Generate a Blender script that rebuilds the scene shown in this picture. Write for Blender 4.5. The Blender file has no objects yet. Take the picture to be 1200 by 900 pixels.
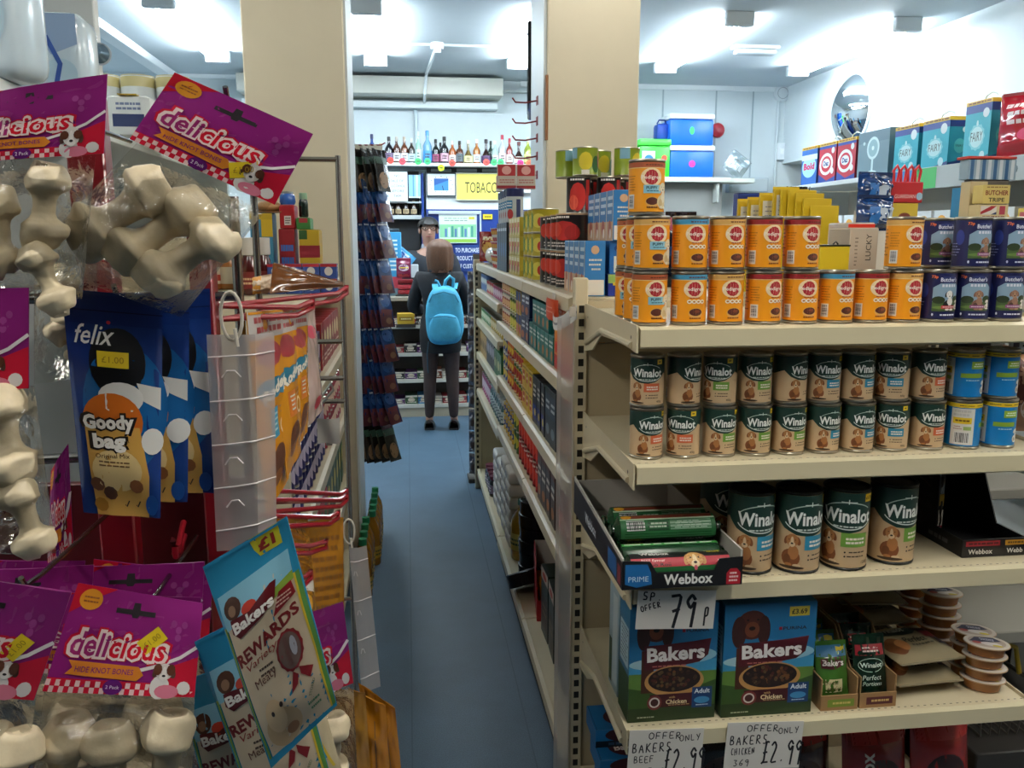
import bpy, bmesh, math, random
from mathutils import Vector, Matrix, noise
scene = bpy.context.scene
COL = scene.collection
PI = math.pi
rad = math.radians
RND = random.Random(11)

# ---------------------------------------------------------------- camera
FPX, YAW, PITCH = 985.0, rad(7.0), rad(9.85)
CAM = Vector((0, 0, 1.6))
cam = bpy.data.cameras.new('camera'); cam_o = bpy.data.objects.new('camera', cam); COL.objects.link(cam_o)
cam.sensor_width = 36; cam.lens = FPX * 36 / 1200; cam.clip_start = 0.05
cam_o.location = CAM; cam_o.rotation_euler = (PI / 2 - PITCH, 0, -YAW)
scene.camera = cam_o

# ---------------------------------------------------------------- world, lights, exposure
scene.view_settings.view_transform = 'Standard'; scene.view_settings.look = 'None'
scene.view_settings.gamma = 1.0; scene.view_settings.use_curve_mapping = False
scene.view_settings.exposure = 0.0
W = bpy.data.worlds.new('world'); scene.world = W; W.use_nodes = True
W.node_tree.nodes['Background'].inputs[0].default_value = (1.0, 0.95, 0.86, 1)
W.node_tree.nodes['Background'].inputs[1].default_value = 0.03
TUBE_COOL = ((0.80, 0.92, 1.0), 105.0)        # the lit row over the counter end of the shop
TUBE_WARM = ((1.0, 0.94, 0.84), 34.0)         # the row in the middle of the shop
TUBE_FRONT = ((1.0, 0.94, 0.84), 78.0)       # unseen row added over the camera to light the near shelf fronts
def area(name, loc, rot, sx, sy, power, color):
    l = bpy.data.lights.new(name, 'AREA'); l.shape = 'RECTANGLE'; l.size = sx; l.size_y = sy
    l.energy = power; l.color = color
    o = bpy.data.objects.new(name, l); COL.objects.link(o); o.location = loc; o.rotation_euler = rot
    return o
area('added_fill_light', (0.4, -1.9, 1.9), (rad(-90), 0, 0), 4.5, 2.2, 8, (1.0, 0.96, 0.9))  # added fill lamp behind the camera; no window is built there
try:
    scene.cycles.max_bounces = 8; scene.cycles.transparent_max_bounces = 24
    scene.cycles.diffuse_bounces = 4; scene.cycles.glossy_bounces = 3
    scene.cycles.caustics_reflective = False; scene.cycles.caustics_refractive = False
    scene.cycles.sample_clamp_indirect = 6
except Exception:
    pass

# ---------------------------------------------------------------- pixel -> place
_cy, _sy, _cp, _sp = math.cos(YAW), math.sin(YAW), math.cos(PITCH), math.sin(PITCH)
_f = Vector((_sy * _cp, _cy * _cp, -_sp)); _r = Vector((_cy, -_sy, 0)); _u = _r.cross(_f)
def at(x, y, X=None, Y=None, Z=None):
    d = _r * ((x - 600) / FPX) - _u * ((y - 450) / FPX) + _f
    t = Y / d.y if Y is not None else X / d.x if X is not None else (Z - CAM.z) / d.z
    return CAM + d * t

# ---------------------------------------------------------------- materials
_mats = {}
def lin(h):
    h = h.lstrip('#'); o = []
    for i in (0, 2, 4):
        c = int(h[i:i + 2], 16) / 255
        o.append(c / 12.92 if c <= .04045 else ((c + .055) / 1.055) ** 2.4)
    return (*o, 1)
def bsdf(m): return m.node_tree.nodes['Principled BSDF']
def C(h, r=.45, m=0.0, coat=0.0, tr=0.0, emit=0.0, var=0.0):
    k = (h, r, m, coat, tr, emit, var)
    if k in _mats: return _mats[k]
    mt = bpy.data.materials.new('mat_' + h.lstrip('#')); mt.use_nodes = True
    b = bsdf(mt); b.inputs['Base Color'].default_value = lin(h); b.inputs['Roughness'].default_value = r
    b.inputs['Metallic'].default_value = m; b.inputs['Coat Weight'].default_value = coat
    b.inputs['Coat Roughness'].default_value = .12
    b.inputs['Transmission Weight'].default_value = tr
    if emit:
        b.inputs['Emission Color'].default_value = lin(h); b.inputs['Emission Strength'].default_value = emit
    if var:
        nt = mt.node_tree; n = nt.nodes.new('ShaderNodeTexNoise'); n.inputs['Scale'].default_value = 9
        n.inputs['Detail'].default_value = 6; tc = nt.nodes.new('ShaderNodeTexCoord')
        nt.links.new(tc.outputs['Object'], n.inputs['Vector'])
        rp = nt.nodes.new('ShaderNodeMapRange'); rp.inputs[3].default_value = 1 - var; rp.inputs[4].default_value = 1 + var
        nt.links.new(n.outputs[0], rp.inputs[0])
        mx = nt.nodes.new('ShaderNodeMix'); mx.data_type = 'RGBA'; mx.blend_type = 'MULTIPLY'; mx.inputs[0].default_value = 1
        mx.inputs[6].default_value = lin(h); nt.links.new(rp.outputs[0], mx.inputs[7]); nt.links.new(mx.outputs[2], b.inputs['Base Color'])
    _mats[k] = mt
    return mt
def film(name, tint, gloss=.35, rough=.08, scale=26, bump=.5, cloud=0.0):
    """thin clear plastic: see-through with wrinkled glossy reflections, optionally milky"""
    if name in _mats: return _mats[name]
    mt = bpy.data.materials.new(name); mt.use_nodes = True; nt = mt.node_tree; nt.nodes.clear()
    N, L = nt.nodes.new, nt.links.new
    out = N('ShaderNodeOutputMaterial'); t = N('ShaderNodeBsdfTransparent'); t.inputs[0].default_value = lin(tint)
    g = N('ShaderNodeBsdfGlossy'); g.inputs[1].default_value = rough
    mix = N('ShaderNodeMixShader'); fr = N('ShaderNodeLayerWeight'); fr.inputs[0].default_value = gloss
    ns = N('ShaderNodeTexNoise'); ns.inputs['Scale'].default_value = scale; ns.inputs['Detail'].default_value = 4
    tc = N('ShaderNodeTexCoord'); L(tc.outputs['Object'], ns.inputs['Vector'])
    bp = N('ShaderNodeBump'); bp.inputs[0].default_value = bump; bp.inputs[1].default_value = .01
    L(ns.outputs[0], bp.inputs['Height']); L(bp.outputs[0], g.inputs['Normal']); L(bp.outputs[0], fr.inputs['Normal'])
    base = t
    if cloud:
        d = N('ShaderNodeBsdfDiffuse'); d.inputs[0].default_value = lin('#d8d4d2'); tl = N('ShaderNodeBsdfTranslucent'); tl.inputs[0].default_value = lin('#d8d4d2')
        a = N('ShaderNodeMixShader'); a.inputs[0].default_value = .4; L(d.outputs[0], a.inputs[1]); L(tl.outputs[0], a.inputs[2])
        m2 = N('ShaderNodeMixShader'); m2.inputs[0].default_value = cloud; L(t.outputs[0], m2.inputs[1]); L(a.outputs[0], m2.inputs[2]); base = m2
    mr = N('ShaderNodeMath'); mr.operation = 'MULTIPLY'; mr.inputs[1].default_value = .55; L(fr.outputs['Fresnel'], mr.inputs[0])
    L(mr.outputs[0], mix.inputs[0]); L(base.outputs[0], mix.inputs[1]); L(g.outputs[0], mix.inputs[2]); L(mix.outputs[0], out.inputs[0])
    _mats[name] = mt
    return mt
def surface(name, h, r=.5, scale=8, var=.06, bump=0.0, bscale=120, m=0.0, stretch=(1, 1, 1), spots=None):
    """procedural wall / floor / paint material with soft tone variation and fine bump"""
    if name in _mats: return _mats[name]
    mt = bpy.data.materials.new(name); mt.use_nodes = True; nt = mt.node_tree; N, L = nt.nodes.new, nt.links.new
    b = bsdf(mt); b.inputs['Roughness'].default_value = r; b.inputs['Metallic'].default_value = m
    tc = N('ShaderNodeTexCoord'); mp = N('ShaderNodeMapping'); mp.inputs['Scale'].default_value = stretch
    L(tc.outputs['Object'], mp.inputs[0])
    n = N('ShaderNodeTexNoise'); n.inputs['Scale'].default_value = scale; n.inputs['Detail'].default_value = 8; n.inputs['Roughness'].default_value = .62
    L(mp.outputs[0], n.inputs['Vector'])
    rp = N('ShaderNodeValToRGB'); c = lin(h)
    rp.color_ramp.elements[0].position = .25; rp.color_ramp.elements[1].position = .75
    rp.color_ramp.elements[0].color = (*[x * (1 - var * 2) for x in c[:3]], 1); rp.color_ramp.elements[1].color = (*[min(1, x * (1 + var * 2)) for x in c[:3]], 1)
    L(n.outputs[0], rp.inputs[0]); L(rp.outputs[0], b.inputs['Base Color'])
    if bump:
        n2 = N('ShaderNodeTexNoise'); n2.inputs['Scale'].default_value = bscale; n2.inputs['Detail'].default_value = 3; L(mp.outputs[0], n2.inputs['Vector'])
        bp = N('ShaderNodeBump'); bp.inputs[0].default_value = bump; bp.inputs[1].default_value = .004; L(n2.outputs[0], bp.inputs['Height']); L(bp.outputs[0], b.inputs['Normal'])
    _mats[name] = mt
    return mt
STEEL = C('#b9b9b4', .28, .9); CHROME = C('#8f8d8a', .22, 1.0); CREAM = surface('cream_paint', '#cfc3a4', .38, 6, .025)
RED_METAL = C('#6e0d16', .3, 0, .4); WHITE = C('#e9e9e4', .6); BLACK = C('#0c0c0d', .4)
TINEND = C('#a9a394', .3, .9)

# ---------------------------------------------------------------- mesh builder
class B:
    def __init__(s): s.v = []; s.f = []; s.fm = []; s.mats = []; s.X = None
    def mi(s, m):
        if m not in s.mats: s.mats.append(m)
        return s.mats.index(m)
    def add(s, vs, fs, m):
        o = len(s.v); X = s.X
        s.v.extend([tuple(X @ Vector(v)) for v in vs] if X is not None else [tuple(v) for v in vs])
        k = s.mi(m)
        for f in fs: s.f.append([i + o for i in f]); s.fm.append(k)
        return s
    def box(s, a, b, m, bev=0.0, seg=1):
        x0, y0, z0 = [min(p, q) for p, q in zip(a, b)]; x1, y1, z1 = [max(p, q) for p, q in zip(a, b)]
        if bev:
            bm = bmesh.new(); bmesh.ops.create_cube(bm, size=1)
            for v in bm.verts: v.co = Vector(((x0 + x1) / 2 + v.co.x * (x1 - x0), (y0 + y1) / 2 + v.co.y * (y1 - y0), (z0 + z1) / 2 + v.co.z * (z1 - z0)))
            bmesh.ops.bevel(bm, geom=bm.edges[:], offset=min(bev, .45 * min(x1 - x0, y1 - y0, z1 - z0)), segments=seg, affect='EDGES', profile=.5)
            bm.verts.index_update(); s.add([v.co.copy() for v in bm.verts], [[v.index for v in f.verts] for f in bm.faces], m); bm.free(); return s
        return s.add([(x0, y0, z0), (x1, y0, z0), (x1, y1, z0), (x0, y1, z0), (x0, y0, z1), (x1, y0, z1), (x1, y1, z1), (x0, y1, z1)],
                     [(0, 3, 2, 1), (4, 5, 6, 7), (0, 1, 5, 4), (1, 2, 6, 5), (2, 3, 7, 6), (3, 0, 4, 7)], m)
    def lathe(s, prof, m, n=24, c=(0, 0, 0)):
        """prof: (r, z) or (r, z, material) upwards"""
        ms = [p[2] if len(p) > 2 else m for p in prof]
        rings = []
        vs = []
        for p in prof:
            if p[0] < 1e-5: rings.append([len(vs)]); vs.append((c[0], c[1], c[2] + p[1]))
            else:
                rings.append(list(range(len(vs), len(vs) + n)))
                vs += [(c[0] + p[0] * math.sin(2 * PI * i / n), c[1] - p[0] * math.cos(2 * PI * i / n), c[2] + p[1]) for i in range(n)]
        groups = {}
        for j in range(len(prof) - 1):
            A, D = rings[j], rings[j + 1]; fs = groups.setdefault(id(ms[j]), (ms[j], []))[1]
            for i in range(n):
                k = (i + 1) % n
                if len(A) == 1 and len(D) == 1: break
                if len(A) == 1: fs.append((A[0], D[k], D[i]))
                elif len(D) == 1: fs.append((A[i], A[k], D[0]))
                else: fs.append((A[i], A[k], D[k], D[i]))
        o = len(s.v); first = True
        for mt, fs in groups.values():
            if first: s.add(vs, fs, mt); first = False
            else:
                k = s.mi(mt)
                for f in fs: s.f.append([i + o for i in f]); s.fm.append(k)
        return s
    def tube(s, pts, r, m, n=8, closed=False, caps=True):
        P = [Vector(p) for p in pts]; N = len(P); rs = r if isinstance(r, (list, tuple)) else [r] * N
        vs = []; up = None
        for i in range(N):
            a = P[(i - 1) % N] if closed or i else P[0]; b = P[(i + 1) % N] if closed or i < N - 1 else P[-1]
            t = (b - a).normalized()
            if up is None:
                up = Vector((0, 0, 1)) if abs(t.z) < .9 else Vector((1, 0, 0))
            x = t.cross(up).normalized() if t.cross(up).length > 1e-6 else Vector((1, 0, 0)); up = x.cross(t).normalized()
            for k in range(n):
                q = 2 * PI * k / n; vs.append(P[i] + x * (rs[i] * math.cos(q)) + up * (rs[i] * math.sin(q)))
        fs = []
        for i in range(N if closed else N - 1):
            j = (i + 1) % N
            for k in range(n): fs.append((i * n + k, i * n + (k + 1) % n, j * n + (k + 1) % n, j * n + k))
        if caps and not closed: fs += [tuple(range(n))[::-1], tuple(range((N - 1) * n, N * n))]
        return s.add(vs, fs, m)
    def grid(s, nu, nv, fn, m, cu=False, flip=False):
        vs = [fn(i / (nu if cu else nu), j / nv) for j in range(nv + 1) for i in range(nu if cu else nu + 1)]
        w = nu if cu else nu + 1; fs = []
        for j in range(nv):
            for i in range(nu):
                a, b = j * w + i, j * w + (i + 1) % w if cu else j * w + i + 1
                q = (a, b, b + w, a + w); fs.append(q[::-1] if flip else q)
        return s.add(vs, fs, m)
    def sph(s, c, r, m, n=16, k=10, rot=None, wob=0.0, seed=0):
        r = (r, r, r) if not isinstance(r, (tuple, list)) else r
        vs = []
        for j in range(k + 1):
            for i in range(n):
                th = PI * j / k; ph = 2 * PI * i / n
                v = Vector((math.sin(th) * math.cos(ph), math.sin(th) * math.sin(ph), -math.cos(th)))
                if wob: v *= 1 + wob * noise.noise(v * 2.2 + Vector((seed, seed * 1.7, 0)))
                v = Vector((v.x * r[0], v.y * r[1], v.z * r[2]))
                if rot is not None: v = rot @ v
                vs.append(v + Vector(c))
        fs = [(j * n + i, j * n + (i + 1) % n, (j + 1) * n + (i + 1) % n, (j + 1) * n + i) for j in range(k) for i in range(n)]
        return s.add(vs, fs, m)
    def prism(s, poly, axis, a, b, m):
        """poly of 2D points extruded along axis 'x','y','z' between a and b"""
        def P(p, t): return (t, p[0], p[1]) if axis == 'x' else (p[0], t, p[1]) if axis == 'y' else (p[0], p[1], t)
        n = len(poly); vs = [P(p, a) for p in poly] + [P(p, b) for p in poly]
        return s.add(vs, [tuple(range(n))[::-1], tuple(range(n, 2 * n))] + [(i, (i + 1) % n, n + (i + 1) % n, n + i) for i in range(n)], m)
    def art(s, A, fmap, eps=.00009, sub=.012):
        A.bake(s, fmap, eps, sub); return s
    def mesh(s, name, smooth=40):
        me = bpy.data.meshes.new(name); me.from_pydata(s.v, [], s.f)
        for m in s.mats: me.materials.append(m)
        me.polygons.foreach_set('material_index', s.fm); me.update()
        if smooth:
            me.shade_smooth()
            me.set_sharp_from_angle(angle=rad(smooth))
        return me
    def obj(s, name, parent=None, loc=None, rot=None, smooth=40):
        o = bpy.data.objects.new(name, s.mesh(name, smooth)); COL.objects.link(o)
        if parent: o.parent = parent
        if loc is not None: o.location = loc
        if rot is not None: o.rotation_euler = rot
        return o

def tag(o, label, cat, group=None, kind=None):
    o['label'] = label; o['category'] = cat
    if group: o['group'] = group
    if kind: o['kind'] = kind
    return o
def thing(name, label, cat, loc=(0, 0, 0), rot=(0, 0, 0), group=None):
    o = bpy.data.objects.new(name, None); COL.objects.link(o); o.empty_display_size = .05
    o.location = loc; o.rotation_euler = rot if isinstance(rot, (tuple, list)) else (0, 0, rot)
    return tag(o, label, cat, group)
def struct(b, name, **k):
    o = b.obj(name, **k); o['kind'] = 'structure'; return o
def dup(root, label, loc=None, rot=None, group=None, scale=None):
    r = root.copy(); COL.objects.link(r); r['label'] = label
    if group: r['group'] = group
    if loc is not None: r.location = loc
    if rot is not None: r.rotation_euler = rot if isinstance(rot, (tuple, list)) else (0, 0, rot)
    if scale is not None: r.scale = scale
    for ch in list(root.children):
        c = ch.copy(); COL.objects.link(c); c.parent = r
        for g in list(ch.children):
            d = g.copy(); COL.objects.link(d); d.parent = c
    return r
class Stock:
    """first use returns the prototype itself, later uses return copies"""
    def __init__(s, make): s.make = make; s.p = None
    def put(s, label, loc, rot=0, group=None, scale=None):
        rot = rot if isinstance(rot, (tuple, list)) else (0, 0, rot)
        if s.p is None:
            s.p = s.make(); s.p['label'] = label; s.p.location = loc; s.p.rotation_euler = rot
            if scale is not None: s.p.scale = scale
            if group: s.p['group'] = group
            return s.p
        return dup(s.p, label, loc, rot, group, scale)
ORD = 'first second third fourth fifth sixth seventh eighth ninth tenth eleventh twelfth thirteenth fourteenth fifteenth sixteenth seventeenth eighteenth nineteenth twentieth'.split()
def nth(i):
    if i < 20: return ORD[i]
    n = i + 1
    return '%d%s' % (n, 'th' if n % 100 in (11, 12, 13) else {1: 'st', 2: 'nd', 3: 'rd'}.get(n % 10, 'th'))

# ---------------------------------------------------------------- printed artwork: flat shapes laid on a surface
_txt = {}
def text_mesh(t, bold, shear):
    k = (t, bold, shear)
    if k in _txt: return _txt[k]
    cu = bpy.data.curves.new('t', 'FONT'); cu.body = t; cu.size = 1; cu.offset = bold; cu.shear = shear; cu.resolution_u = 2; cu.space_character = 1 + bold * .6; cu.fill_mode = 'FRONT'
    ob = bpy.data.objects.new('t', cu); COL.objects.link(ob)
    dg = bpy.context.evaluated_depsgraph_get(); me = ob.evaluated_get(dg).to_mesh()
    vs = [(v.co.x, v.co.y) for v in me.vertices]; fs = [list(p.vertices) for p in me.polygons]
    bpy.data.objects.remove(ob); bpy.data.curves.remove(cu)
    xs = [v[0] for v in vs]; ys = [v[1] for v in vs]
    _txt[k] = (vs, fs, (min(xs), min(ys), max(xs), max(ys)))
    return _txt[k]
# pen strokes of hand-lettered signs, unit box 0..1
PEN = {'O': [[(.5, 1), (.1, .8), (.05, .3), (.4, 0), (.9, .2), (.95, .75), (.5, 1)]], 'F': [[(.1, 0), (.15, 1), (.9, .95)], [(.1, .55), (.75, .5)]],
 'E': [[(.9, .95), (.15, 1), (.1, 0), (.9, .05)], [(.1, .5), (.7, .5)]], 'R': [[(.1, 0), (.15, 1), (.7, .95), (.75, .6), (.15, .5), (.95, 0)]],
 'N': [[(.1, 0), (.12, 1), (.85, 0), (.9, 1)]], 'L': [[(.15, 1), (.1, 0), (.8, .05)]], 'Y': [[(.1, 1), (.45, .5)], [(.9, 1), (.3, -.1)]],
 'B': [[(.1, 0), (.15, 1), (.7, .9), (.6, .55), (.15, .5), (.8, .4), (.75, .05), (.1, 0)]], 'A': [[(.05, 0), (.45, 1), (.9, 0)], [(.2, .35), (.75, .35)]],
 'K': [[(.15, 1), (.1, 0)], [(.9, 1), (.15, .45), (.95, 0)]], 'S': [[(.85, .95), (.3, 1), (.2, .6), (.8, .4), (.7, .02), (.1, .05)]],
 'C': [[(.9, .9), (.4, 1), (.1, .5), (.35, 0), (.9, .1)]], 'H': [[(.1, 1), (.1, 0)], [(.85, 1), (.85, 0)], [(.1, .5), (.85, .55)]], 'I': [[(.5, 1), (.5, 0)]],
 'P': [[(.15, -.1), (.2, 1), (.8, .9), (.75, .5), (.2, .45)]], 'p': [[(.2, -.4), (.3, .8), (.9, .8), (.85, .3), (.25, .2)]],
 '£': [[(.95, .95), (.55, 1), (.4, .6), (.35, .1), (.0, -.05)], [(.1, .45), (.75, .5)], [(.1, 0), (.95, .02)]],
 '2': [[(.1, .8), (.5, 1), (.85, .75), (.1, 0), (.95, .05)]], '9': [[(.85, .8), (.5, 1), (.1, .75), (.45, .5), (.85, .8), (.6, -.15)]],
 '3': [[(.1, .95), (.8, .95), (.4, .55), (.85, .3), (.5, 0), (.1, .05)]], '6': [[(.8, 1), (.2, .5), (.15, .1), (.6, 0), (.85, .3), (.2, .4)]],
 '7': [[(.05, .95), (.9, 1), (.35, -.15)], [(.2, .4), (.8, .5)]], '.': [[(.4, .1), (.55, .08)]], 'g': [[(.8, .8), (.2, .7), (.3, .2), (.8, .7), (.7, -.3), (.2, -.2)]],
 'D': [[(.15, 0), (.15, 1), (.8, .8), (.8, .2), (.15, 0)]], 'T': [[(.05, 1), (.95, 1)], [(.5, 1), (.45, 0)]], 'U': [[(.1, 1), (.15, .1), (.7, 0), (.9, 1)]], 'M': [[(.05, 0), (.15, 1), (.5, .4), (.85, 1), (.95, 0)]]}
class Art:
    def __init__(s): s.it = []
    def _add(s, vs, fs, c, r=.45, **k):
        xs = [v[0] for v in vs]; ys = [v[1] for v in vs]; bb = (min(xs), min(ys), max(xs), max(ys))
        L = 1 + max([i[3] for i in s.it if not (i[4][0] >= bb[2] or i[4][2] <= bb[0] or i[4][1] >= bb[3] or i[4][3] <= bb[1])], default=0)
        s.it.append((vs, fs, C(c, r, **k) if isinstance(c, str) else c, L, bb)); return s
    def poly(s, p, c, **k): return s._add(p, [list(range(len(p)))], c, **k)
    def rect(s, x0, y0, x1, y1, c, **k): return s.poly([(x0, y0), (x1, y0), (x1, y1), (x0, y1)], c, **k)
    def ell(s, cx, cy, rx, ry, c, n=20, rot=0, wob=0, **k):
        P = []
        for i in range(n):
            q = 2 * PI * i / n; f = 1 + (wob if i % 2 else 0); x, y = rx * f * math.cos(q), ry * f * math.sin(q)
            P.append((cx + x * math.cos(rot) - y * math.sin(rot), cy + x * math.sin(rot) + y * math.cos(rot)))
        return s.poly(P, c, **k)
    def ring(s, cx, cy, rx, ry, w, c, n=24, a0=0, a1=2 * PI, **k):
        vs = []; fs = []
        for i in range(n + 1):
            q = a0 + (a1 - a0) * i / n
            vs += [(cx + rx * math.cos(q), cy + ry * math.sin(q)), (cx + (rx - w) * math.cos(q), cy + (ry - w) * math.sin(q))]
        for i in range(n): fs.append([2 * i, 2 * i + 2, 2 * i + 3, 2 * i + 1])
        return s._add(vs, fs, c, **k)
    def line(s, pts, w, c, **k):
        vs = []; fs = []
        P = [Vector(p) for p in pts]
        for i, p in enumerate(P):
            t = (P[min(i + 1, len(P) - 1)] - P[max(i - 1, 0)]); t = t.normalized() if t.length else Vector((1, 0)); nrm = Vector((-t.y, t.x)) * w / 2
            vs += [tuple(p + nrm), tuple(p - nrm)]
            if i: fs.append([2 * i - 2, 2 * i - 1, 2 * i + 1, 2 * i])
        return s._add(vs, fs, c, **k)
    def text(s, t, cx, cy, c, w=None, h=None, bold=.0, shear=0, rot=0, bend=0, split=None, **k):
        vs, fs, bb = text_mesh(t, bold, shear); W, H = bb[2] - bb[0], bb[3] - bb[1]
        sx = w / W if w else h / H; sy = h / H if h else sx
        if not w: sx = sy
        o = []
        for x, y in vs:
            x, y = (x - (bb[0] + bb[2]) / 2) * sx, (y - (bb[1] + bb[3]) / 2) * sy
            y += bend * (x / (W * sx)) ** 2 * 4
            o.append((cx + x * math.cos(rot) - y * math.sin(rot), cy + x * math.sin(rot) + y * math.cos(rot)))
        if split:
            x0, c2 = split; lim = cx - W * sx / 2 + W * sx * x0; P, Q = [], []
            for f in fs: (P if sum(o[i][0] for i in f) / len(f) < lim else Q).append(f)
            for F_, cc in ((P, c), (Q, c2)):
                ids = sorted({i for f in F_ for i in f}); mp = {j: n for n, j in enumerate(ids)}
                s._add([o[i] for i in ids], [[mp[i] for i in f] for f in F_], cc, **k)
            return s
        return s._add(o, fs, c, **k)
    def pen(s, t, x, y, h, c='#15151c', w=None, wid=.55, gap=.2, rot=0, jig=.06):
        w = w or h * .09; cx = 0; g = random.Random(t)
        for ch in t:
            for st in PEN.get(ch, []):
                # smooth the stroke
                P = []
                for i in range(len(st) - 1):
                    for q in range(4):
                        P.append(Vector(st[i]).lerp(Vector(st[i + 1]), q / 4))
                P.append(Vector(st[-1])); Q = [P[0]] + [(P[i - 1] + P[i] * 2 + P[i + 1]) / 4 for i in range(1, len(P) - 1)] + [P[-1]]
                dy = g.uniform(-jig, jig) * h
                pts = []
                for p in Q:
                    X, Y = cx + p.x * h * wid, p.y * h + dy
                    pts.append((x + X * math.cos(rot) - Y * math.sin(rot), y + X * math.sin(rot) + Y * math.cos(rot)))
                s.line(pts, w, c)
            cx += h * (wid + gap) if ch != ' ' else h * .4
        return s
    def bars(s, x0, y0, x1, y1, n, c, seed=0, thick=.5, **k):
        """lines of print too small to read"""
        g = random.Random(seed); vs = []; fs = []; hh = (y1 - y0) / n
        for i in range(n):
            y = y1 - hh * (i + .5); x = x0 + g.random() * .15 * (x1 - x0); xe = x1 - g.random() * .3 * (x1 - x0)
            while x < xe:
                l = (x1 - x0) * g.uniform(.08, .22); a = len(vs); e = min(x + l, x1)
                vs += [(x, y - hh * thick / 2), (e, y - hh * thick / 2), (e, y + hh * thick / 2), (x, y + hh * thick / 2)]; fs.append([a, a + 1, a + 2, a + 3]); x += l + (x1 - x0) * .03
        return s._add(vs, fs, c, **k)
    def barcode(s, x0, y0, x1, y1, horiz=False):
        s.rect(x0, y0, x1, y1, '#dedede'); vs = []; fs = []; g = random.Random(3); p = .06; m = (y1 - y0) * .08
        while p < .92:
            w = g.choice((.02, .035, .05)); a = len(vs)
            if horiz: Y0, Y1 = y0 + (y1 - y0) * p, y0 + (y1 - y0) * (p + w); vs += [(x0 + m, Y0), (x1 - m, Y0), (x1 - m, Y1), (x0 + m, Y1)]
            else: X0, X1 = x0 + (x1 - x0) * p, x0 + (x1 - x0) * (p + w); vs += [(X0, y0 + m), (X1, y0 + m), (X1, y1 - m), (X0, y1 - m)]
            fs.append([a, a + 1, a + 2, a + 3]); p += w + g.choice((.02, .03, .05))
        return s._add(vs, fs, '#2a2a2e')
    def pup(s, cx, cy, h, c='#7d4825', c2='#a8703f', muzzle='#d6bd98', ears='#6b3c1c', tong=False):
        """a sitting puppy, h tall, feet at cy"""
        s.ell(cx - .03 * h, cy + .24 * h, .25 * h, .25 * h, c, n=16); s.ell(cx + .04 * h, cy + .4 * h, .14 * h, .2 * h, c2, n=14); s.ell(cx - .12 * h, cy + .2 * h, .1 * h, .14 * h, ears, n=12)
        s.ell(cx - .08 * h, cy + .05 * h, .1 * h, .05 * h, c2, n=12); s.ell(cx + .14 * h, cy + .04 * h, .11 * h, .045 * h, muzzle, n=12)
        return s.face(cx, cy + .72 * h, .42 * h, c2, muzzle, c, tong, .8)
    def face(s, cx, cy, w, c, muzzle, ears, tong=False, small=1):
        for q in (-1, 1): s.ell(cx + q * .36 * w, cy + .02 * w, .15 * w, .3 * w, ears, rot=q * .3, n=14)
        s.ell(cx, cy + .04 * w, .38 * w, .42 * w, c, n=18); s.ell(cx, cy - .06 * w, .1 * w, .36 * w, muzzle, n=14); s.ell(cx, cy - .22 * w, .2 * w, .17 * w, muzzle, n=14)
        if tong: s.ell(cx, cy - .4 * w, .08 * w, .12 * w, '#c0566a', n=12)
        s.ell(cx, cy - .16 * w, .085 * w, .06 * w, '#161012', n=10)
        for q in (-1, 1): s.ell(cx + q * .19 * w, cy + .08 * w, .045 * w * small, .045 * w * small, '#1a120c', n=8)
        return s
    def bake(s, b, fmap, eps, sub):
        for vs, fs, m, L, bb in s.it:
            W, H = bb[2] - bb[0], bb[3] - bb[1]
            if sub and max(W, H) > sub * 1.3:
                bm = bmesh.new(); V = [bm.verts.new((x, y, 0)) for x, y in vs]
                for f in fs:
                    try: bm.faces.new([V[i] for i in f])
                    except ValueError: pass
                for ax, lo, ext in ((0, bb[0], W), (1, bb[1], H)):
                    n = int(ext / sub)
                    for i in range(1, n + 1):
                        co = Vector((0, 0, 0)); co[ax] = lo + ext * i / (n + 1); no = Vector((0, 0, 0)); no[ax] = 1
                        bmesh.ops.bisect_plane(bm, geom=bm.verts[:] + bm.edges[:] + bm.faces[:], plane_co=co, plane_no=no, dist=1e-7)
                bm.verts.index_update()
                vs = [(v.co.x, v.co.y) for v in bm.verts]; fs = [[v.index for v in f.verts] for f in bm.faces]; bm.free()
            b.add([fmap(x, y, eps * L) for x, y in vs], fs, m)
def on_can(R, z0=0):      # u along the arc from the middle of the front (-Y), v up
    return lambda u, v, e: ((R + e + .0001) * math.sin(u / R), -(R + e + .0001) * math.cos(u / R), z0 + v)
def on_front(y=0):        # flat front facing -Y
    return lambda u, v, e: (u, y - e - .0001, v)
def on_left(x):           # face looking along -X ; u runs towards -Y
    return lambda u, v, e: (x - e - .0001, -u, v)
def on_top(z):
    return lambda u, v, e: (u, v, z + e + .0001)
# ================================================================ the room
CEIL = 3.2; BACK = 9.05
floor_m = surface('blue_vinyl', '#445b6e', .42, 3.0, .10, .25, 300)
def floor_seams():
    nt = floor_m.node_tree; b = bsdf(floor_m); N, L = nt.nodes.new, nt.links.new
    n = N('ShaderNodeTexNoise'); n.inputs['Scale'].default_value = 260; n.inputs['Detail'].default_value = 2
    tc = N('ShaderNodeTexCoord'); L(tc.outputs['Object'], n.inputs['Vector'])
    rp = N('ShaderNodeMapRange'); rp.inputs[1].default_value = .3; rp.inputs[2].default_value = .7; rp.inputs[3].default_value = .72; rp.inputs[4].default_value = 1.25
    L(n.outputs[0], rp.inputs[0]); mx = N('ShaderNodeMix'); mx.data_type = 'RGBA'; mx.blend_type = 'MULTIPLY'; mx.inputs[0].default_value = 1
    src = b.inputs['Base Color'].links[0].from_socket; L(src, mx.inputs[6]); L(rp.outputs[0], mx.inputs[7]); L(mx.outputs[2], b.inputs['Base Color'])
floor_seams()
struct(B().box((-3.6, -2.2, -.1), (4.7, BACK + .2, 0), floor_m), 'floor')
seam = B()
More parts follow.
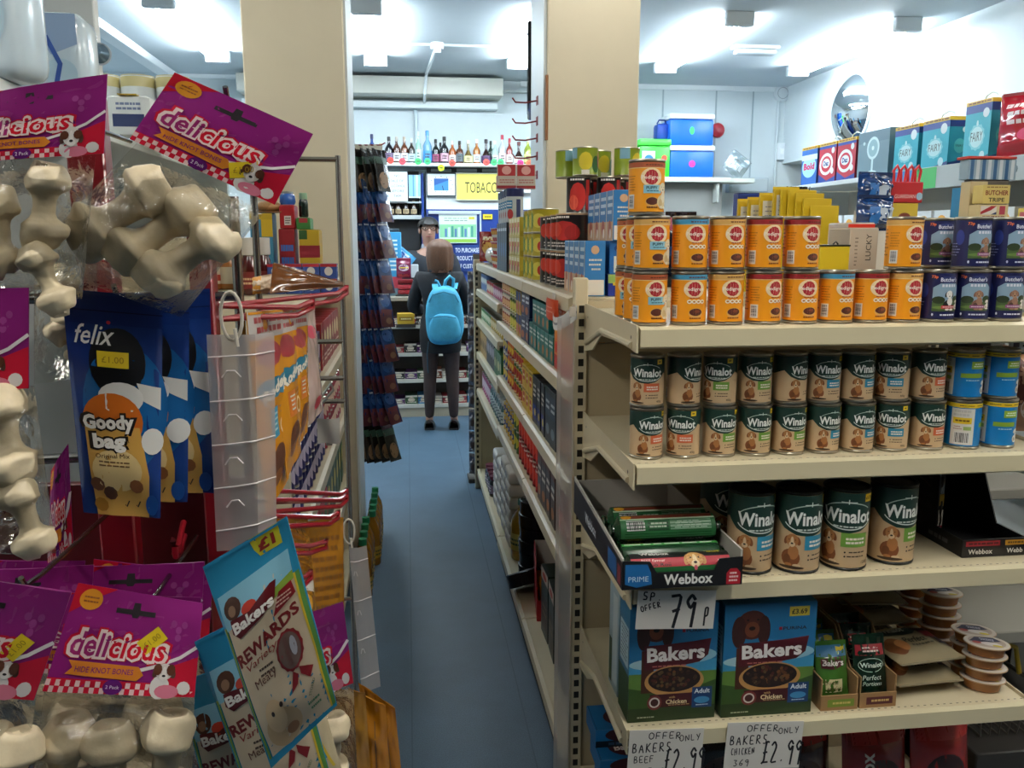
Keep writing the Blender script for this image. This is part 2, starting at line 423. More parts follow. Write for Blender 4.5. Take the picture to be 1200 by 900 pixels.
for x in (-.02, .36): seam.box((x, .8, 0), (x + .004, 7.4, .0006), C('#3a5060', .5))
struct(seam, 'trim_1', smooth=0)
ceil_m = surface('ceiling_paint', '#c9d3d8', .7, 2, .02)
struct(B().box((-3.6, -2.2, CEIL), (4.7, BACK + .2, CEIL + .1), ceil_m), 'ceiling')
wall_m = surface('wall_paint', '#cfd9dc', .6, 2.5, .02)
struct(B().box((-3.6, BACK, 0), (4.7, BACK + .2, CEIL), wall_m), 'wall_back')
struct(B().box((-3.6, -2.2, 0), (-3.4, BACK, CEIL), wall_m), 'wall_left')
rw = B().box((4.09, -2.2, 2.4), (4.7, BACK, CEIL), wall_m); struct(rw, 'wall_right')
struct(B().box((4.55, -2.2, 0), (4.7, BACK, 2.4), surface('lower_wall', '#a99c86', .6, 3, .05)), 'wall_right_lower')
# seams and cove of the back wall panels
pan = B()
for px in (776, 838, 881):
    x = at(px, 150, Y=BACK).x; pan.box((x - .008, BACK - .006, 0), (x + .008, BACK, CEIL), C('#9fb0b6', .6))
pan.box((1.2, BACK - .02, CEIL - .05), (4.09, BACK, CEIL), C('#dfe6e8', .6))
pan.box((-3.4, BACK - .02, CEIL - .04), (-.7, BACK, CEIL), C('#dfe6e8', .6))
struct(pan, 'trim_2', smooth=0)
# boxed-in duct over the counter with cable tray below it
dx = B().box((-1.6, 8.7, 3.0), (.98, BACK, 3.165), surface('duct_paint', '#d4d3c8', .6, 3, .02), .006)
dx.box((.98, 8.95, 3.08), (1.6, BACK, 3.1), C('#c6cccb', .6)); struct(dx, 'trim_3')
struct(B().box((-1.6, 8.93, 2.9), (.95, BACK, 2.965), C('#d9e2e4', .5), .004), 'trim_4')
# the two square pillars
pil_m = surface('pillar_paint', '#d6ccb4', .55, 3, .02)
def pillar(nm, x0, x1, y0, y1, side):
    b = B().box((x0, y0, 0), (x1, y1, CEIL), pil_m, .006)
    struct(b, nm)
pillar('pillar', -.702, -.262, 4.0, 4.42, 1)
pillar('pillar.001', .655, 1.088, 4.0, 4.42, -1)
cov = B().box((.648, 4.0, 2.05), (.66, 4.03, 2.34), C('#8a5a32', .5)); cov.box((.640, 4.02, 0), (.655, 4.42, CEIL), C('#dfe7ea', .5)); struct(cov, 'trim_5', smooth=0)  # wood edge strip, plus a pale sheet painting the pillar's lit side face
struct(B().box((-.262, 4.02, 0), (-.252, 4.42, CEIL), C('#d6dde0', .5)), 'trim_6', smooth=0)  # bluish pale sheet paints the cool light on this pillar's side face
# ceiling trunking on the left
struct(B().box((-2.33, 5.6, 3.13), (-2.21, BACK, CEIL), C('#e9eef0', .5), .004), 'trim_7')
# conduits
def pipe(pts, r=.012, c='#dde5e8'): return B().tube(pts, r, C(c, .4), 10)
p = pipe([(at(476, 42, Z=3.185).x, 7.4, 3.185), (at(592, 44, Z=3.185).x, 7.4, 3.185)])
p.tube([(.28, 7.4, 3.185), (.22, 8.68, 3.185), (.2, 8.68, 3.0), (.2, 8.9, 2.95)], .014, C('#dde5e8', .4), 10)
p.tube([(at(487, 122, Y=9.03).x, 9.03, 2.9), (at(487, 122, Y=9.03).x, 9.03, 2.3)], .018, C('#c3d3d8', .4), 10)
p.tube([(at(912, 130, Y=9.03).x, 9.03, 3.1), (at(912, 130, Y=9.03).x, 9.03, 1.6)], .014, C('#c9d3d6', .4), 10)
struct(p, 'trim_8')
# baseboard at the counter wall
struct(B().box((-3.4, BACK - .02, 0), (4.5, BACK, .1), C('#5a4a3a', .5)), 'baseboard_back', smooth=0)

# ---------------------------------------------------------------- ceiling lamps
def batten(label, x, y0, y1, glow, group=None):
    col, st = glow
    t = thing('fluorescent_light', label, 'ceiling light', (x, (y0 + y1) / 2, CEIL), 0, group); L = y1 - y0
    bo = B().box((-.055, -L / 2, -.03), (.055, L / 2, -.0005), C('#e4e8ea', .4), .006); bo.obj('body', t)
    m = bpy.data.materials.new('tube_glow'); m.use_nodes = True; bb = bsdf(m); bb.inputs['Emission Color'].default_value = (*col, 1); bb.inputs['Emission Strength'].default_value = st
    for q in (-.055, .055): B().tube([(q, -L / 2 + .05, -.062), (q, L / 2 - .05, -.062)], .016, m, 10).obj('tube', t)
    for q in (-1, 1):
        B().box((-.105, q * L / 2 - .03, -.1), (.105, q * L / 2 + .03, -.0005), C('#cfd6da', .5), .008).obj('end_cap', t)
    return t
for i, (x, d) in enumerate(((-1.6, 'over the far left of the shop behind the left pillar'), (-.245, 'over the aisle in front of the counter'), (1.03, 'beside the right pillar, half hidden by it'),
                            (2.40, 'over the cool boxes right of the right pillar'), (3.69, 'nearest the white right wall with the mirror'))):
    batten('twin tube ceiling light ' + d, x, 6.15, 7.93, TUBE_COOL, 'ceiling lights in the lit row')
for x, d in ((-1.6, 'left'), (.9, 'middle'), (3.2, 'right')):
    batten('twin tube ceiling light in the middle of the shop, %s of its row' % d, x, 2.9, 4.7, TUBE_WARM); batten('added unseen twin tube ceiling light straight above the camera, %s of its row' % d, x, -.5, 1.3, TUBE_FRONT)
# emergency light, junction box, fire bell, alarm box on the ceiling and back wall
q = at(885, 58, Z=3.17)
t = thing('emergency_light', 'white bulkhead emergency light on the ceiling among the right tubes', 'emergency light', (q.x, q.y, CEIL))
B().box((-.2, -.06, -.03), (.2, .06, -.0005), C('#e8ecee', .5), .01).obj('base_plate', t)
B().box((-.18, -.05, -.075), (.18, .05, -.0305), C('#dfe9ee', .15), .02, 2).obj('diffuser', t)
t = thing('junction_box', 'small white junction box on the ceiling conduit above the aisle', 'junction box', (.28, 7.4, CEIL))
B().lathe([(0, -.05), (.05, -.05), (.055, -.04), (.055, -.0005), (0, -.0005)], C('#e4eaec', .4), 16).obj('round_box', t)
B().box((-.03, -.07, -.09), (.03, -.056, -.03), C('#e4eaec', .4), .004).obj('sensor', t)
q = at(840, 153, Y=BACK - .001)
t = thing('fire_bell', 'small red fire alarm bell on the back wall beside the blue cool boxes', 'alarm bell', (q.x, q.y, q.z))
X = B(); X.X = Matrix.Rotation(PI / 2, 4, 'X'); X.lathe([(0, 0), (.075, 0), (.08, .02), (.07, .045), (.03, .06), (0, .062)], C('#a3182a', .35), 20); X.obj('gong', t)
q = at(915, 110, Y=BACK - .001)
t = thing('alarm_sounder', 'white round alarm sounder high in the back wall corner', 'alarm sounder', (q.x, q.y, q.z))
X = B(); X.X = Matrix.Rotation(PI / 2, 4, 'X'); X.lathe([(0, 0), (.085, 0), (.085, .04), (.06, .055), (0, .055)], C('#d5dde0', .4), 20); X.obj('sounder_case', t)
X = B(); X.X = Matrix.Rotation(PI / 2, 4, 'X'); X.lathe([(.055, .0555), (.06, .058), (.06, .0555)], C('#8f9aa0', .4), 20); X.obj('ring', t)
q = at(914, 178, Y=BACK - .001)
t = thing('wall_switch', 'white switch box on the pipe in the back corner', 'switch', (q.x, q.y, q.z))
B().box((-.05, -.05, -.09), (.05, 0, .09), C('#d9e0e3', .4), .008).obj('case', t); B().box((-.02, -.058, -.03), (.02, -.0505, .03), C('#eef2f3', .4), .004).obj('rocker', t)
# convex mirror on the right wall
t = thing('convex_mirror', 'round convex security mirror on the bright right wall', 'mirror', (4.089, 7.6, 2.752))
mm = B(); mm.X = Matrix.Rotation(-PI / 2, 4, 'Y'); mm.lathe([(.32 * math.sin(rad(a * 3.2)) / math.sin(rad(38.4)), .02 + .14 * (math.cos(rad(a * 3.2)) - math.cos(rad(38.4))) / (1 - math.cos(rad(38.4)))) for a in range(12, -1, -1)], C('#e8eef2', .03, 1.0), 40); mm.obj('mirror_dome', t, smooth=80)
mm = B(); mm.X = Matrix.Rotation(-PI / 2, 4, 'Y'); mm.lathe([(.30, 0), (.335, 0), (.338, .02), (.322, .028), (.30, .012)], C('#c8ccd0', .4), 40); mm.obj('rim', t)
# wall TV edge and slat strip with hooks on the right pillar
q0 = at(612, 45, Y=4.75); q1 = at(632, 128, Y=4.75)
t = thing('television', 'black flat television seen edge on beside the right pillar', 'television', ((q0.x + q1.x) / 2 + .012, 4.75, (q0.z + q1.z) / 2), rad(-8))
B().box((-.03, -.32, -.2), (.03, .32, .2), C('#08090b', .3), .008).obj('casing', t); B().box((-.0325, -.29, -.17), (-.031, .29, .17), C('#05060a', .08)).obj('screen', t)
B().box((.031, -.06, -.05), (.09, .06, .05), C('#15161a', .4)).obj('bracket', t)
q0 = at(749, 47, Y=4.38); t = thing('monitor', 'thin dark monitor edge showing behind the right side of the right pillar', 'monitor', (1.1415, 4.3, 2.5))
B().box((-.012, -.03, -.24), (.012, .3, .24), C('#10131a', .3), .005).obj('casing', t); B().box((.0125, -.01, -.22), (.014, .28, .22), C('#05060a', .1)).obj('screen', t)
B().box((-.053, .02, -.04), (-.0125, .10, .04), C('#24262a', .4)).obj('wall_bracket', t)
for i, py in enumerate((118, 142, 162, 183, 205)):
    z = at(633, py, Y=4.2).z
    t = thing('display_hook', 'dark red display hook on the side of the right pillar, %s from the top' % nth(i), 'hook', (.6395, 4.2, z), 0, 'hooks on the right pillar')
    B().tube([(0, 0, 0), (-.06, -.01, -.012), (-.11, -.02, -.012), (-.125, -.022, .008)], .004, C('#7a1a22', .35), 8).obj('prong', t); B().box((-.004, -.02, -.02), (.0005, .02, .02), C('#8a1c26', .4)).obj('back_plate', t)
# ================================================================ shelving: end bay facing the camera and the long aisle bays behind it
S1, S2, S3, S4 = 1.423, 1.140, 0.880, 0.545
EX0, EX1, EYF, EYB = 0.452, 1.402, 1.63, 2.118
CREAM2 = surface('cream_panel', '#b9ab8c', .5, 5, .03)
RAILM = C('#cfc5a4', .3)
def shelf(name, parent, x0, x1, yf, yb, z, lip=.041, holes=True, brackets=True):
    b = B().box((x0, yf, z - .022), (x1, yb, z), CREAM, .002)
    if holes:
        A = Art(); n = int((x1 - x0) / .016)
        for i in range(n): A.rect(x0 + .012 + i * .016, yf + .012, x0 + .018 + i * .016, yf + .0145, '#3b362c')
        b.art(A, on_top(z), sub=0)
    o = b.obj(name, parent)
    r = B().prism([(yf - .0005, z + .002), (yf - .012, z - .003), (yf - .014, z - lip + .004), (yf - .008, z - lip), (yf - .0005, z - lip)], 'x', x0 + .004, x1 - .004, RAILM)
    r.obj('price_rail', o, smooth=0)
    if brackets:
        for s, x in ((-1, x0), (1, x1)):
            bb = B(); xa, xb = (x - .004, x - .0005) if s < 0 else (x + .0005, x + .004); L = yb - yf
            P = [(yf - .012, z + .006), (yf - .014, z - lip - .008), (yf + .25 * L, z - lip - .002), (yf + .62 * L, z - lip - .008), (yf + .8 * L, z - .095), (yb - .004, z - .11), (yb - .004, z + .012)]
            bb.prism(P, 'x', xa, xb, CREAM)
            xr = xa - .0035 if s < 0 else xb + .0035
            bb.tube([(xr + s * -.002, yf + .02, z - lip + .004), (xr + s * -.002, yf + .6 * L, z - lip + .004), (xr + s * -.002, yb - .03, z - .085)], .007, CREAM, 8)
            A = Art(); A.ell(-(yf + .03), z - .022, .004, .004, '#2b2620', n=10); A.ell(-(yb - .04), z - .02, .003, .003, '#2b2620', n=10)
            if s < 0: bb.art(A, on_left(xa), sub=0)
            bb.obj('bracket', o, smooth=30)
    return o
def upright(parent, x0, x1, y0, y1, h, z0=.0):
    b = B().box((x0, y0, z0), (x1, y1, h), CREAM, .003)
    A = Art(); n = int((h - .12) / .0345)
    for i in range(n): A.rect(x0 + .010, .1 + i * .0345, x0 + .024, .1 + i * .0345 + .019, '#1d1a15')
    b.art(A, on_front(y0), sub=0)
    return b.obj('upright', parent)
end = thing('shelving_unit', 'cream metal end bay of dog food shelving facing the camera', 'shelving', (0, 0, 0))
upright(end, EX0 - .03, EX0 + .004, EYB - .004, EYB + .032, 1.50); upright(end, EX1 - .004, EX1 + .03, EYB - .004, EYB + .032, 1.50)
bp = B()
for z0, z1 in ((.12, .42), (.423, .74), (.743, 1.06), (1.063, 1.33), (1.333, 1.44)): bp.box((EX0 + .005, EYB + .004, z0), (EX1 - .005, EYB + .02, z1), CREAM2)
bp.obj('back_panel', end, smooth=0)
for z in (S1, S2, S3, S4): shelf('shelf', end, EX0, EX1, EYF, EYB, z)
bs = B().box((EX0, 1.58, .10), (EX1, EYB, .13), CREAM, .002); bs.box((EX0, 1.62, 0.0005), (EX1, EYB, .0995), C('#3a352d', .6)); bs.obj('base', end, smooth=30)
t = thing('corner_guard', 'long translucent plastic strip covering the shelving upright at the aisle corner', 'corner guard', (0, 0, 0))
g = B(); g.add([(.418, 2.108, .03), (.418, 2.108, 1.435), (.385, 2.104, 1.40), (.385, 2.104, .03)], [(0, 1, 2, 3)], film('guard_film', '#f4f2ee', .3, .15, 12, .3, .55))
g.add([(.385, 2.104, .03), (.385, 2.104, 1.40), (.379, 2.128, 1.40), (.379, 2.128, .03)], [(0, 1, 2, 3)], film('guard_film', '#f4f2ee')); g.obj('cover_strip', t)

# long gondola along the aisle
TOPZ, A2, A3, A4, AB = 1.447, 1.212, .950, .702, .135
gon = thing('shelving_unit', 'long cream metal grocery shelving running down the right of the aisle', 'shelving', (0, 0, 0))
def aisle_shelf(parent, x0, x1, y0, y1, z, lip=.042):
    o = B().box((x0, y0, z - .022), (x1, y1, z), CREAM, .002).obj('shelf', parent)
    B().prism([(x0 - .0005, z + .002), (x0 - .012, z - .003), (x0 - .013, z - lip + .004), (x0 - .007, z - lip), (x0 - .0005, z - lip)], 'y', y0 + .003, y1 - .003, CREAM).obj('price_rail', o, smooth=0)
    return o
for y0, y1 in ((2.155, 3.05), (3.055, 3.975)):
    for z in (TOPZ, A2, A3, A4, AB): aisle_shelf(gon, .425, .88, y0, y1, z)
b = B().box((.881, 2.155, 0.001), (.919, 3.975, TOPZ), CREAM2); b.obj('back_panel', gon)
b = B().box((.435, 2.155, .0005), (.88, 3.975, .11), C('#2b2a2a', .6)); b.obj('kick_plate', gon)
for z in (S1, 1.0, .6, .135):
    b = B().box((.92, 2.155, z - .022), (1.395, 3.975, z), CREAM, .002); b.obj('shelf', gon)
b = B().box((.92, 2.155, .0005), (1.38, 3.975, .11), C('#2b2a2a', .6)); b.obj('kick_plate', gon)
for y in (3.04, 3.97):
    B().box((.876, y, 0.0005), (.924, y + .03, 1.42), CREAM).obj('upright', gon)
far = thing('shelving_unit', 'shallow cream grocery shelving in front of the right pillar, at the counter end', 'shelving', (0, 0, 0))
for z in (TOPZ, 1.29, 1.11, .90, .665, AB): aisle_shelf(far, .43, .628, 3.985, 5.235, z)
B().box((.6285, 3.985, .001), (.637, 5.235, TOPZ), CREAM2).obj('back_panel', far)
B().box((.44, 3.985, .0005), (.628, 5.235, .11), C('#2b2a2a', .6)).obj('kick_plate', far)
upright(far, .405, .445, 5.24, 5.275, 1.47); B().box((.446, 5.245, .0005), (.637, 5.265, 1.45), CREAM2).obj('end_panel', far)

# ================================================================ tins and packets on the end bay
def tin_body(b, R, H, m=None, dark=None):
    m = m or TINEND
    b.lathe([(0, .0035), (R - .006, .0035), (R - .004, .0005), (R - .0005, .001), (R, .004), (R - .0026, .0065), (R - .0026, H - .0065), (R, H - .004), (R - .0005, H - .0008), (R - .003, H), (R - .0045, H - .0012), (R - .006, H - .005), (R - .014, H - .0055), (R - .016, H - .0045), (0, H - .0045)], m, 28)
    return b
def tin(name, cat, R, H, base, art, group=None, lid=None):
    o = tin_body(B(), R, H, lid).obj(name)
    tag(o, '', cat, group)
    l = B(); LH = H - .014
    l.lathe([(R - .0012, .007), (R - .0012, .007 + LH)], C(base, .38), 48); l.art(art, on_can(R - .0009, .007), .0001, .006); l.obj('paper_label', o, smooth=60)
    return o
def ped_art(band, puppy):
    A = Art(); A.rect(-.116, .086, .116, .0958, band); A.rect(-.116, .0845, .116, .086, '#e9c98a')
    A.bars(-.010, .0885, .03, .093, 1, '#5c2412', 4); A.bars(.06, .0885, .1, .093, 1, '#5c2412', 5)
    A.ell(.004, .067, .0225, .018, '#f4dcae', n=24); A.ell(.004, .067, .0145, .0148, '#a81f2c', n=26, wob=-.05)
    A.text('Pedigree', .004, .066, '#fbf3e6', w=.041, h=.0095, bold=.012)
    A.rect(-.05, .006, -.032, .034, '#f0e2c4'); A.barcode(-.049, .008, -.033, .033, True); A.bars(-.052, .04, -.03, .072, 6, '#9a5a16', 7, .25)
    A.bars(-.09, .02, -.055, .08, 8, '#9a5a16', 8, .3)
    if puppy:
        A.rect(-.012, .036, .026, .052, '#8fc6d6'); A.text('PUPPY', .005, .0465, '#16343f', w=.023, bold=.03); A.bars(-.008, .0385, .02, .042, 1, '#2b5a66', 5)
        A.ell(.006, .019, .014, .0105, '#e0a95a'); A.ell(.006, .0205, .0125, .0075, '#51261b'); A.bars(-.006, .006, .018, .011, 1, '#4a2210', 3)
        A.pup(.032, .006, .056, '#e3cf9f', '#efe4c8', '#f3e6cb', '#d2b684')
    else:
        for i in range(4): A.ell(-.006 + i * .0095, .0415, .0052, .0042, '#f3ecda', n=12); A.ell(-.006 + i * .0095, .0415, .003, .002, '#c9853c', n=8)
        A.bars(-.01, .047, .026, .051, 1, '#a8321f', 6, .4); A.ell(.008, .018, .0155, .0105, '#e2ac60'); A.ell(.008, .02, .0138, .0075, '#4f231a'); A.ell(.011, .0215, .006, .003, '#7a3d2a', n=12)
        A.bars(-.006, .005, .02, .01, 1, '#7a3d12', 3)
    return A
PEDR, PEDH = .0373, .110
BANDS = {'red': '#8e1c22', 'blue': '#3f93b8', 'tan': '#d9a95e', 'brown': '#a4512e'}
_ped = {}
def ped(band, puppy, label, x, y, z, rot):
    k = (band, puppy)
    if k not in _ped: _ped[k] = Stock(lambda: tin('dog_food_tin', 'tin', PEDR, PEDH, '#f09d1c', ped_art(BANDS[band], puppy)))
    return _ped[k].put(label, (x, y, z + .0006), rad(rot), 'orange dog food tins on the top end shelf')
PY = 1.694
brow = [('brown', 1, 0), ('blue', 0, -6), ('tan', 0, -4), ('red', 0, 12), ('red', 0, -4), ('blue', 0, 3), ('red', 0, 0), ('tan', 0, 2)]
for i, (bd, pu, ro) in enumerate(brow):
    x = at((760, 806, 849, 893, 936, 977, 1017, 1056)[i], 375, Y=PY).x
    ped(bd, pu, 'orange tin with a %s band, %s from the left in the bottom row' % ({'tan': 'pale tan'}.get(bd, bd), nth(i)), x, PY, S1, ro)
    if i < 5 or i == 7:
        b2, p2 = (('tan', 1), ('blue', 0), ('tan', 0), ('red', 0), ('red', 0), None, None, ('tan', 0))[i]
        x2 = at((763, 808, 851, 894, 938, 0, 0, 1058)[i], 300, Y=PY).x
        lab = 'orange dog food tin alone beside the navy tins in the upper row' if i == 7 else 'orange tin with a %s band, %s from the left in the upper row' % (b2.replace('tan', 'pale tan'), nth(i))
        ped(b2, p2, lab, x2, PY, S1 + .1107, (-2, -4, 3, 4, 6, 0, 0, 2)[i])
x0 = at(760, 375, Y=PY).x
for r in (1, 2):
    ped('brown', r == 2, 'orange dog food tin of the bottom row, %s behind the corner puppy tin' % ('directly' if r == 1 else 'two places'), x0 + .003, PY + .0765 * r, S1, -38)
    ped('brown', r == 1, 'orange dog food tin of the upper row, %s behind the corner puppy tin' % ('directly' if r == 1 else 'two places'), x0 + .005, PY + .0765 * r, S1 + .1107, -40)
ped('brown', 1, 'single orange puppy food tin standing highest on the stack', at(758, 230, Y=PY).x, PY + .004, S1 + .2214, -6)
def butch_art(tagc, dog):
    A = Art(); A.poly([(-.026, .016), (.034, .016), (.034, .066), (.024, .075), (-.012, .075), (-.026, .066)], '#86a2b8')
    A.rect(-.026, .016, .034, .036, '#41592f'); A.ell(-.014, .04, .013, .008, '#26361d', n=12); A.ell(.026, .041, .01, .008, '#2b3d20', n=12); A.ell(.004, .024, .03, .004, '#5f7a3a', n=14)
    A.ell(.006, .083, .021, .0075, '#2c3568'); A.text("Butcher's", .006, .083, '#e4e6ee', w=.037, h=.009, bold=.02)
    for i in range(5): A.rect(-.009 + i * .0065, .0675, -.0045 + i * .0065, .073, '#d9dce6')
    if dog == 'collie': A.pup(.008, .018, .046, '#15151a', '#e6e4e0', '#e9e6e0', '#101014')
    else: A.pup(.008, .018, .046, '#7a5646', '#96705c', '#a98468', '#4c3228')
    A.rect(-.008, .022, .022, .0285, tagc); A.bars(-.006, .0235, .02, .027, 1, '#e8dfe4', 4, .4)
    A.pup(.028, .02, .022, '#d8d0c4', '#eeeae2', '#f2efe8', '#b9ad9a')
    A.text('73p', -.024, .088, '#e8743a', w=.013, h=.008, bold=.03); A.bars(-.012, .006, .03, .011, 1, '#d7dbe8', 9, .6); A.ell(-.024, .009, .002, .003, '#cfd4e6', n=8)
    A.ell(-.045, .06, .01, .016, '#2a3a86'); A.bars(-.09, .02, -.04, .05, 5, '#8f97c0', 12, .3)
    return A
_but = {}
def but(tagc, dog, label, x, y, z, rot):
    k = (tagc, dog)
    if k not in _but: _but[k] = Stock(lambda: tin('dog_food_tin', 'tin', .0373, .11, '#171c4c', butch_art(tagc, dog)))
    return _but[k].put(label, (x, y, z + .0006), rad(rot), 'navy dog food tins on the top end shelf')
for i, (px, tc, dg, ro) in enumerate(((1096, '#a83a3c', 'collie', -6), (1135.5, '#8a4a7e', 'brown', -24), (1175, '#8a4a7e', 'brown', -20)     )):
    but(tc, dg, 'navy meadow tin, %s from the orange tins in the bottom row' % nth(i), at(px, 370, Y=PY).x, PY, S1, ro)
for i, (px, dy, ro) in enumerate(((1137, 0, -2), (1181, 0, 0), (1096, .09, -10), (1125, .12, 18))):
    lab = ('navy dog food tin at the left front of the upper navy row', 'navy dog food tin second from the left in the upper navy row',            'navy dog food tin set back in shadow right of the upper orange tin', 'navy dog food tin set back behind the front of the upper navy row')[i]
    but('#8a4a7e', 'brown', lab, at(px, 300, Y=PY + dy).x, PY + dy, S1 + (.1107 if not dy else .1107), ro)
for i, px in enumerate((1096, 1125)):
    but('#8a4a7e', 'brown', 'navy dog food tin in the second row back, under the %s set back tin' % ('left' if i == 0 else 'right'), at(px, 300, Y=PY + (.09, .12)[i]).x, PY + (.09, .12)[i], S1, 5)

FLAV = {'chicken': '#d0663f', 'lamb': '#6f9c3e', 'tripe': '#2f86a6', 'plain': None}
def win_art(fl, s=1.0, price=None):
    A = Art(); H = .096 * s; g = '#12332b'; k = s
    A.rect(-.115 * k, .066 * k, .115 * k, H, g)
    A.poly([(-.044 * k, .066 * k), (-.03 * k, .053 * k), (-.014 * k, .046 * k), (.004 * k, .0445 * k), (.02 * k, .048 * k), (.034 * k, .056 * k), (.044 * k, .066 * k)], g)
    A.poly([(.044 * k, .066 * k), (.07 * k, .057 * k), (.115 * k, .054 * k), (.115 * k, .066 * k)], g); A.poly([(-.044 * k, .066 * k), (-.115 * k, .066 * k), (-.115 * k, .054 * k), (-.07 * k, .057 * k)], g)
    A.ring(.003 * k, .066 * k, .034 * k, .0172 * k, .0014 * k, '#dfe5df', 30, rad(198), rad(345)); A.ring(.003 * k, .066 * k, .034 * k, .0185 * k, .0012 * k, '#b9c8bd', 24, rad(35), rad(150))
    A.line([(.003 * k, .082 * k), (.003 * k, .088 * k)], .0012 * k, '#dfe5df'); A.line([(-.006 * k, .0845 * k), (.013 * k, .0845 * k)], .0009 * k, '#dfe5df')
    A.text('Winalot', .003 * k, .0668 * k, '#f1f3ee', w=.064 * k, h=.0175 * k, bold=.03); A.bars(-.016 * k, .0515 * k, .022 * k, .0545 * k, 1, '#cdd8cf', 7, .6)
    A.pup(-.019 * k, .005 * k, .046 * k)
    A.ell(-.019 * k, .004 * k, .016 * k, .002 * k, '#3a2818', n=14)
    if FLAV[fl]:
        A.rect(-.004 * k, .027 * k, .030 * k, .045 * k, FLAV[fl]); A.bars(.001 * k, .03 * k, .026 * k, .04 * k, 2, '#f0e6da', 3, .55)
    A.bars(.004 * k, .012 * k, .028 * k, .023 * k, 2, '#4b3a2a', 5, .3); A.ell(.0015 * k, .02 * k, .0012 * k, .0012 * k, '#2b2018', n=8); A.ell(.0015 * k, .0145 * k, .0012 * k, .0012 * k, '#2b2018', n=8)
    A.text('400g' if s < 1.2 else '1200g', .03 * k, .006 * k, '#3a2d20', w=.012 * k, bold=.01)
    A.rect(.024 * k, .0845 * k, .037 * k, .0945 * k, '#e8c321')
    if price: A.text(price, .0305 * k, .0895 * k, '#2b2410', w=.011 * k, bold=.03)
    else: A.bars(.026 * k, .087 * k, .035 * k, .092 * k, 1, '#4a4210', 6, .6)
    A.bars(.06 * k, .01 * k, .1 * k, .05 * k, 8, '#6a5740', 11, .3); A.barcode(-.1 * k, .008 * k, -.075 * k, .03 * k)
    return A
_win = {}
WR = .0362
def win(fl, label, x, y, z, rot):
    if fl not in _win: _win[fl] = Stock(lambda: tin('dog_food_tin', 'tin', WR, .110, '#cdb08a', win_art(fl)))
    return _win[fl].put(label, (x, y, z + .0006), rad(rot), 'green and cream dog food tins on the second end shelf')
WY = 1.70
FN = {'chicken': 'orange', 'lamb': 'green', 'tripe': 'blue', 'plain': 'no'}
wb = [(757, 'chicken', 6), (800, 'chicken', -32), (842, 'lamb', 0), (883, 'lamb', 0), (923, 'lamb', 2), (963, 'tripe', 8), (1003, 'tripe', 6), (1043, 'tripe', -34), (1084.5, 'chicken', -4)]
wt = [(758, 'chicken', -20), (801, 'plain', 30), (843, 'lamb', -36), (884, 'lamb', -6), (925, 'plain', 26), (964, 'tripe', -8), (1003, 'tripe', 6), (1044, 'tripe', -38), (1086, 'chicken', -2)]
for i in range(9):
    for row, z, tr in ((wb, S2, 'bottom'), (wt, S2 + .1107, 'upper')):
        px, fl, ro = row[i]
        x = at(px, 515 if tr == 'bottom' else 455, Y=WY).x
        win(fl, 'cream and green tin %s, %s from the left in the %s row' % ('turned half away' if fl == 'plain' else 'with %s patch' % FN[fl], nth(i), tr), x, WY, z, ro)
def blue_art():
    A = Art(); A.rect(-.114, .086, .114, .0955, '#e3c227'); A.bars(-.1, .0885, .1, .0925, 1, '#4a3c10', 6, .4); A.rect(-.01, .062, .024, .078, '#8fb23c'); A.bars(-.006, .065, .02, .075, 2, '#e6eed2', 5, .5)
    A.rect(-.03, .042, .018, .052, '#86a634'); A.bars(-.02, .034, .016, .039, 1, '#bfe0ee', 8, .4); A.pup(.024, .006, .034, '#e4ded2', '#f2efe8', '#f5f3ee', '#b5aa98')
    A.rect(-.092, .003, -.044, .084, '#dcd9d2'); A.rect(-.088, .05, -.05, .064, '#e3c227'); A.bars(-.086, .053, -.054, .061, 1, '#6a4a10', 5, .5); A.rect(-.066, .036, -.05, .044, '#9db86a')
    A.bars(-.088, .036, -.068, .046, 2, '#a87a7a', 2, .4); A.barcode(-.084, .006, -.052, .032); A.bars(-.088, .066, -.05, .082, 2, '#c9c6c0', 9, .7)
    return A
BL = Stock(lambda: tin('dog_food_tin', 'tin', .0373, .11, '#1179bd', blue_art()))
for i, (px, py, z, ro, lab) in enumerate(((1126, 515, S2, 72, 'blue dog food tin turned to show its white back label with the barcode'), (1167, 515, S2, -4, 'blue dog food tin at the right of the bottom blue pair'),
                                          (1129, 455, S2 + .1107, 0, 'blue dog food tin at the left of the upper blue pair'), (1170, 455, S2 + .1107, 0, 'blue dog food tin at the right of the upper blue pair'))):
    BL.put(lab, (at(px, py, Y=WY).x, WY, z + .0006), rad(ro), 'blue dog food tins on the second end shelf')
t = thing('treat_bag', 'brown and peach treat bag standing at the right end of the second shelf', 'bag', (at(1193, 500, Y=1.82).x, 1.82, S2 + .001), rad(-25))
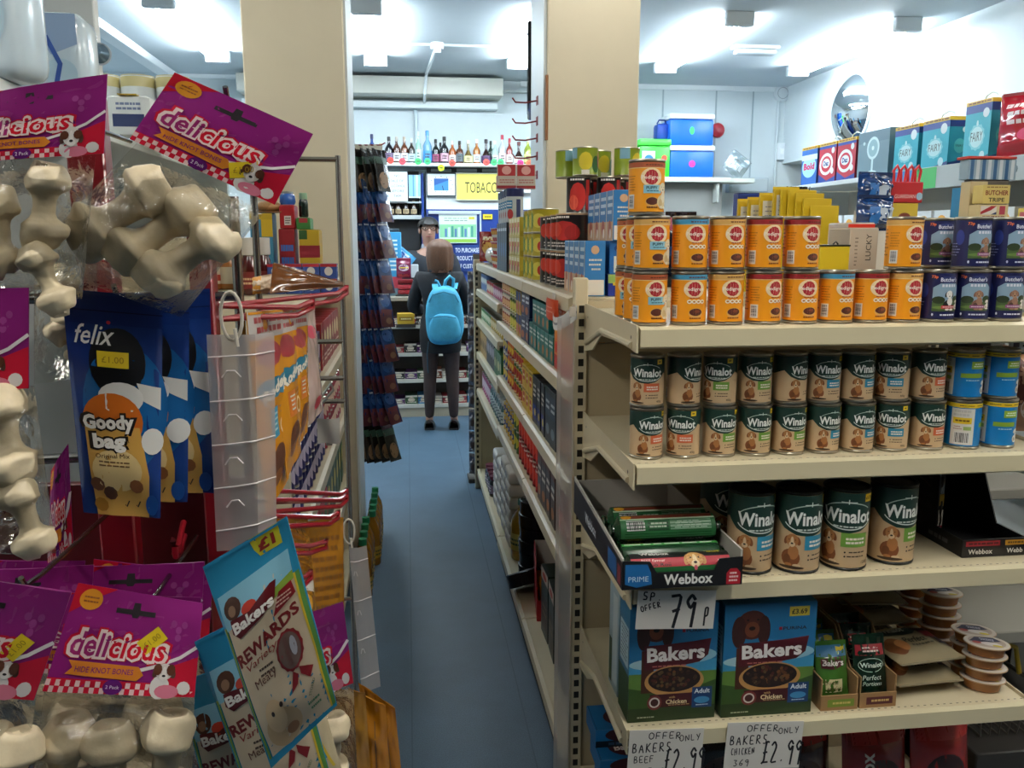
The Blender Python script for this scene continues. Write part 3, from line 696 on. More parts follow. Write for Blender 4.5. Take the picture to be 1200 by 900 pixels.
def pouch(b, w, h, d, m, seed=1, seal=.07, wr=.004, back=None, bend=0.0, p=1.7, edge=None):
    """flat-seamed pouch, standing: x across, z up, front at -y. returns the front map for artwork"""
    def prof(u, v):
        a = max(0, 1 - abs(2 * u / w) ** p) ; vv = v / h
        e = min(1, max(0, (vv - .02) / .22)) * min(1, max(0, (1 - seal - vv) / .25)); e = e * e * (3 - 2 * e)
        return d / 2 * a ** .75 * e + .0008
    def front(u, v, e=0):
        n = noise.noise(Vector((u / w * 3.1 + seed, v / h * 4.3, seed * 1.3))) * wr + noise.noise(Vector((u / w * 9 + seed, v / h * 7, 3))) * wr * .35
        q = min(1, 6 * (1 - abs(2 * u / w)) + .15)
        return (u, -prof(u, v) - e - n * q + bend * ((v / h - 1) ** 2), v)
    def bk(u, v):
        n = noise.noise(Vector((u / w * 3.1 + seed + 5, v / h * 4.3, seed * 1.3))) * wr
        q = min(1, 6 * (1 - abs(2 * u / w)) + .15); o = front(u, v)
        return (u, max(prof(u, v) + n * q + bend * ((v / h - 1) ** 2), o[1] + .0006), v)
    b.grid(28, 36, lambda a, c: front((a - .5) * w, c * h), m); b.grid(28, 36, lambda a, c: bk((a - .5) * w, c * h), back or m, flip=True)
    for sx in (-.5, .5): b.grid(1, 36, lambda a, c: front(sx * w, c * h) if (a < .5) == (sx > 0) else bk(sx * w, c * h), edge or m)
    b.grid(28, 1, lambda a, c: (front((a - .5) * w, h) if c < .5 else bk((a - .5) * w, h)), edge or m); b.grid(28, 1, lambda a, c: (bk((a - .5) * w, 0) if c < .5 else front((a - .5) * w, 0)), edge or m)
    return front
b = B(); f = pouch(b, .10, .2, .05, C('#b98a68', .3)); A = Art(); A.ell(-.02, .12, .03, .06, '#5a2c22'); A.ell(.02, .06, .025, .03, '#d9c9b8'); b.art(A, f, .0002); b.obj('bag', t); B().box((-.05, -.0015, .1985), (.05, .0015, .206), C('#cf9a74', .3)).obj('seal', t)
t = thing('leaflet', 'small black and white card at the right end under the top shelf', 'card', (at(1195, 420, Y=1.72).x, 1.72, S2 + .206 + .001))
b = B().box((-.03, -.001, 0), (.03, .001, .05), C('#e8e6e2', .5)); A = Art(); A.rect(-.02, .012, -.005, .04, '#3a2a38'); A.bars(0, .01, .026, .04, 3, '#222222', 4); b.art(A, on_front(-.001), sub=0); b.obj('card', t)
B().box((-.031, -.002, -.004), (.031, .002, .0), C('#44403a', .4)).obj('clip', t)

# big tins on the third shelf
_big = {}
def big(fl, label, x, y, rot):
    if fl not in _big: _big[fl] = Stock(lambda: tin('large_dog_food_tin', 'tin', .0505, .183, '#c4a883', win_art(fl, 1.76, '£1.75'), None, C('#1f211f', .35, .6)))
    return _big[fl].put(label, (x, y, S3 + .0006), rad(rot), 'large dog food tins on the third end shelf')
for px, py, fl, ro, lab in ((876, 676, 'tripe', 4, 'large green and cream dog food tin nearest the open black tray'), (931, 675, 'tripe', 2, 'large green and cream dog food tin second from the open black tray'),
                            (986, 671, 'lamb', -28, 'large cream and green tin with a green flavour patch in its middle'), (1041, 664, 'lamb', 8, 'large green and cream dog food tin nearest the black display carton')):
    q = at(px, py - 2, Z=S3); d = Vector((q.x, q.y, 0)).normalized(); big(fl, lab, q.x + d.x * .0505, q.y + d.y * .0505, ro)
big('tripe', 'large dog food tin set back in shadow behind the open black tray', at(845, 600, Y=1.83).x, 1.83, 20)
# ================================================================ boxes, trays, bags and price cards of the end bay
def on_roll(R, x0=0):     # lying along x, u along x, v up around the front
    return lambda u, v, e: (x0 + u, -(R + e + .0001) * math.cos(v / R), R + (R + e + .0001) * math.sin(v / R))
def chub_art(black=True):
    A = Art()
    A.rect(-.105, -.034, .105, -.006, '#1c5a2e'); A.rect(-.105, -.006, .105, .014, '#a3142a'); A.rect(-.105, .014, .105, .042, '#111113')
    A.rect(-.105, .042, .105, .052, '#3b8f3f'); A.bars(-.1, .043, .1, .051, 1, '#e7eee0', 3, .5)
    A.text('Webbox', -.052, .0285, '#eceae4', w=.062, bold=.02); A.text('BEEF flavour', -.058, .0085, '#e8c9c4', w=.05, h=.006); A.text('Chub Roll', -.052, -.001, '#2a0a10', w=.06, h=.007, bold=.02)
    A.text('IMPROVED', .075, .036, '#e6d23a', w=.036, bold=.02); A.text('RECIPE', .075, .0295, '#e6d23a', w=.026, bold=.02); A.face(.03, .008, .045, '#c99a5e', '#e6cfa4', '#b58248', True); A.text('Sn', .084, .0, '#ece6e0', w=.012)
    return A
def chub_back():
    A = Art(); A.rect(-.105, -.03, .105, .03, '#1f6234'); A.rect(-.105, .03, .105, .052, '#0f0f11'); A.rect(-.105, .012, .105, .016, '#b8d2b4')
    A.barcode(-.092, -.012, -.052, .01); A.rect(-.045, -.012, .0, .01, '#0f3d20'); A.bars(-.042, -.008, -.003, .006, 2, '#b9c9b4', 5); A.rect(.004, -.012, .095, .01, '#7ba083'); A.bars(.01, -.01, .09, .008, 4, '#b9d0bd', 6, .3)
    A.text('Webbox', -.058, .041, '#d9d6cf', w=.055, bold=.01); A.ell(.03, .04, .03, .008, '#c9a27a'); A.rect(-.1, .016, .1, .028, '#7a3422'); A.ell(-.09, .022, .012, .007, '#e0a02a')
    return A
def make_chub(art):
    o = B(); R = .0285; o.X = Matrix.Translation((0, 0, R)) @ Matrix.Rotation(PI / 2, 4, 'Y')
    o.lathe([(0, -.122), (.012, -.122), (.008, -.116), (.016, -.111), (.026, -.106), (R, -.096), (R, .096), (.026, .106), (.016, .111), (.008, .116), (.012, .122), (0, .122)], C('#173a22', .25), 28); o.X = None
    o.art(art, on_roll(R), .00008, .008); ob = o.obj('dog_food_roll'); tag(ob, '', 'dog food roll')
    for q in (-1, 1):
        c = B(); c.X = Matrix.Translation((q * .116, 0, R)) @ Matrix.Rotation(PI / 2, 4, 'Y'); c.lathe([(.0085, -.003), (.0098, -.003), (.0098, .003), (.0085, .003)], C('#b9b9b9', .25, 1), 12); c.obj('metal_clip', ob)
    return ob
TX0, TX1, TYF, TYB, TZ = .418, .672, 1.575, 2.075, S3 + .0145
t = thing('display_tray', 'open black cardboard tray of dog food rolls jutting over the third shelf edge', 'tray', (0, 0, 0))
card = C('#b8b4ac', .7); blk = C('#111114', .45)
B().box((TX0, TYF, TZ), (TX1, TYB, TZ + .003), card).obj('tray_floor', t)
fr = B().prism([(TX0, TZ), (TX1, TZ), (TX1, TZ + .06), (TX1 - .05, TZ + .058), (TX1 - .06, TZ + .034), (TX0 + .072, TZ + .034), (TX0 + .058, TZ + .058), (TX0, TZ + .062)], 'y', TYF - .003, TYF, blk); A = Art(); cx = (TX0 + TX1) / 2
A.poly([(TX0 + .006, TZ + .012), (TX0 + .03, TZ + .004), (TX0 + .062, TZ + .010), (TX0 + .06, TZ + .034), (TX0 + .052, TZ + .053), (TX0 + .006, TZ + .054)], '#1b66a4'); A.text('PRIME', TX0 + .034, TZ + .022, '#cfe0ea', w=.042, h=.011)
A.text('Webbox', cx + .012, TZ + .018, '#f0efea', w=.104, h=.023, bold=.03)
A.poly([(TX1 - .034, TZ + .002), (TX1 - .004, TZ + .002), (TX1 - .004, TZ + .026), (TX1 - .012, TZ + .036), (TX1 - .026, TZ + .036), (TX1 - .034, TZ + .026)], '#b3182a'); A.bars(TX1 - .03, TZ + .006, TX1 - .008, TZ + .03, 3, '#f0d9d4', 2)
fr.art(A, on_front(TYF - .003), sub=0)
fr.obj('front_panel', t)
sd = B().add([(TX0, TYF, TZ), (TX0, TYB, TZ), (TX0, TYB, TZ + .095), (TX0, TYF, TZ + .066), (TX0 + .004, TYF, TZ), (TX0 + .004, TYB, TZ), (TX0 + .004, TYB, TZ + .095), (TX0 + .004, TYF, TZ + .066)],
    [(0, 1, 2, 3), (7, 6, 5, 4), (3, 2, 6, 7), (0, 3, 7, 4), (1, 5, 6, 2), (0, 4, 5, 1)], card)
A = Art(); A.poly([(-TYB, TZ), (-TYF, TZ), (-TYF, TZ + .058), (-TYB, TZ + .085)], '#14161f'); A.rect(-TYF - .12, TZ + .006, -TYF - .045, TZ + .05, '#1c5b9a'); A.rect(-TYF - .036, TZ + .004, -TYF - .01, TZ + .045, '#8c3a44'); A.text('Webbox', -TYF - .3, TZ + .034, '#cfd3da', w=.12, h=.026, bold=.02); sd.art(A, on_left(TX0), sub=0); sd.obj('side_panel', t, smooth=0)
sd = B().box((TX1 - .004, TYF, TZ), (TX1, TYB, TZ + .075), card); sd.obj('side_panel', t, smooth=0)
B().box((TX0 + .004, TYB - .004, TZ), (TX1 - .004, TYB, TZ + .085), card).obj('back_panel', t)
ca, cb = Stock(lambda: make_chub(chub_art())), Stock(lambda: make_chub(chub_back()))
mx = (TX0 + TX1) / 2
for i, (y, z, ro, st, lab) in enumerate(((1.607, .0032, rad(-34), ca, 'black and red dog food roll at the front of the tray, printed name upright'), (1.667, .0032, PI, ca, 'dog food roll lying second in the tray with its name upside down'),
        (1.728, .0032, rad(-50), cb, 'green backed dog food roll in the middle of the tray'), (1.79, .0032, rad(-40), cb, 'dog food roll fourth from the front of the tray'), (1.852, .0032, 0, ca, 'dog food roll fifth from the front of the tray'),
        (1.70, .0545, rad(-35), cb, 'green dog food roll with a barcode lying on the second layer'), (1.762, .0545, rad(-30), cb, 'dog food roll at the back of the second layer in the tray'))):
    rx = (ro, 0, 0) if abs(ro) < 3 else (0, 0, PI)
    R_ = .0285; off = Vector((0, 0, R_)) - Matrix.Rotation(rx[0], 3, 'X') @ Vector((0, 0, R_))
    st.put(lab, (mx, y + off.y, TZ + z + off.z), rx, 'dog food rolls in the black tray')
def price_card(label, px0, py0, px1, py1, Y, draw, tilt=0):
    a, b_ = at(px0, py0, Y=Y), at(px1, py1, Y=Y); w, h = b_.x - a.x, a.z - b_.z
    t = thing('price_card', label, 'price card', (a.x, Y, a.z), (0, tilt, 0)); b = B().box((0, -.0006, -h), (w, .0006, 0), C('#dedbd4', .6)); A = Art(); draw(A, w, h); b.art(A, on_front(-.0006), sub=0); b.obj('card', t, smooth=0)
    B().box((w * .4, .0007, -.012), (w * .6, .003, -.002), C('#c9c6b8', .4)).obj('tape', t)
def d79(A, w, h):
    A.pen('7', w * .42, -h * .88, h * .75, wid=.42, w=.0068); A.pen('9', w * .62, -h * .82, h * .75, wid=.38, w=.0068); A.pen('p', w * .86, -h * .78, h * .4, wid=.3, w=.004)
    A.pen('SP.', w * .06, -h * .24, h * .2, wid=.7, rot=-.02, w=.003); A.pen('OFFER', w * .06, -h * .56, h * .15, wid=.5, rot=.28, w=.0024)
def d299(kind):
    def f(A, w, h):
        A.pen('OFFER', w * .26, -h * .2, h * .14, wid=.75, w=.0022); A.pen('ONLY', w * .68, -h * .27, h * .13, wid=.65, rot=.08, w=.002); A.pen('BAKERS', w * .05, -h * .47, h * .19, wid=.5, w=.0026)
        A.pen(kind[0], w * .08, -h * .69, h * .14, wid=.36 if len(kind[0]) > 5 else .6, gap=.14, rot=.03, w=.002); A.pen(kind[1], w * .12, -h * .92, h * .13, wid=.7, w=.002)
        A.pen('£2.99', w * .49, -h * .86, h * .46, wid=.30, gap=.07, w=.0044, jig=.03)
    return f
price_card('white handwritten 79p offer card below the open black tray', 748, 692, 838, 732, 1.611, d79, .05)
price_card('white handwritten card under the left blue dog food box', 738, 856, 823, 905, 1.612, d299(('BEEF', '1.35g')), .04)
price_card('white handwritten card under the right blue dog food box', 853, 847, 939, 895, 1.612, d299(('CHICKEN', '369')), .05)

# kibble boxes
def bakers_art(w, h, seed=1):
    A = Art(); g = random.Random(seed); x = w / 2
    A.rect(-x, 0, x, h, '#3c8fb9'); A.rect(-x, h * .52, x, h, '#236f9f'); A.ell(.15 * w, .56 * h, .35 * w, .07 * h, '#8fc0d2'); A.ell(-.2 * w, .5 * h, .3 * w, .05 * h, '#a5cbd4')
    A.rect(-x, 0, x, h * .42, '#5d7f35'); A.poly([(-x, .3 * h), (0, .22 * h), (x, .34 * h), (x, 0), (-x, 0)], '#33501f'); A.rect(-x, 0, x, .12 * h, '#22371a')
    A.ell(-.2 * w, .82 * h, .17 * w, .13 * h, '#4a2013'); A.ell(-.34 * w, .76 * h, .08 * w, .14 * h, '#341309'); A.ell(-.07 * w, .77 * h, .07 * w, .13 * h, '#341309'); A.ell(-.2 * w, .78 * h, .08 * w, .07 * h, '#6d3a22'); A.ell(-.2 * w, .79 * h, .035 * w, .018 * h, '#120806')
    A.ell(-.25 * w, .865 * h, .014 * w, .01 * h, '#0f0604'); A.ell(-.14 * w, .865 * h, .014 * w, .01 * h, '#0f0604'); A.rect(-.36 * w, .25 * h, -.22 * w, .62 * h, '#43200f')
    A.poly([(-.33 * w, .45 * h), (-.05 * w, .46 * h), (.3 * w, .5 * h), (.4 * w, .56 * h), (.43 * w, .7 * h), (.2 * w, .68 * h), (-.1 * w, .665 * h), (-.33 * w, .66 * h)], '#4b0f17')
    A.text('Bakers', .03 * w, .585 * h, '#f4f1ec', w=.66 * w, h=.125 * h, bold=.035, rot=.03); A.bars(-.25 * w, .47 * h, .15 * w, .49 * h, 1, '#a8605a', 4)
    A.ell(.02 * w, .345 * h, .34 * w, .135 * h, '#b98a4f', n=32); A.ell(.02 * w, .36 * h, .3 * w, .11 * h, '#1d100c', n=32)
    vs = []; 
    for i in range(60):
        a, r = g.random() * 2 * PI, math.sqrt(g.random()) * .9
        A.ell(.02 * w + .28 * w * r * math.cos(a), .36 * h + .1 * h * r * math.sin(a), .022 * w, .014 * h, g.choice(['#3b2418', '#55301c', '#2a1812', '#6b4522', '#4a1c16', '#59482a']), n=7, rot=a)
    A.poly([(-.26 * w, .235 * h), (.3 * w, .235 * h), (.26 * w, .12 * h), (-.2 * w, .12 * h)], '#3f0d14'); A.ell(-.2 * w, .165 * h, .085 * w, .065 * h, '#6e2a2a'); A.ell(-.2 * w, .165 * h, .062 * w, .045 * h, '#d3cdc6'); A.ell(-.2 * w, .165 * h, .045 * w, .033 * h, '#3b1212')
    A.text('with', .0, .205 * h, '#dcb97a', w=.07 * w); A.text('Chicken', .05 * w, .165 * h, '#e8d6a8', w=.24 * w, bold=.02); A.bars(-.05 * w, .13 * h, .2 * w, .142 * h, 1, '#b99a6a', 4)
    A.rect(.23 * w, .1 * h, .46 * w, .28 * h, '#163a6c'); A.text('Adult', .345 * w, .245 * h, '#e6ecf2', w=.18 * w, bold=.02); A.ell(.345 * w, .165 * h, .09 * w, .03 * h, '#3d86b8'); A.bars(.27 * w, .115 * h, .42 * w, .13 * h, 1, '#c9d8e6', 7)
    A.text('PURINA', .27 * w, .775 * h, '#2a1a22', w=.26 * w, h=.03 * h, bold=.02); A.rect(.245 * w - .15 * w, .762 * h, .245 * w - .115 * w, .79 * h, '#8c1a24')
    A.rect(.2 * w, .88 * h, .42 * w, .965 * h, '#d8bd3a'); A.text('£3.69', .31 * w, .92 * h, '#2a2410', w=.17 * w, bold=.03); A.bars(-.4 * w, .03 * h, -.2 * w, .05 * h, 1, '#a9b09a', 3)
    return A
def bakers(label, x0, x1, y, h, seed):
    w = x1 - x0; t = thing('dog_food_box', label, 'box', ((x0 + x1) / 2, y, S4 + .0008), 0); d = .085
    b = B().box((-w / 2, 0, 0), (w / 2, d, h), C('#2d6d92', .35), .0012); b.art(bakers_art(w, h, seed), on_front(0), .00005, 0); A = Art(); A.rect(-d, 0, 0, h * .4, '#2f4a22'); A.rect(-d * .9, h * .45, -d * .1, h * .8, '#b9d0d8'); A.bars(-d * .85, h * .48, -d * .15, h * .78, 9, '#3a5a6a', 4, .3); b.art(A, on_left(-w / 2), .00008, 0); b.obj('carton', t)
    B().box((-w / 2 + .001, .002, h - .0002), (w / 2 - .001, d - .002, h + .0014), C('#3c7ea4', .4)).obj('top_flap', t)
bakers('blue dog food carton showing kibble, left one beneath the 79p card', .460, .658, 1.655, .272, 1); bakers('blue dog food carton showing kibble, right one beside the pouches', .671, .882, 1.650, .265, 5)
# a second pair behind, seen past the left edge
for i, (x, y) in enumerate(((.462, 1.76),)):
    t = thing('dog_food_box', 'pale sided dog food carton standing behind the left blue carton', 'box', (x, y, S4 + .0008)); b = B().box((0, 0, 0), (.2, .085, .26), C('#9fb6bd', .35), .0012); A = Art(); A.rect(-.08, .01, -.055, .12, '#39502a'); A.rect(-.05, .02, -.01, .24, '#c5d2d4'); b.art(A, on_left(0), .0001, 0); b.obj('carton', t); B().box((.002, .002, .2602), (.198, .083, .2615), C('#7fa3b2', .4)).obj('top_flap', t)
# shelf-ready trays with pouches
def srp(label, x, w, d, h, strip, rz=0):
    t = thing('display_box', label, 'box', (x, 1.648, S4 + .0008), rz); m = C('#96744c', .75)
    B().box((0, 0, 0), (w, d, .003), m).obj('tray_floor', t)
    b = B().box((0, 0, .003), (w, .003, .036), m); A = Art(); A.rect(w * .18, .008, w * .9, .026, strip); A.bars(w * .3, .012, w * .8, .022, 1, '#c9b36a', 3); b.art(A, on_front(0), sub=0); b.obj('front_panel', t)
    for x_ in (0, w - .003):
        B().prism([(0.003, .003), (d, .003), (d, h), (d * .45, h), (.05, .075), (0.003, .075)], 'x', x_, x_ + .003, m).obj('side_panel', t, smooth=0)
    B().box((.003, d - .003, .003), (w - .003, d, h), m).obj('back_panel', t)
    return t
tx = at(957, 852, Z=S4).x + .02
srp('brown cardboard display box of small green pouches', .905, .088, .26, .15, '#6f8a2a'); srp('brown cardboard display box of dark green pouches', .998, .088, .26, .15, '#4a141c')
def pouch_thing(name, cat, label, w, h, d, base, art, loc, rot, group=None, seed=1, r=.22, wr=.004, seal=.07, bend=0, parts=None):
    t = thing(name, label, cat, loc, rot, group); b = B(); f = pouch(b, w, h, d, C(base, r, 0, .3), seed, seal, wr, bend=bend); 
    if art: b.art(art, f, .00022, .012)
    b.obj('pouch', t, smooth=60)
    sB = B(); sB.grid(8, 1, lambda a, c: (f((a - .5) * w * .98, h - .002 - c * h * seal * .5, .0012)), C(base, r, 0, .5)); sB.obj('seal', t)
    return t, f
def gp():
    A = Art(); A.rect(-.036, .1, .036, .125, '#2f6f96'); A.poly([(-.028, .075), (.0, .072), (.03, .082), (.03, .102), (-.028, .096)], '#4b0f17'); A.text('Bakers', .0, .087, '#f1ece6', w=.05, bold=.03); A.rect(-.03, .02, .02, .05, '#d9cf9e'); A.text('Dental', -.006, .042, '#5b3a1a', w=.034); A.text('sticks', .0, .029, '#5b3a1a', w=.034); A.rect(.012, .11, .032, .122, '#d8c43a')
    return A
for i in range(3):
    pouch_thing('treat_pouch', 'pouch', 'small green dog treat pouch %s in its display box' % ('at the front', 'second', 'third')[i], .076, .135, .024, '#3f6d28', gp(), (.949, 1.676 + i * .055, S4 + .0085), (rad(-14), 0, 0), 'green treat pouches', 3 + i)
def wp():
    A = Art(); A.rect(-.034, .098, .034, .122, '#9a1526'); A.bars(-.02, .104, .02, .118, 2, '#e3c9c4', 3); A.ring(0, .076, .03, .016, .0012, '#c8d4cc', 24); A.text('Winalot', 0, .076, '#e8ece8', w=.052, bold=.02); A.text('Perfect', .0, .048, '#e3e6de', w=.046, bold=.0, shear=.2); A.text('Portions', .0, .034, '#e3e6de', w=.046, shear=.2)
    return A
for i in range(3):
    pouch_thing('treat_pouch', 'pouch', 'shiny dark green dog food pouch %s in its display box' % ('at the front', 'second', 'third')[i], .078, .145, .022, '#122d22', wp(), (1.042, 1.676 + i * .055, S4 + .0085), (rad(-14), 0, 0), 'dark green pouches', 13 + i, .12)
# beige flat bags in stacks
def flatbag_art():
    A = Art(); A.rect(-.11, .135, .11, .165, '#14261f'); A.poly([(-.11, .135), (-.06, .122), (.02, .118), (.06, .14), (.06, .15), (-.11, .15)], '#14261f'); A.text('Winalot', -.035, .142, '#c9c6ba', w=.085, bold=.02)
    A.poly([(.02, .165), (.11, .165), (.11, .06), (.08, .07)], '#3a1019'); A.rect(.05, .1, .09, .125, '#7a1c28'); A.text('Perfect', .0, .095, '#2a2a1c', w=.08, shear=.2, bold=.02); A.bars(-.03, .072, .05, .082, 1, '#4a4632', 4); A.ell(-.075, .085, .032, .03, '#6b3c1c'); A.ell(-.06, .08, .02, .02, '#a8703f'); A.rect(.065, .07, .085, .09, '#211014')
    return A
def make_flat():
    t = thing('dog_food_bag', '', 'bag'); b = B(); b.X = Matrix.Translation((0, 0, .0225)) @ Matrix.Rotation(rad(-90), 4, 'X') @ Matrix.Translation((0, 0, -.085)) 
    f = pouch(b, .20, .17, .036, C('#8d8062', .55), 5, .05, .004, p=4); b.art(flatbag_art(), lambda u, v, e: f(u * .88, (v - .06) * 1.12 + .03, e), .0007, .008); b.obj('bag', t, smooth=60)
    s = B(); s.box((-.098, -.088, .021), (.098, -.083, .025), C('#80745a', .6), .001); s.obj('seal', t); return t
FB = Stock(make_flat)
for i, (x, y, z, rz, lab) in enumerate(((1.185, 1.755, 0, 3, 'beige dog food bag at the bottom of the front stack'), (1.18, 1.752, .047, 6, 'beige dog food bag with readable print on top of the front stack'),
        (1.17, 1.94, 0, 0, 'beige dog food bag at the bottom of the rear stack'), (1.175, 1.945, .047, 4, 'beige dog food bag second up in the rear stack'), (1.16, 1.945, .094, -6, 'beige dog food bag third up in the rear stack'), (1.165, 1.94, .141, 2, 'beige dog food bag on top of the rear stack'))):
    FB.put(lab, (x + .002, y + .01, S4 + .009 + z * 1.2), rad(rz), 'beige dog food bags', (.86, 1, 1))
# oval foil topped tubs
def make_tub():
    t = thing('pet_food_tub', '', 'tub'); E = Matrix.Diagonal((1.32, 1.0, 1, 1)); b = B(); b.X = E; b.lathe([(0, 0.0005), (.034, 0.0005), (.037, .003), (.0395, .0255), (.0395, .026)], C('#a86c34', .25, 0, .3, .25), 32); b.lathe([(.0395, .0245), (.047, .0255), (.047, .0275), (.039, .0275)], C('#b9956a', .3), 32); b.obj('tub', t)
    l = B(); l.X = E; l.lathe([(.046, .0277), (.0455, .0285), (0, .0285)], C('#cfc6bb', .3), 32); A = Art(); A.ell(0, 0, .05, .036, '#b7a79a', n=28); A.poly([(-.048, -.008), (-.03, .024), (.02, .034), (.04, .014), (.0, -.004)], '#262a44'); A.ell(.01, -.012, .028, .012, '#d9d4d0'); A.ell(-.028, -.012, .012, .008, '#a13f38'); A.ell(.026, -.02, .014, .006, '#c9b63a'); A.bars(-.02, .008, .02, .022, 2, '#c9ccd8', 4)
    l.X = None; l.art(A, on_top(.0287), .00012, .02); l.obj('foil_lid', t); return t
TB = Stock(make_tub)
k = 0
for cx, cy, n, who in ((at(1146, 800, Y=1.70).x + .012, 1.70, 4, 'front left'), (1.348, 1.762, 4, 'front right'), (1.325, 1.86, 6, 'tall middle'), (1.335, 1.975, 7, 'back')):
    for i in range(n):
        TB.put('oval foil topped pet food tub, %s in the %s stack' % (('topmost' if i == n - 1 else nth(i) + ' up'), who), (cx - .002 + .002 * (i % 2), cy, S4 + .0008 + i * .0288), rad(-28 + 6 * (i % 3)), 'oval pet food tubs', (.8, .8, 1))
# black display carton on the third shelf
bx = at(1128, 655, Z=S3)
t = thing('display_box', 'black open display carton at the right of the third shelf', 'box', (bx.x, bx.y + .004, S3 + .001), rad(0)); m = C('#0e0e10', .4)
W_, D_ = .158, .34
B().box((0, 0, 0), (W_, D_, .003), m).obj('tray_floor', t)
b = B().box((0, 0, .003), (W_, .003, .042), m); A = Art(); A.text('Webbox', .045, .013, '#dcdad4', w=.06, bold=.02); A.rect(.008, .026, .092, .038, '#8c1822'); A.bars(.012, .028, .088, .036, 1, '#4a0c12', 4, .6); A.text('Webb', .13, .013, '#dcdad4', w=.04, bold=.02); A.rect(.105, .026, .152, .038, '#b07d1c'); A.bars(.11, .028, .15, .036, 1, '#5a3c08', 4, .6); b.art(A, on_front(0), sub=0); b.obj('front_panel', t)
b = B().prism([(0.003, .003), (D_, .003), (D_, .21), (.10, .17), (.10, .042), (.003, .042)], 'x', -.0005, .003, m); A = Art(); A.bars(-.30, .02, -.12, .12, 4, '#26262a', 4, .4); A.bars(-.14, .01, -.02, .03, 1, '#5a5a5e', 6, .5); A.line([(-.26, .165), (-.13, .13), (-.13, .15), (-.26, .187)], .005, '#4a463c'); b.art(A, on_left(-.0005), sub=0); b.obj('side_panel', t, smooth=0)
B().prism([(0.003, .003), (D_, .003), (D_, .21), (.16, .16), (.10, .042), (.003, .042)], 'x', W_ - .003, W_, m).obj('side_panel', t, smooth=0)
B().box((.003, D_ - .003, .003), (W_ - .003, D_, .21), C('#6a645c', .7)).obj('back_panel', t)
for i, (xx, yy, c) in enumerate(((.02, .16, '#a8821e'), (.02, .2, '#7a1f28'))):
    A = Art(); A.rect(-.02, .07, .02, .1, c); A.rect(-.02, .02, .02, .06, '#c9c2b8'); A.rect(-.02, .0, .02, .02, '#a01c3c')
    pouch_thing('treat_pouch', 'pouch', 'tall treat stick pack standing %s in the black display carton' % ('in front', 'behind')[i], .038, .15, .012, '#2b2620', A, (bx.x + .03, bx.y + yy, S3 + .0045), (0, 0, rad(-20)), None, 40 + i)
# blue cartons stacked on the lower shelf, left; red bags on the right
def make_carton():
    o = B().box((0, 0, 0), (.17, .12, .05), C('#1b6ba6', .4), .0015); A = Art(); A.rect(0, 0, .17, .05, '#1e78b4'); A.rect(0, 0, .17, .018, '#10222e'); A.bars(.03, .003, .15, .015, 1, '#3a5a78', 3, .6); A.ell(.085, .034, .06, .02, '#43121a'); o.art(A, on_front(0), .0001, 0)
    A = Art(); A.ell(.09, .055, .058, .042, '#43121a'); A.text('Bakers', .09, .05, '#efe6e0', w=.085, bold=.03); A.ell(.09, .087, .035, .012, '#6b2a1c'); o.art(A, on_top(.05), .0001, 0); ob = o.obj('pouch_carton'); tag(ob, '', 'carton'); f = B().box((.002, .0015, .0501), (.004, .1185, .0503), C('#13486e', .5)); f.obj('flap_edge', ob); return ob
PC = Stock(make_carton); zz = [.136, .1875, .239, .2905]
for i in range(4):
    PC.put('blue dog food pouch carton, %s in the leaning stack at the aisle corner' % ('lowest', 'second up', 'third up', 'topmost')[i], (.462 - .0, 1.80 + i * .055, .1315 + i * .0507), 0, 'blue pouch cartons')
PC.put('blue dog food pouch carton lying at the front of the bottom shelf', (.50, 1.665, .1315), 0, 'blue pouch cartons')
def redbag(label, px, py, Y, w, h, base, seed, txt=None, loc=None):
    A = Art(); A.ell(0, h * .45, w * .36, h * .2, '#2c1214'); A.rect(-w * .45, h * .75, w * .45, h * .9, '#a31b1b')
    if txt: A.text(txt, -w * .2, h * .45, '#c9c3bb', w=h * .5, bold=.02, rot=PI / 2)
    pouch_thing('dog_food_bag', 'bag', label, w, h, .07, base, A, loc, (rad(-8), 0, rad(3)), None, seed, .25)
redbag('red dog food bag with upright white lettering on the bottom shelf', 0, 0, 0, .17, .33, '#7d1715', 21, 'Webbox', (1.12, 1.74, .132))
redbag('bright red dog food bag standing right of the lettered one', 0, 0, 0, .16, .32, '#96201a', 22, None, (1.30, 1.75, .132)); redbag('dark brown dog food bag standing left of the lettered one', 0, 0, 0, .17, .33, '#3a1512', 23, None, (.93, 1.76, .132))
redbag('dark dog food bag behind the middle of the bottom shelf', 0, 0, 0, .17, .33, '#1e1614', 24, None, (.74, 1.80, .132))
t = thing('basket', 'yellow handled wire basket in shadow right of the bottom red bags', 'basket', (1.60, 2.02, .262)); 
b = B()
for i in range(7):
    u = i / 6; b.tube([(-.1 + .2 * u, -.12, .12), (-.08 + .16 * u, -.1, 0.003), (-.08 + .16 * u, .1, 0.003), (-.1 + .2 * u, .12, .12)], .0025, C('#77716a', .35, .7), 6)
b.tube([(-.1, -.12, .12), (.1, -.12, .12), (.1, .12, .12), (-.1, .12, .12)], .004, C('#77716a', .35, .7), 6, True); b.obj('wire_bowl', t); B().tube([(-.1, 0, .12), (-.08, 0, .2), (0, 0, .235), (.08, 0, .2), (.1, 0, .12)], .007, C('#b89a1e', .35), 8).obj('handle', t)
t2 = thing('shelving_unit', 'grey shelving of the next aisle glimpsed right of the end bay', 'shelving', (0, 0, 0))
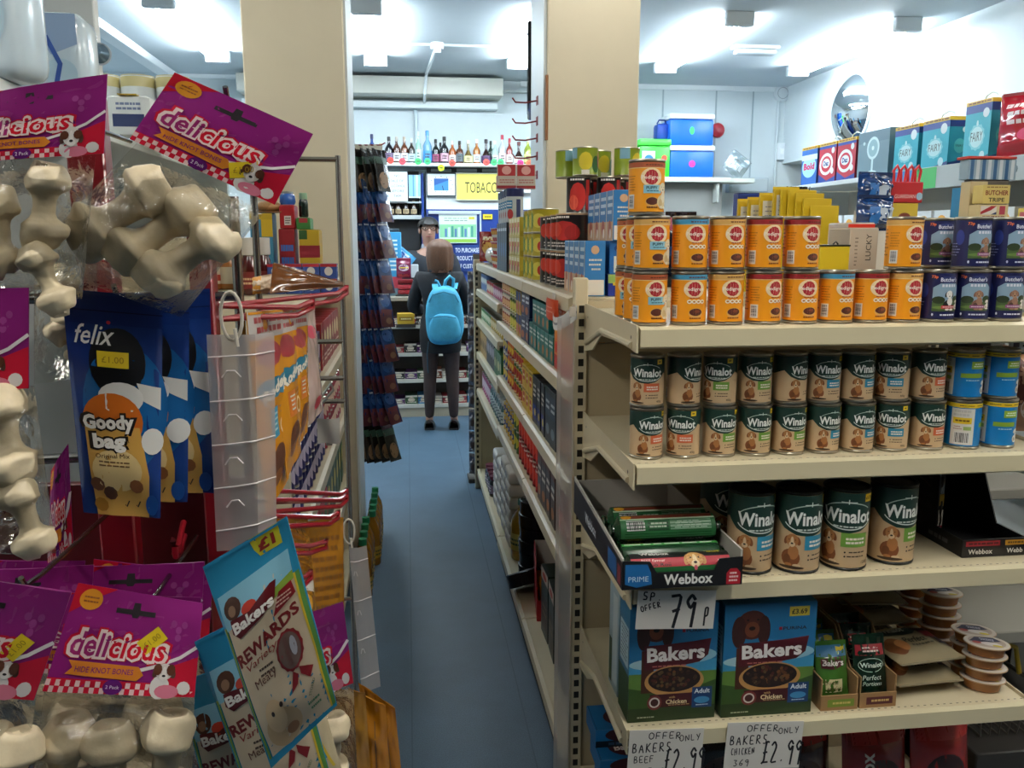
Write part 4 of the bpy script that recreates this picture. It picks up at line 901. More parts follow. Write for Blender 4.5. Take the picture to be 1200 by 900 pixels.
B().box((1.46, 1.95, .512), (1.95, 2.6, .5485), C('#8b887f', .5), .004).obj('shelf', t2); B().box((1.50, 2.3, .80), (2.0, 2.75, .835), C('#8b887f', .5), .004).obj('shelf', t2); B().box((1.90, 2.3, .0005), (2.02, 2.62, .5115), C('#6d6a63', .5)).obj('leg_panel', t2); B().box((1.97, 2.63, .0005), (2.02, 2.75, 1.3), C('#6d6a63', .5)).obj('upright', t2); B().box((1.45, 2.755, .0005), (2.05, 2.775, 1.3), C('#3a3630', .6)).obj('back_panel', t2); B().box((1.46, 1.85, .0005), (1.89, 2.7, .26), C('#2a2724', .6), .004).obj('base', t2)  # near-black back panel and base added to keep this corner dark
for i, (x, y) in enumerate(((1.56, 2.36), (1.76, 2.36), (1.66, 2.2))): redbag('dark dog food sack on the lowest shelf of the next aisle, %s' % ('left one behind', 'right one behind', 'front one')[i], 0, 0, 0, .17, .225, ('#2c1a1a', '#3a1414', '#241c1a')[i], 121 + i, None, (x, y, .264))
# ================================================================ groceries along the aisle
def small_tin(name, cat, R, H, base, marks, end=None, seg=18):
    b = B(); m = C(base, .35); e = end or TINEND
    b.lathe([(0, .002, e), (R - .003, .002, e), (R - .002, 0, e), (R, .002, e), (R - .001, .004, m), (R - .001, H - .004, e), (R, H - .002, e), (R - .003, H, e), (R - .005, H - .004, e), (0, H - .004, e)], m, seg)
    A = Art()
    for mk in marks:
        if mk[0] == 'r': A.rect(mk[1] * R, mk[2] * H, mk[3] * R, mk[4] * H, mk[5])
        elif mk[0] == 'e': A.ell(mk[1] * R, mk[2] * H, mk[3] * R, mk[4] * H, mk[5], n=12)
        else: A.bars(mk[1] * R, mk[2] * H, mk[3] * R, mk[4] * H, mk[6], mk[5], 3)
    b.art(A, on_can(R - .0007), .00016, .012); o = b.obj(name); return tag(o, '', cat)
def small_box(name, cat, w, d, h, base, marks, side=None, top=None):
    b = B().box((-w / 2, 0, 0), (w / 2, d, h), C(base, .4), .0012); A = Art()
    for mk in marks:
        if mk[0] == 'r': A.rect(mk[1] * w, mk[2] * h, mk[3] * w, mk[4] * h, mk[5])
        elif mk[0] == 'e': A.ell(mk[1] * w, mk[2] * h, mk[3] * w, mk[4] * h, mk[5], n=14)
        else: A.bars(mk[1] * w, mk[2] * h, mk[3] * w, mk[4] * h, mk[6], mk[5], 3)
    b.art(A, on_front(0), .00012, 0)
    # the end that looks up the aisle towards the camera
    S = Art(); q = random.Random(name + base); S.rect(-d * .95, h * .02, -d * .05, h * .3, side or base)
    S.bars(-d * .85, h * .45, -d * .2, h * .7, 3, '#d8d2c4', 4, .4); S.ell(-d * .5, h * .84, d * .2, h * .08, marks[0][5] if marks else base, n=12); b.art(S, lambda u, v, e: (w / 2 + e + .0001, -u, v), .00012, 0); b.art(S, on_left(-w / 2), .00012, 0)
    o = b.obj(name, smooth=0); return tag(o, '', cat)
def lathe_bottle(name, cat, prof, m, cap, capm, lab=None, labm=None, marks=(), seg=16):
    o = B().lathe(prof, m, seg).obj(name, smooth=60); tag(o, '', cat)
    c = B().lathe(cap, capm, seg); c.obj('cap', o)
    if lab:
        l = B().lathe([(lab[0] + .0008, lab[1]), (lab[0] + .0008, lab[2])], labm, 24); A = Art()
        for mk in marks:
            if mk[0] == 'r': A.rect(mk[1], mk[2], mk[3], mk[4], mk[5])
            elif mk[0] == 'e': A.ell(mk[1], mk[2], mk[3], mk[4], mk[5], n=12)
            else: A.bars(mk[1], mk[2], mk[3], mk[4], mk[6], mk[5], 3)
        l.art(A, on_can(lab[0] + .0012), .00015, .012); l.obj('label', o, smooth=60)
    return o
TIER = {1: ('',), 2: ('lower', 'upper'), 3: ('lowest', 'middle', 'top'), 4: ('lowest', 'second', 'third', 'top')}
def line_up(stock, desc, shelf, z, y0, n, pitch, tiers, h, x, face=-90, group=None, jit=2.0, drop=()):
    k = 0
    for i in range(n):
        for t in range(tiers):
            if (i, t) in drop: continue
            lab = '%s, %s along%s, %s' % (desc, nth(i) if n > 1 else 'alone', (', %s tier' % TIER[tiers][t]) if tiers > 1 else '', shelf)
            if n == 1: lab = '%s%s, %s' % (desc, (', %s tier' % TIER[tiers][t]) if tiers > 1 else '', shelf)
            stock.put(lab, (x, y0 + pitch * (i + .5), z + .0006 + t * (h + .0007)), rad(face + RND.uniform(-jit, jit)), '%s on the %s' % (desc + 's', shelf))
def TI(name, R, H, base, marks): return Stock(lambda: small_tin(name, 'tin', R, H, base, marks))
def BX(name, w, d, h, base, marks, side=None): return Stock(lambda: small_box(name, 'box', w, d, h, base, marks, side))
sh2, sh3, sh4, shb = 'second aisle shelf', 'third aisle shelf', 'fourth aisle shelf', 'bottom aisle shelf'
XF = .436
# second shelf, near to far
fruit = BX('drink_carton', .062, .08, .195, '#d87a22', (('r', -.5, .0, .5, .22, '#a81d20'), ('e', .0, .34, .34, .09, '#c92a1e'), ('e', -.1, .66, .3, .1, '#e8b92e'), ('b', -.35, .8, .35, .95, '#f3e4c8', 2)), '#b3301f')
line_up(fruit, 'orange and red drink carton', sh2, A2, 2.17, 5, .066, 1, .195, XF)
teal = BX('food_packet', .082, .13, .088, '#0f6e66', (('b', -.4, .55, .4, .85, '#e8eae4', 2), ('e', .2, .3, .2, .18, '#c97a3a'), ('r', -.5, .0, .5, .1, '#0a4a46')), '#0d5a54')
line_up(teal, 'teal food packet', sh2, A2, 2.52, 6, .085, 2, .088, XF, drop=((0, 1), (5, 1)))
navy = BX('dark_packet', .10, .12, .095, '#121f4a', (('b', -.3, .5, .35, .85, '#dfe3ea', 2), ('e', -.1, .25, .3, .16, '#b8642c')), '#0e1a3c')
line_up(navy, 'navy blue food packet', sh2, A2, 3.04, 2, .105, 2, .095, XF)
gold = BX('gold_packet', .075, .12, .09, '#b58a1e', (('r', -.5, .55, .5, .95, '#1a2a66'), ('e', 0, .3, .3, .18, '#c23a22')), '#8c6a18')
line_up(gold, 'gold and navy food packet', sh2, A2, 3.26, 2, .08, 2, .09, XF)
olive = TI('food_tin', .037, .068, '#8a9a2c', (('e', 0, .5, .7, .3, '#d8cf5a'), ('r', -1.2, .8, 1.2, .95, '#3d5a1c'), ('b', -.6, .1, .6, .25, '#e7e3c0', 1)))
line_up(olive, 'olive green food tin', sh2, A2, 3.43, 3, .078, 3, .068, XF + .037)
rosy = TI('food_tin', .036, .068, '#a8402f', (('e', 0, .45, .7, .25, '#e2b07a'), ('r', -1.2, .75, 1.2, .95, '#d8cdb8'), ('b', -.6, .1, .6, .25, '#f0dcc8', 1)))
line_up(rosy, 'brick red food tin', sh2, A2, 3.67, 4, .075, 3, .068, XF + .037)
# third shelf
sauce = Stock(lambda: lathe_bottle('sauce_bottle', 'bottle', [(0, .001), (.03, .001), (.034, .006), (.034, .1), (.03, .125), (.018, .15), (.017, .172)], C('#2a0f0c', .15, 0, .4), [(.019, .168), (.02, .17), (.019, .19), (0, .191)], C('#8a1414', .35), (.034, .025, .095), C('#7a1716', .4), (('b', -.025, .05, .025, .085, '#d8c6a0', 2), ('r', -.03, .03, .03, .04, '#caa24a'))))
line_up(sauce, 'dark brown sauce bottle', sh3, A3, 2.17, 4, .072, 1, .19, XF + .036)
grey = BX('dry_food_box', .09, .10, .18, '#26323c', (('r', -.4, .5, .4, .9, '#33475a'), ('b', -.3, .6, .3, .8, '#c9cfd6', 2), ('e', 0, .25, .3, .1, '#7a8a96')), '#1d272f')
line_up(grey, 'slate grey dry food box', sh3, A3, 2.47, 2, .095, 1, .18, XF)
blkbx = BX('dry_food_box', .085, .10, .17, '#14161e', (('r', -.4, .1, .4, .4, '#1e2f7a'), ('b', -.3, .55, .3, .85, '#e3e0d4', 3), ('e', .1, .25, .2, .08, '#d1b83a')), '#101218')
line_up(blkbx, 'black and blue dry food box', sh3, A3, 2.67, 3, .09, 1, .17, XF)
yel = BX('soup_box', .085, .10, .085, '#cfae2c', (('r', -.25, .3, .25, .75, '#b3231c'), ('b', -.4, .82, .4, .95, '#4a5a1c', 1), ('b', -.2, .42, .2, .62, '#f3e9d2', 1)), '#a8901f')
line_up(yel, 'yellow food carton with a red panel', sh3, A3, 2.95, 3, .09, 2, .085, XF)
mixt = TI('food_tin', .036, .066, '#c2a02c', (('e', 0, .45, .7, .3, '#a82c1e'), ('r', -1.2, .78, 1.2, .95, '#3b6a2c'), ('b', -.6, .08, .6, .2, '#f0e6c8', 1)))
line_up(mixt, 'yellow and green food tin', sh3, A3, 3.23, 4, .075, 3, .066, XF + .037)
orng = TI('food_tin', .036, .066, '#c96a1e', (('e', 0, .5, .6, .25, '#e8c43a'), ('r', -1.2, .05, 1.2, .2, '#8c1f1a')))
line_up(orng, 'orange food tin', sh3, A3, 3.54, 3, .075, 3, .066, XF + .037)
bt = TI('food_tin', .036, .066, '#23408a', (('e', 0, .5, .6, .3, '#d6c25a'), ('r', -1.2, .8, 1.2, .95, '#d8d8d0')))
line_up(bt, 'blue food tin', sh3, A3, 3.78, 2, .075, 3, .066, XF + .037)
# fourth shelf
ketch = Stock(lambda: lathe_bottle('sauce_bottle', 'bottle', [(0, .001), (.028, .001), (.033, .006), (.033, .09), (.026, .13), (.015, .16), (.014, .175)], C('#5e0d0b', .15, 0, .4), [(.017, .17), (.018, .172), (.016, .197), (0, .198)], C('#d8d4cc', .35), (.033, .03, .085), C('#a51c1c', .4), (('b', -.025, .05, .025, .075, '#efe2cc', 2),)))
line_up(ketch, 'red sauce bottle', sh4, A4, 2.17, 4, .07, 1, .19, XF + .035)
brn = BX('dry_food_box', .085, .10, .19, '#33201a', (('b', -.35, .45, .35, .7, '#e6e0d4', 2), ('r', -.5, .8, .5, .98, '#5a2a16'), ('e', 0, .22, .3, .1, '#b0703a')), '#241512')
line_up(brn, 'dark brown dry food box', sh4, A4, 2.46, 4, .09, 1, .19, XF)
redt = TI('food_tin', .037, .095, '#a01c1e', (('e', 0, .5, .75, .28, '#d04030'), ('b', -.6, .75, .6, .9, '#f0dcd0', 1), ('r', -1.2, .02, 1.2, .12, '#5a0f12')))
line_up(redt, 'bright red food tin', sh4, A4, 2.83, 7, .077, 2, .095, XF + .038)
grn = TI('food_tin', .037, .095, '#35602a', (('e', 0, .5, .7, .25, '#c9c23c'),))
line_up(grn, 'dark green food tin', sh4, A4, 3.38, 2, .077, 2, .095, XF + .038)
byl = TI('food_tin', .036, .07, '#c9a528', (('r', -1.2, .35, 1.2, .7, '#24438f'), ('e', 0, .52, .4, .12, '#e8e0c4')))
line_up(byl, 'yellow food tin with a blue band', sh4, A4, 3.545, 5, .077, 3, .07, XF + .038, drop=((4, 2), (0, 2)))
# bottom shelf: tall dark boxes, red fruit box, round cake tins, oil, flour
tall = BX('gift_box', .13, .11, .26, '#132018', (('r', -.5, .82, .5, .99, '#c9bdb2'), ('e', 0, .9, .3, .05, '#b0301f'), ('r', -.4, .1, .4, .6, '#2e1712'), ('b', -.3, .3, .3, .5, '#6a5a3a', 2)), '#1c2a1e')
line_up(tall, 'tall dark green box with a pale top band', shb, AB, 2.24, 5, .145, 1, .26, XF + .04, jit=3)
t = thing('display_box', 'red and white open box of orange packs on the bottom aisle shelf', 'box', (.47, 3.02, AB + .001), rad(-6))
b = B(); wm, rm = C('#c9c4bc', .6), C('#a3141c', .45)
b.box((0, 0, 0), (.26, .24, .004), wm); b.obj('tray_floor', t)
A = Art(); A.ell(.13, .045, .03, .025, '#d8a82c'); A.ell(.13, .045, .018, .014, '#a3141c'); f_ = B().box((0, -.003, .0), (.26, 0, .085), rm); f_.art(A, on_front(-.003), sub=0); f_.obj('front_panel', t)
B().prism([(0, .0), (.24, 0), (.24, .24), (.12, .2), (0, .085)], 'x', -.003, 0, rm).obj('side_panel', t, smooth=0); B().prism([(0, .0), (.24, 0), (.24, .24), (.12, .2), (0, .085)], 'x', .26, .263, wm).obj('side_panel', t, smooth=0); B().box((0, .24, 0), (.26, .243, .24), wm).obj('back_panel', t)
def mk_orange():
    b = B(); f = pouch(b, .09, .14, .04, C('#c9781c', .2, 0, .4), 8, .1, .006); A = Art(); A.ell(0, .07, .03, .035, '#e2a53a'); A.rect(-.03, .1, .03, .12, '#a83a1c'); b.art(A, f, .0003, .014); o = b.obj('sweet_pack', smooth=60); return tag(o, '', 'packet')
SP = Stock(mk_orange)
for i, (x, y, r) in enumerate(((.53, 3.07, -12), (.63, 3.08, 8), (.53, 3.14, 5), (.63, 3.15, -10), (.57, 3.2, 3))):
    SP.put('orange foil pack in the red box, %s' % ('front left', 'front right', 'middle left', 'middle right', 'back')[i], (x, y, AB + .012 + .0), (rad(-10), 0, rad(r)), 'orange packs in the red box')
cake = Stock(lambda: (lambda o: (B().lathe([(.0795, .041), (.0815, .042), (.0815, .056), (.078, .058), (0, .058)], C('#1a1416', .25, .3), 28).art(Art().ell(0, 0, .055, .055, '#6a5f66', n=24).ell(0, .02, .03, .015, '#c9c0c0').bars(-.04, -.02, .04, .0, 2, '#d6cfd0', 3), on_top(.058), .0002, 0).obj('lid', o), tag(o, '', 'tin'))[1])(B().lathe([(0, .001), (.078, .001), (.08, .003), (.08, .041), (0, .041)], C('#120e10', .25, .3), 28).obj('cake_tin')))
for i in range(6): cake.put('round black tin, %s in the stack on the bottom aisle shelf' % ('lowest' if i == 0 else 'topmost' if i == 5 else nth(i) + ' up'), (.535 + .004 * (i % 2), 3.47 - .003 * i, AB + .001 + i * .0588), rad(40 * i), 'round black tins in a stack')
cake.put('round black tin leaning forward at the foot of the stack', (.472, 3.285, AB + .04), (rad(-22), rad(-14), 0), 'round black tins in a stack')
oil = Stock(lambda: lathe_bottle('oil_bottle', 'bottle', [(0, .001), (.05, .001), (.054, .01), (.054, .16), (.05, .19), (.03, .225), (.017, .245), (.016, .262)], C('#b98a1c', .08, 0, .3, .35), [(.021, .258), (.021, .284), (0, .285)], C('#0f5a3a', .35), (.054, .05, .13), C('#c9b24a', .4), (('b', -.04, .07, .04, .11, '#4a5a1c', 2),)))
oil.put('large golden oil bottle with a green cap on the bottom aisle shelf', (.50, 3.68, AB + .001), rad(-60)); oil.put('second golden oil bottle, half hidden behind the round black tins', (.60, 3.60, AB + .001), rad(-30))
flour = Stock(lambda: (lambda b: (b.art(Art().rect(-.05, .012, .05, .05, '#d8d4c8').bars(-.04, .02, .04, .045, 2, '#6a5a8a', 3), on_front(-.002), .0012, .02), tag(b.obj('flour_bag', smooth=60), '', 'bag'))[1])(B().box((-.085, 0, 0), (.085, .19, .062), C('#ddd8cf', .6), .014, 2)))
k = 0
for cy, n in ((3.79, 6), (3.98, 6), (4.18, 5), (4.38, 5)):
    for i in range(n):
        flour.put('white paper flour bag, %s in the %s flat stack from the near end' % (nth(i) + ' up' if i < n - 1 else 'topmost', nth(k)), (.452 if cy > 3.9 or True else .45, cy + .09, AB + .001 + i * .0625), rad(-90), 'white flour bags on the bottom shelf', (.98, .9, 1))
    k += 1
purple = Stock(lambda: (lambda b: (b.art(Art().rect(-.05, .02, .05, .08, '#5a3a8c').bars(-.04, .03, .04, .07, 2, '#e3dcec', 3), pf[0], .0004, .014), tag(b.obj('sugar_bag', smooth=60), '', 'bag'))[1])((lambda b: (pf.__setitem__(0, pouch(b, .13, .1, .06, C('#e0dde4', .4), 9, .1, .006)), b)[1])(B())))
pf = [None]
for i in range(2): purple.put('small white and purple bag lying on the flour stack, %s' % ('nearer' if i == 0 else 'farther'), (.52, 3.86 + i * .2, AB + .001 + 6 * .0625 + .002), rad(-80), 'white and purple bags')
jar = Stock(lambda: lathe_bottle('coffee_jar', 'jar', [(0, .001), (.034, .001), (.037, .006), (.037, .08), (.03, .1)], C('#1f1216', .15, 0, .4), [(.033, .098), (.034, .1), (.034, .12), (0, .121)], C('#6a2438', .35), (.037, .02, .07), C('#8a7a8c', .4), (('b', -.025, .03, .025, .06, '#f0e8ec', 2),)))
for i in range(4): jar.put('dark coffee jar with a wine red lid, %s of the row at the counter end' % nth(i), (.475, 4.64 + i * .085, AB + .001), rad(-90), 'coffee jars on the bottom shelf')
# far shallow bay
far_specs = ((1.29, 'top', ((TI('food_tin', .034, .07, '#a83a6a', (('e', 0, .5, .6, .3, '#e3c9d8'),)), 'pink food tin', 6, .073, 1, .07), (TI('food_tin', .034, .075, '#b32a2a', (('e', 0, .5, .6, .3, '#e8dcc4'),)), 'scarlet food tin', 5, .073, 1, .075), (TI('food_tin', .034, .1, '#4a6aa0', (('e', 0, .6, .6, .2, '#dfe6ea'),)), 'pale blue food tin', 5, .073, 1, .1))),
    (1.11, 'second', ((TI('food_tin', .034, .07, '#b89a2a', (('e', 0, .5, .6, .3, '#f0e6b8'),)), 'mustard yellow food tin', 8, .073, 1, .07), (TI('food_tin', .034, .07, '#4a8a3a', (('e', 0, .5, .6, .3, '#e0e8c4'),)), 'leaf green food tin', 8, .073, 1, .07))),
    (.90, 'third', ((BX('food_box', .08, .08, .13, '#2c6a3c', (('e', 0, .5, .3, .2, '#d8d29a'),)), 'green food box', 4, .085, 1, .13), (BX('food_box', .08, .08, .15, '#1c1c24', (('e', 0, .6, .3, .2, '#b8b2c4'),)), 'black food box', 5, .085, 1, .15), (BX('food_box', .08, .08, .13, '#b8904a', (('e', 0, .5, .3, .2, '#5a3a1c'),)), 'tan food box', 5, .085, 1, .13))),
    (.665, 'fourth', ((Stock(lambda: lathe_bottle('glass_jar', 'jar', [(0, .001), (.032, .001), (.035, .006), (.035, .1), (.028, .118)], C('#2c5a5e', .1, 0, .4), [(.03, .116), (.031, .118), (.031, .134), (0, .135)], C('#d6dadb', .3, .5), (.035, .03, .085), C('#cfd8d6', .4), (('b', -.025, .04, .025, .07, '#2c5a5e', 2),))), 'teal glass jar', 8, .076, 1, .135), (TI('food_tin', .034, .12, '#a8326a', (('e', 0, .5, .6, .3, '#efd6e2'),)), 'magenta food tin', 7, .076, 1, .12))))
for z, nm, specs in far_specs:
    y = 4.03
    for st, d, n, p, ti, h in specs:
        line_up(st, d, '%s far shelf' % nm, z, y, n, p, ti, h, .442 if 'box' in d else .478); y += n * p + .004

# ---------------------------------------------------------------- goods on top of the long shelving
tsh = 'top of the long shelving'
pk = BX('biscuit_box', .07, .055, .145, '#2f78b4', (('r', -.5, 0, .5, .38, '#c9a27e'), ('e', .0, .25, .22, .16, '#a8584a'), ('e', .1, .14, .12, .1, '#e6ddd0'), ('b', -.35, .5, .35, .92, '#d8e6f0', 3), ('r', .42, 0, .5, 1, '#d5d2c8')), '#e3ded2')
line_up(pk, 'blue and tan biscuit box', tsh, TOPZ, 2.19, 4, .074, 1, .145, .462, jit=1)
for i in range(4): pk.put('blue and tan biscuit box of the upper stack, %s from the near end' % nth(i), (.535, 2.225 + i * .078, TOPZ + .0006 + .1457), rad(-90 + (i % 2) * 2), 'upper blue and tan biscuit boxes', (1.05, 1, .9))
t = thing('biscuit_carton', 'blue carton with a pale front panel standing at the corner of the long shelving top', 'box', (.53, 2.2, TOPZ + .0008))
b = B().box((0, 0, .058), (.075, .2, .145), C('#1f62a4', .35), .001); A = Art(); A.rect(.012, .062, .07, .105, '#d6dcd4'); A.bars(.02, .07, .065, .1, 4, '#8fa6b0', 3); A.ell(.04, .125, .028, .013, '#123a74'); A.bars(.02, .12, .06, .132, 1, '#d8e4ee', 2); b.art(A, on_front(0), .0001, 0); b.obj('carton', t)
b = B().box((-.003, -.003, 0), (.078, .203, .0575), C('#1a2f86', .4), .001); A = Art(); A.rect(-.003, .034, .078, .057, '#8fae5c'); A.rect(.01, .028, .05, .036, '#d8b92c'); b.art(A, on_front(-.003), .0001, 0); b.obj('outer_tray', t)
tom = TI('tomato_tin', .05, .112, '#120e0f', (('e', .1, .55, 1.0, .26, '#b3201c'), ('e', -.5, .58, .5, .2, '#cf3a26'), ('e', .7, .5, .5, .2, '#9a1512'), ('b', -.7, .86, .5, .96, '#efe8e0', 1), ('b', -.6, .1, .7, .26, '#cfc4bc', 2), ('r', -3.1, .97, 3.1, 1, '#c9a27a')))
tom2 = TI('tomato_tin', .038, .112, '#141011', (('e', 0, .45, .7, .38, '#c22018'), ('e', -.35, .3, .4, .2, '#e0553a'), ('r', .7, .1, 1.1, .9, '#a81b18'), ('b', -.7, .86, .5, .96, '#efe8e0', 1)))
for i in range(4):
    for k in range(2): tom.put('large black and red tomato tin, %s from the blue boxes, %s tier' % (nth(i), ('lower', 'upper')[k]), (.50, 2.57 + i * .103, TOPZ + .0006 + k * .1127), rad(-50 + 9 * i), 'large tomato tins on the shelving top')
for i, (x, y) in enumerate(((.505, 2.60), (.55, 2.70), (.60, 2.60), (.65, 2.68))): tom2.put('slim tomato tin on the third tier, %s from the aisle edge' % nth(i), (x + .02, y, TOPZ + .0006 + .2254 if i < 2 else TOPZ + .0006 + .2254), rad(-15), 'slim tomato tins')
for i in range(2):
    for k in range(2): tom.put('large tomato tin of the inner column, %s one, %s tier' % (('nearer', 'farther')[i], ('lower', 'upper')[k]), (.615, 2.58 + i * .103, TOPZ + .0006 + k * .1127), rad(-10), 'inner tomato tins')
frt = TI('fruit_tin', .04, .085, '#8ea02c', (('e', 0, .5, .55, .32, '#d9c42a'), ('e', .9, .4, .4, .3, '#2c5a2a'), ('r', -1.5, .6, -.7, .98, '#7fb0c4'), ('r', -.3, .05, .3, .2, '#e8e2cf'), ('e', 1.3, .55, .2, .3, '#b0461c')))
for i, (x, y) in enumerate(((.535, 2.60), (.60, 2.70), (.665, 2.60), (.50, 2.70))): frt.put('yellow and green fruit tin on the highest tier, %s' % ('front left', 'back right', 'front right', 'back left')[i], (x + .01, y + .0, TOPZ + .0012 + .2254 + .1127), rad(-10 + 25 * i), 'fruit tins on the highest tier')
ylt = TI('fruit_tin', .05, .085, '#b8a82c', (('e', 0, .5, .6, .3, '#e0d25a'), ('r', .6, .1, 1.2, .5, '#e2ddc8'), ('e', -.8, .5, .35, .35, '#5a8a3a'), ('e', .2, .45, .25, .2, '#c23a26')))
for i in range(3):
    for k in range(3): ylt.put('yellow pineapple coloured tin, %s past the tomato tins, %s tier' % (nth(i), ('lowest', 'middle', 'top')[k]), (.495, 3.05 + i * .105, TOPZ + .0006 + k * .0857), rad(-40), 'yellow tins past the tomato tins')
ylt.put('single yellow tin raised above the tomato tins', (.51, 2.99, TOPZ + .0006 + .2585), rad(-30)) if False else None
ctn = BX('food_carton', .085, .09, .078, '#b8a638', (('e', 0, .5, .25, .3, '#c22a22'), ('r', -.45, .75, .45, .95, '#d8d2a8'), ('e', -.3, .35, .12, .2, '#3a7a5a'), ('r', .2, .1, .4, .5, '#e0d9b0')), '#a0902c')
for i in range(4):
    for k in range(3): ctn.put('yellow carton in the carton wall, %s from the tins, %s tier' % (nth(i), ('lowest', 'middle', 'top')[k]), (.445, 3.42 + i * .09, TOPZ + .0006 + k * .0787), rad(-90), 'wall of yellow cartons')
can = Stock(lambda: (lambda o: (B().lathe([(.0385, .112), (.041, .113), (.041, .145), (.038, .148), (0, .148)], C('#101a4e', .3), 20).obj('lid', o), tag(o, '', 'canister'))[1])(B().lathe([(0, .001), (.038, .001), (.039, .003), (.039, .112), (0, .112)], C('#b8c0c4', .35), 20).art(Art().rect(-.026, .06, .012, .095, '#2a78a8').ell(.0, .035, .016, .022, '#a83030').rect(.03, .01, .05, .1, '#1c2a5a').bars(-.02, .066, .008, .09, 2, '#e6eef2', 3), on_can(.0392), .0002, .012).obj('drink_canister', smooth=50)))
dbx = BX('drink_carton', .078, .09, .222, '#1a1d2a', (('b', -.4, .8, .4, .92, '#d8dce4', 1), ('e', 0, .45, .3, .15, '#3a5a8c'), ('r', -.5, 0, .5, .2, '#2a3a4a')), '#14161e')
for i in range(5):
    dbx.put('black carton under the navy lidded canisters, %s from the yellow cartons' % nth(i), (.44, 3.825 + i * .082, TOPZ + .0006), rad(-90), 'black cartons under the canisters')
    can.put('navy lidded drink canister, %s of the row standing high past the cartons' % nth(i), (.482, 3.825 + i * .082, TOPZ + .0012 + .222), rad(-40), 'navy lidded canisters')
rp = BX('tea_box', .085, .08, .105, '#b9b2a6', (('r', -.46, .52, .46, .98, '#a3222a'), ('e', 0, .75, .25, .18, '#d9a09a'), ('b', -.4, .2, .4, .4, '#a86a6a', 2), ('r', -.5, 0, .5, .12, '#8a1c24')))
for i in range(2): rp.put('red and white tea box on the canisters, %s one' % ('aisle side', 'inner')[i], (.446 + i * .088, 3.83 + i * .004, TOPZ + .0016 + .3705), rad(-8), 'red and white tea boxes')
t = thing('noodle_pack', 'small red pack beside the tea boxes on the canisters', 'box', (.46, 4.10, TOPZ + .0016 + .3705)); b = B().box((-.03, -.03, 0), (.03, .03, .075), C('#a3222a', .4), .002); b.art(Art().ell(0, .05, .02, .015, '#e6c9c0'), on_front(-.03), sub=0); b.obj('box', t); B().box((-.0305, -.0305, 0), (.0305, .0305, .012), C('#d8cfc4', .5)).obj('base_band', t)
cup = Stock(lambda: (lambda o: (B().lathe([(.043, .0635), (.0455, .064), (.0455, .067), (0, .067)], C('#d8d2c8', .3, .3), 18).obj('foil_lid', o), tag(o, '', 'noodle pot'))[1])(B().lathe([(0, .001), (.03, .001), (.043, .064)], C('#b5342a', .4), 18).art(Art().rect(-.05, .02, .05, .034, '#e6ddc8').ell(0, .045, .02, .01, '#d89a2a'), lambda u, v, e: ((.0312 + .2 * v + e) * math.sin(u / .037), -(.0312 + .2 * v + e) * math.cos(u / .037), v), .0003, .012).obj('noodle_pot', smooth=50)))
for i in range(3):
    for k in range(3): cup.put('red noodle pot, %s past the canisters, %s tier' % (nth(i), ('lowest', 'middle', 'top')[k]), (.478, 4.27 + i * .094, TOPZ + .0006 + k * .0676), rad(-60), 'red noodle pots')
loaf = Stock(lambda: (lambda t: (t.update({'o': thing('bread_loaf', '', 'bread')}), (lambda b: (pouch_into(b), b.obj('bread', t['o'], smooth=60)))(B()), B().box((-.06, -.09, -.001), (.06, .12, -.0005), film('bread_film', '#eef2f4', .4, .1, 20)).obj('bag_base', t['o']), t['o'])[-1])({}))
def pouch_into(b):
    b.sph((0, .0, .05), (.062, .13, .052), C('#c9b8a0', .25, 0, .5), 18, 12, wob=.12, seed=4); b.sph((0, -.1, .07), (.03, .06, .02), C('#c6ced6', .15, 0, .6), 12, 8, wob=.3, seed=9)
loaf.put('wrapped pale loaf lying at the counter end of the shelving top', (.52, 4.66, TOPZ + .004), rad(10), 'wrapped loaves'); loaf.put('wrapped loaf with a blue twist, beside the noodle pots', (.515, 5.0, TOPZ + .004), rad(-8), 'wrapped loaves')
crisp = Stock(lambda: (lambda b: (b.art(Art().ell(0, .09, .045, .05, '#d8a24a').rect(-.04, .13, .04, .15, '#e6d8b0'), pouch(b, .13, .18, .06, C('#8c1e16', .2, 0, .5), 31, .08, .008), .0004, .014), tag(b.obj('crisp_packet', smooth=60), '', 'crisps'))[1])(B()))
crisp.put('shiny brown red crisp packet at the far end of the shelving top', (.50, 5.19, TOPZ + .012), rad(-20))
# right half of the shelving top, seen between and beside the orange tins
dk = BX('soup_carton', .09, .09, .09, '#17365e', (('e', 0, .55, .3, .2, '#6a4a5a'), ('r', -.4, .05, .4, .25, '#cfd3d4'), ('b', -.3, .35, .3, .45, '#c9d6e2', 1)), '#123050')
for i, px in enumerate((817, 837, 858)):
    x = at(px, 245, Y=2.9).x; dk.put('small dark blue carton behind the orange tins, %s from the left' % nth(i), (x, 2.9, TOPZ + .0012 + .075), 0, 'small dark blue cartons'); dk.put('small dark blue carton hidden low behind the orange tins, %s from the left' % nth(i), (x, 2.9, TOPZ - .0242 + .0006), 0, 'small dark blue cartons', (1, 1, 1.06))
t = thing('snack_packet', 'glossy black and red snack packet behind the topmost orange tin', 'packet', (at(798, 250, Y=2.6).x, 2.6, S1 + .001)); b = B(); f = pouch(b, .1, .255, .06, C('#17121a', .2, 0, .4), 44, .06, .006); b.art(Art().rect(-.05, .1, .05, .15, '#1c4a86').ell(-.01, .17, .022, .018, '#b3241c').rect(-.045, .2, -.03, .24, '#b0455a').bars(-.03, .11, .04, .14, 2, '#dfe6ee', 3), f, .0004, .014); b.obj('pouch', t, smooth=60); B().box((-.05, -.001, .25), (.05, .001, .258), C('#2a2228', .3)).obj('seal', t)
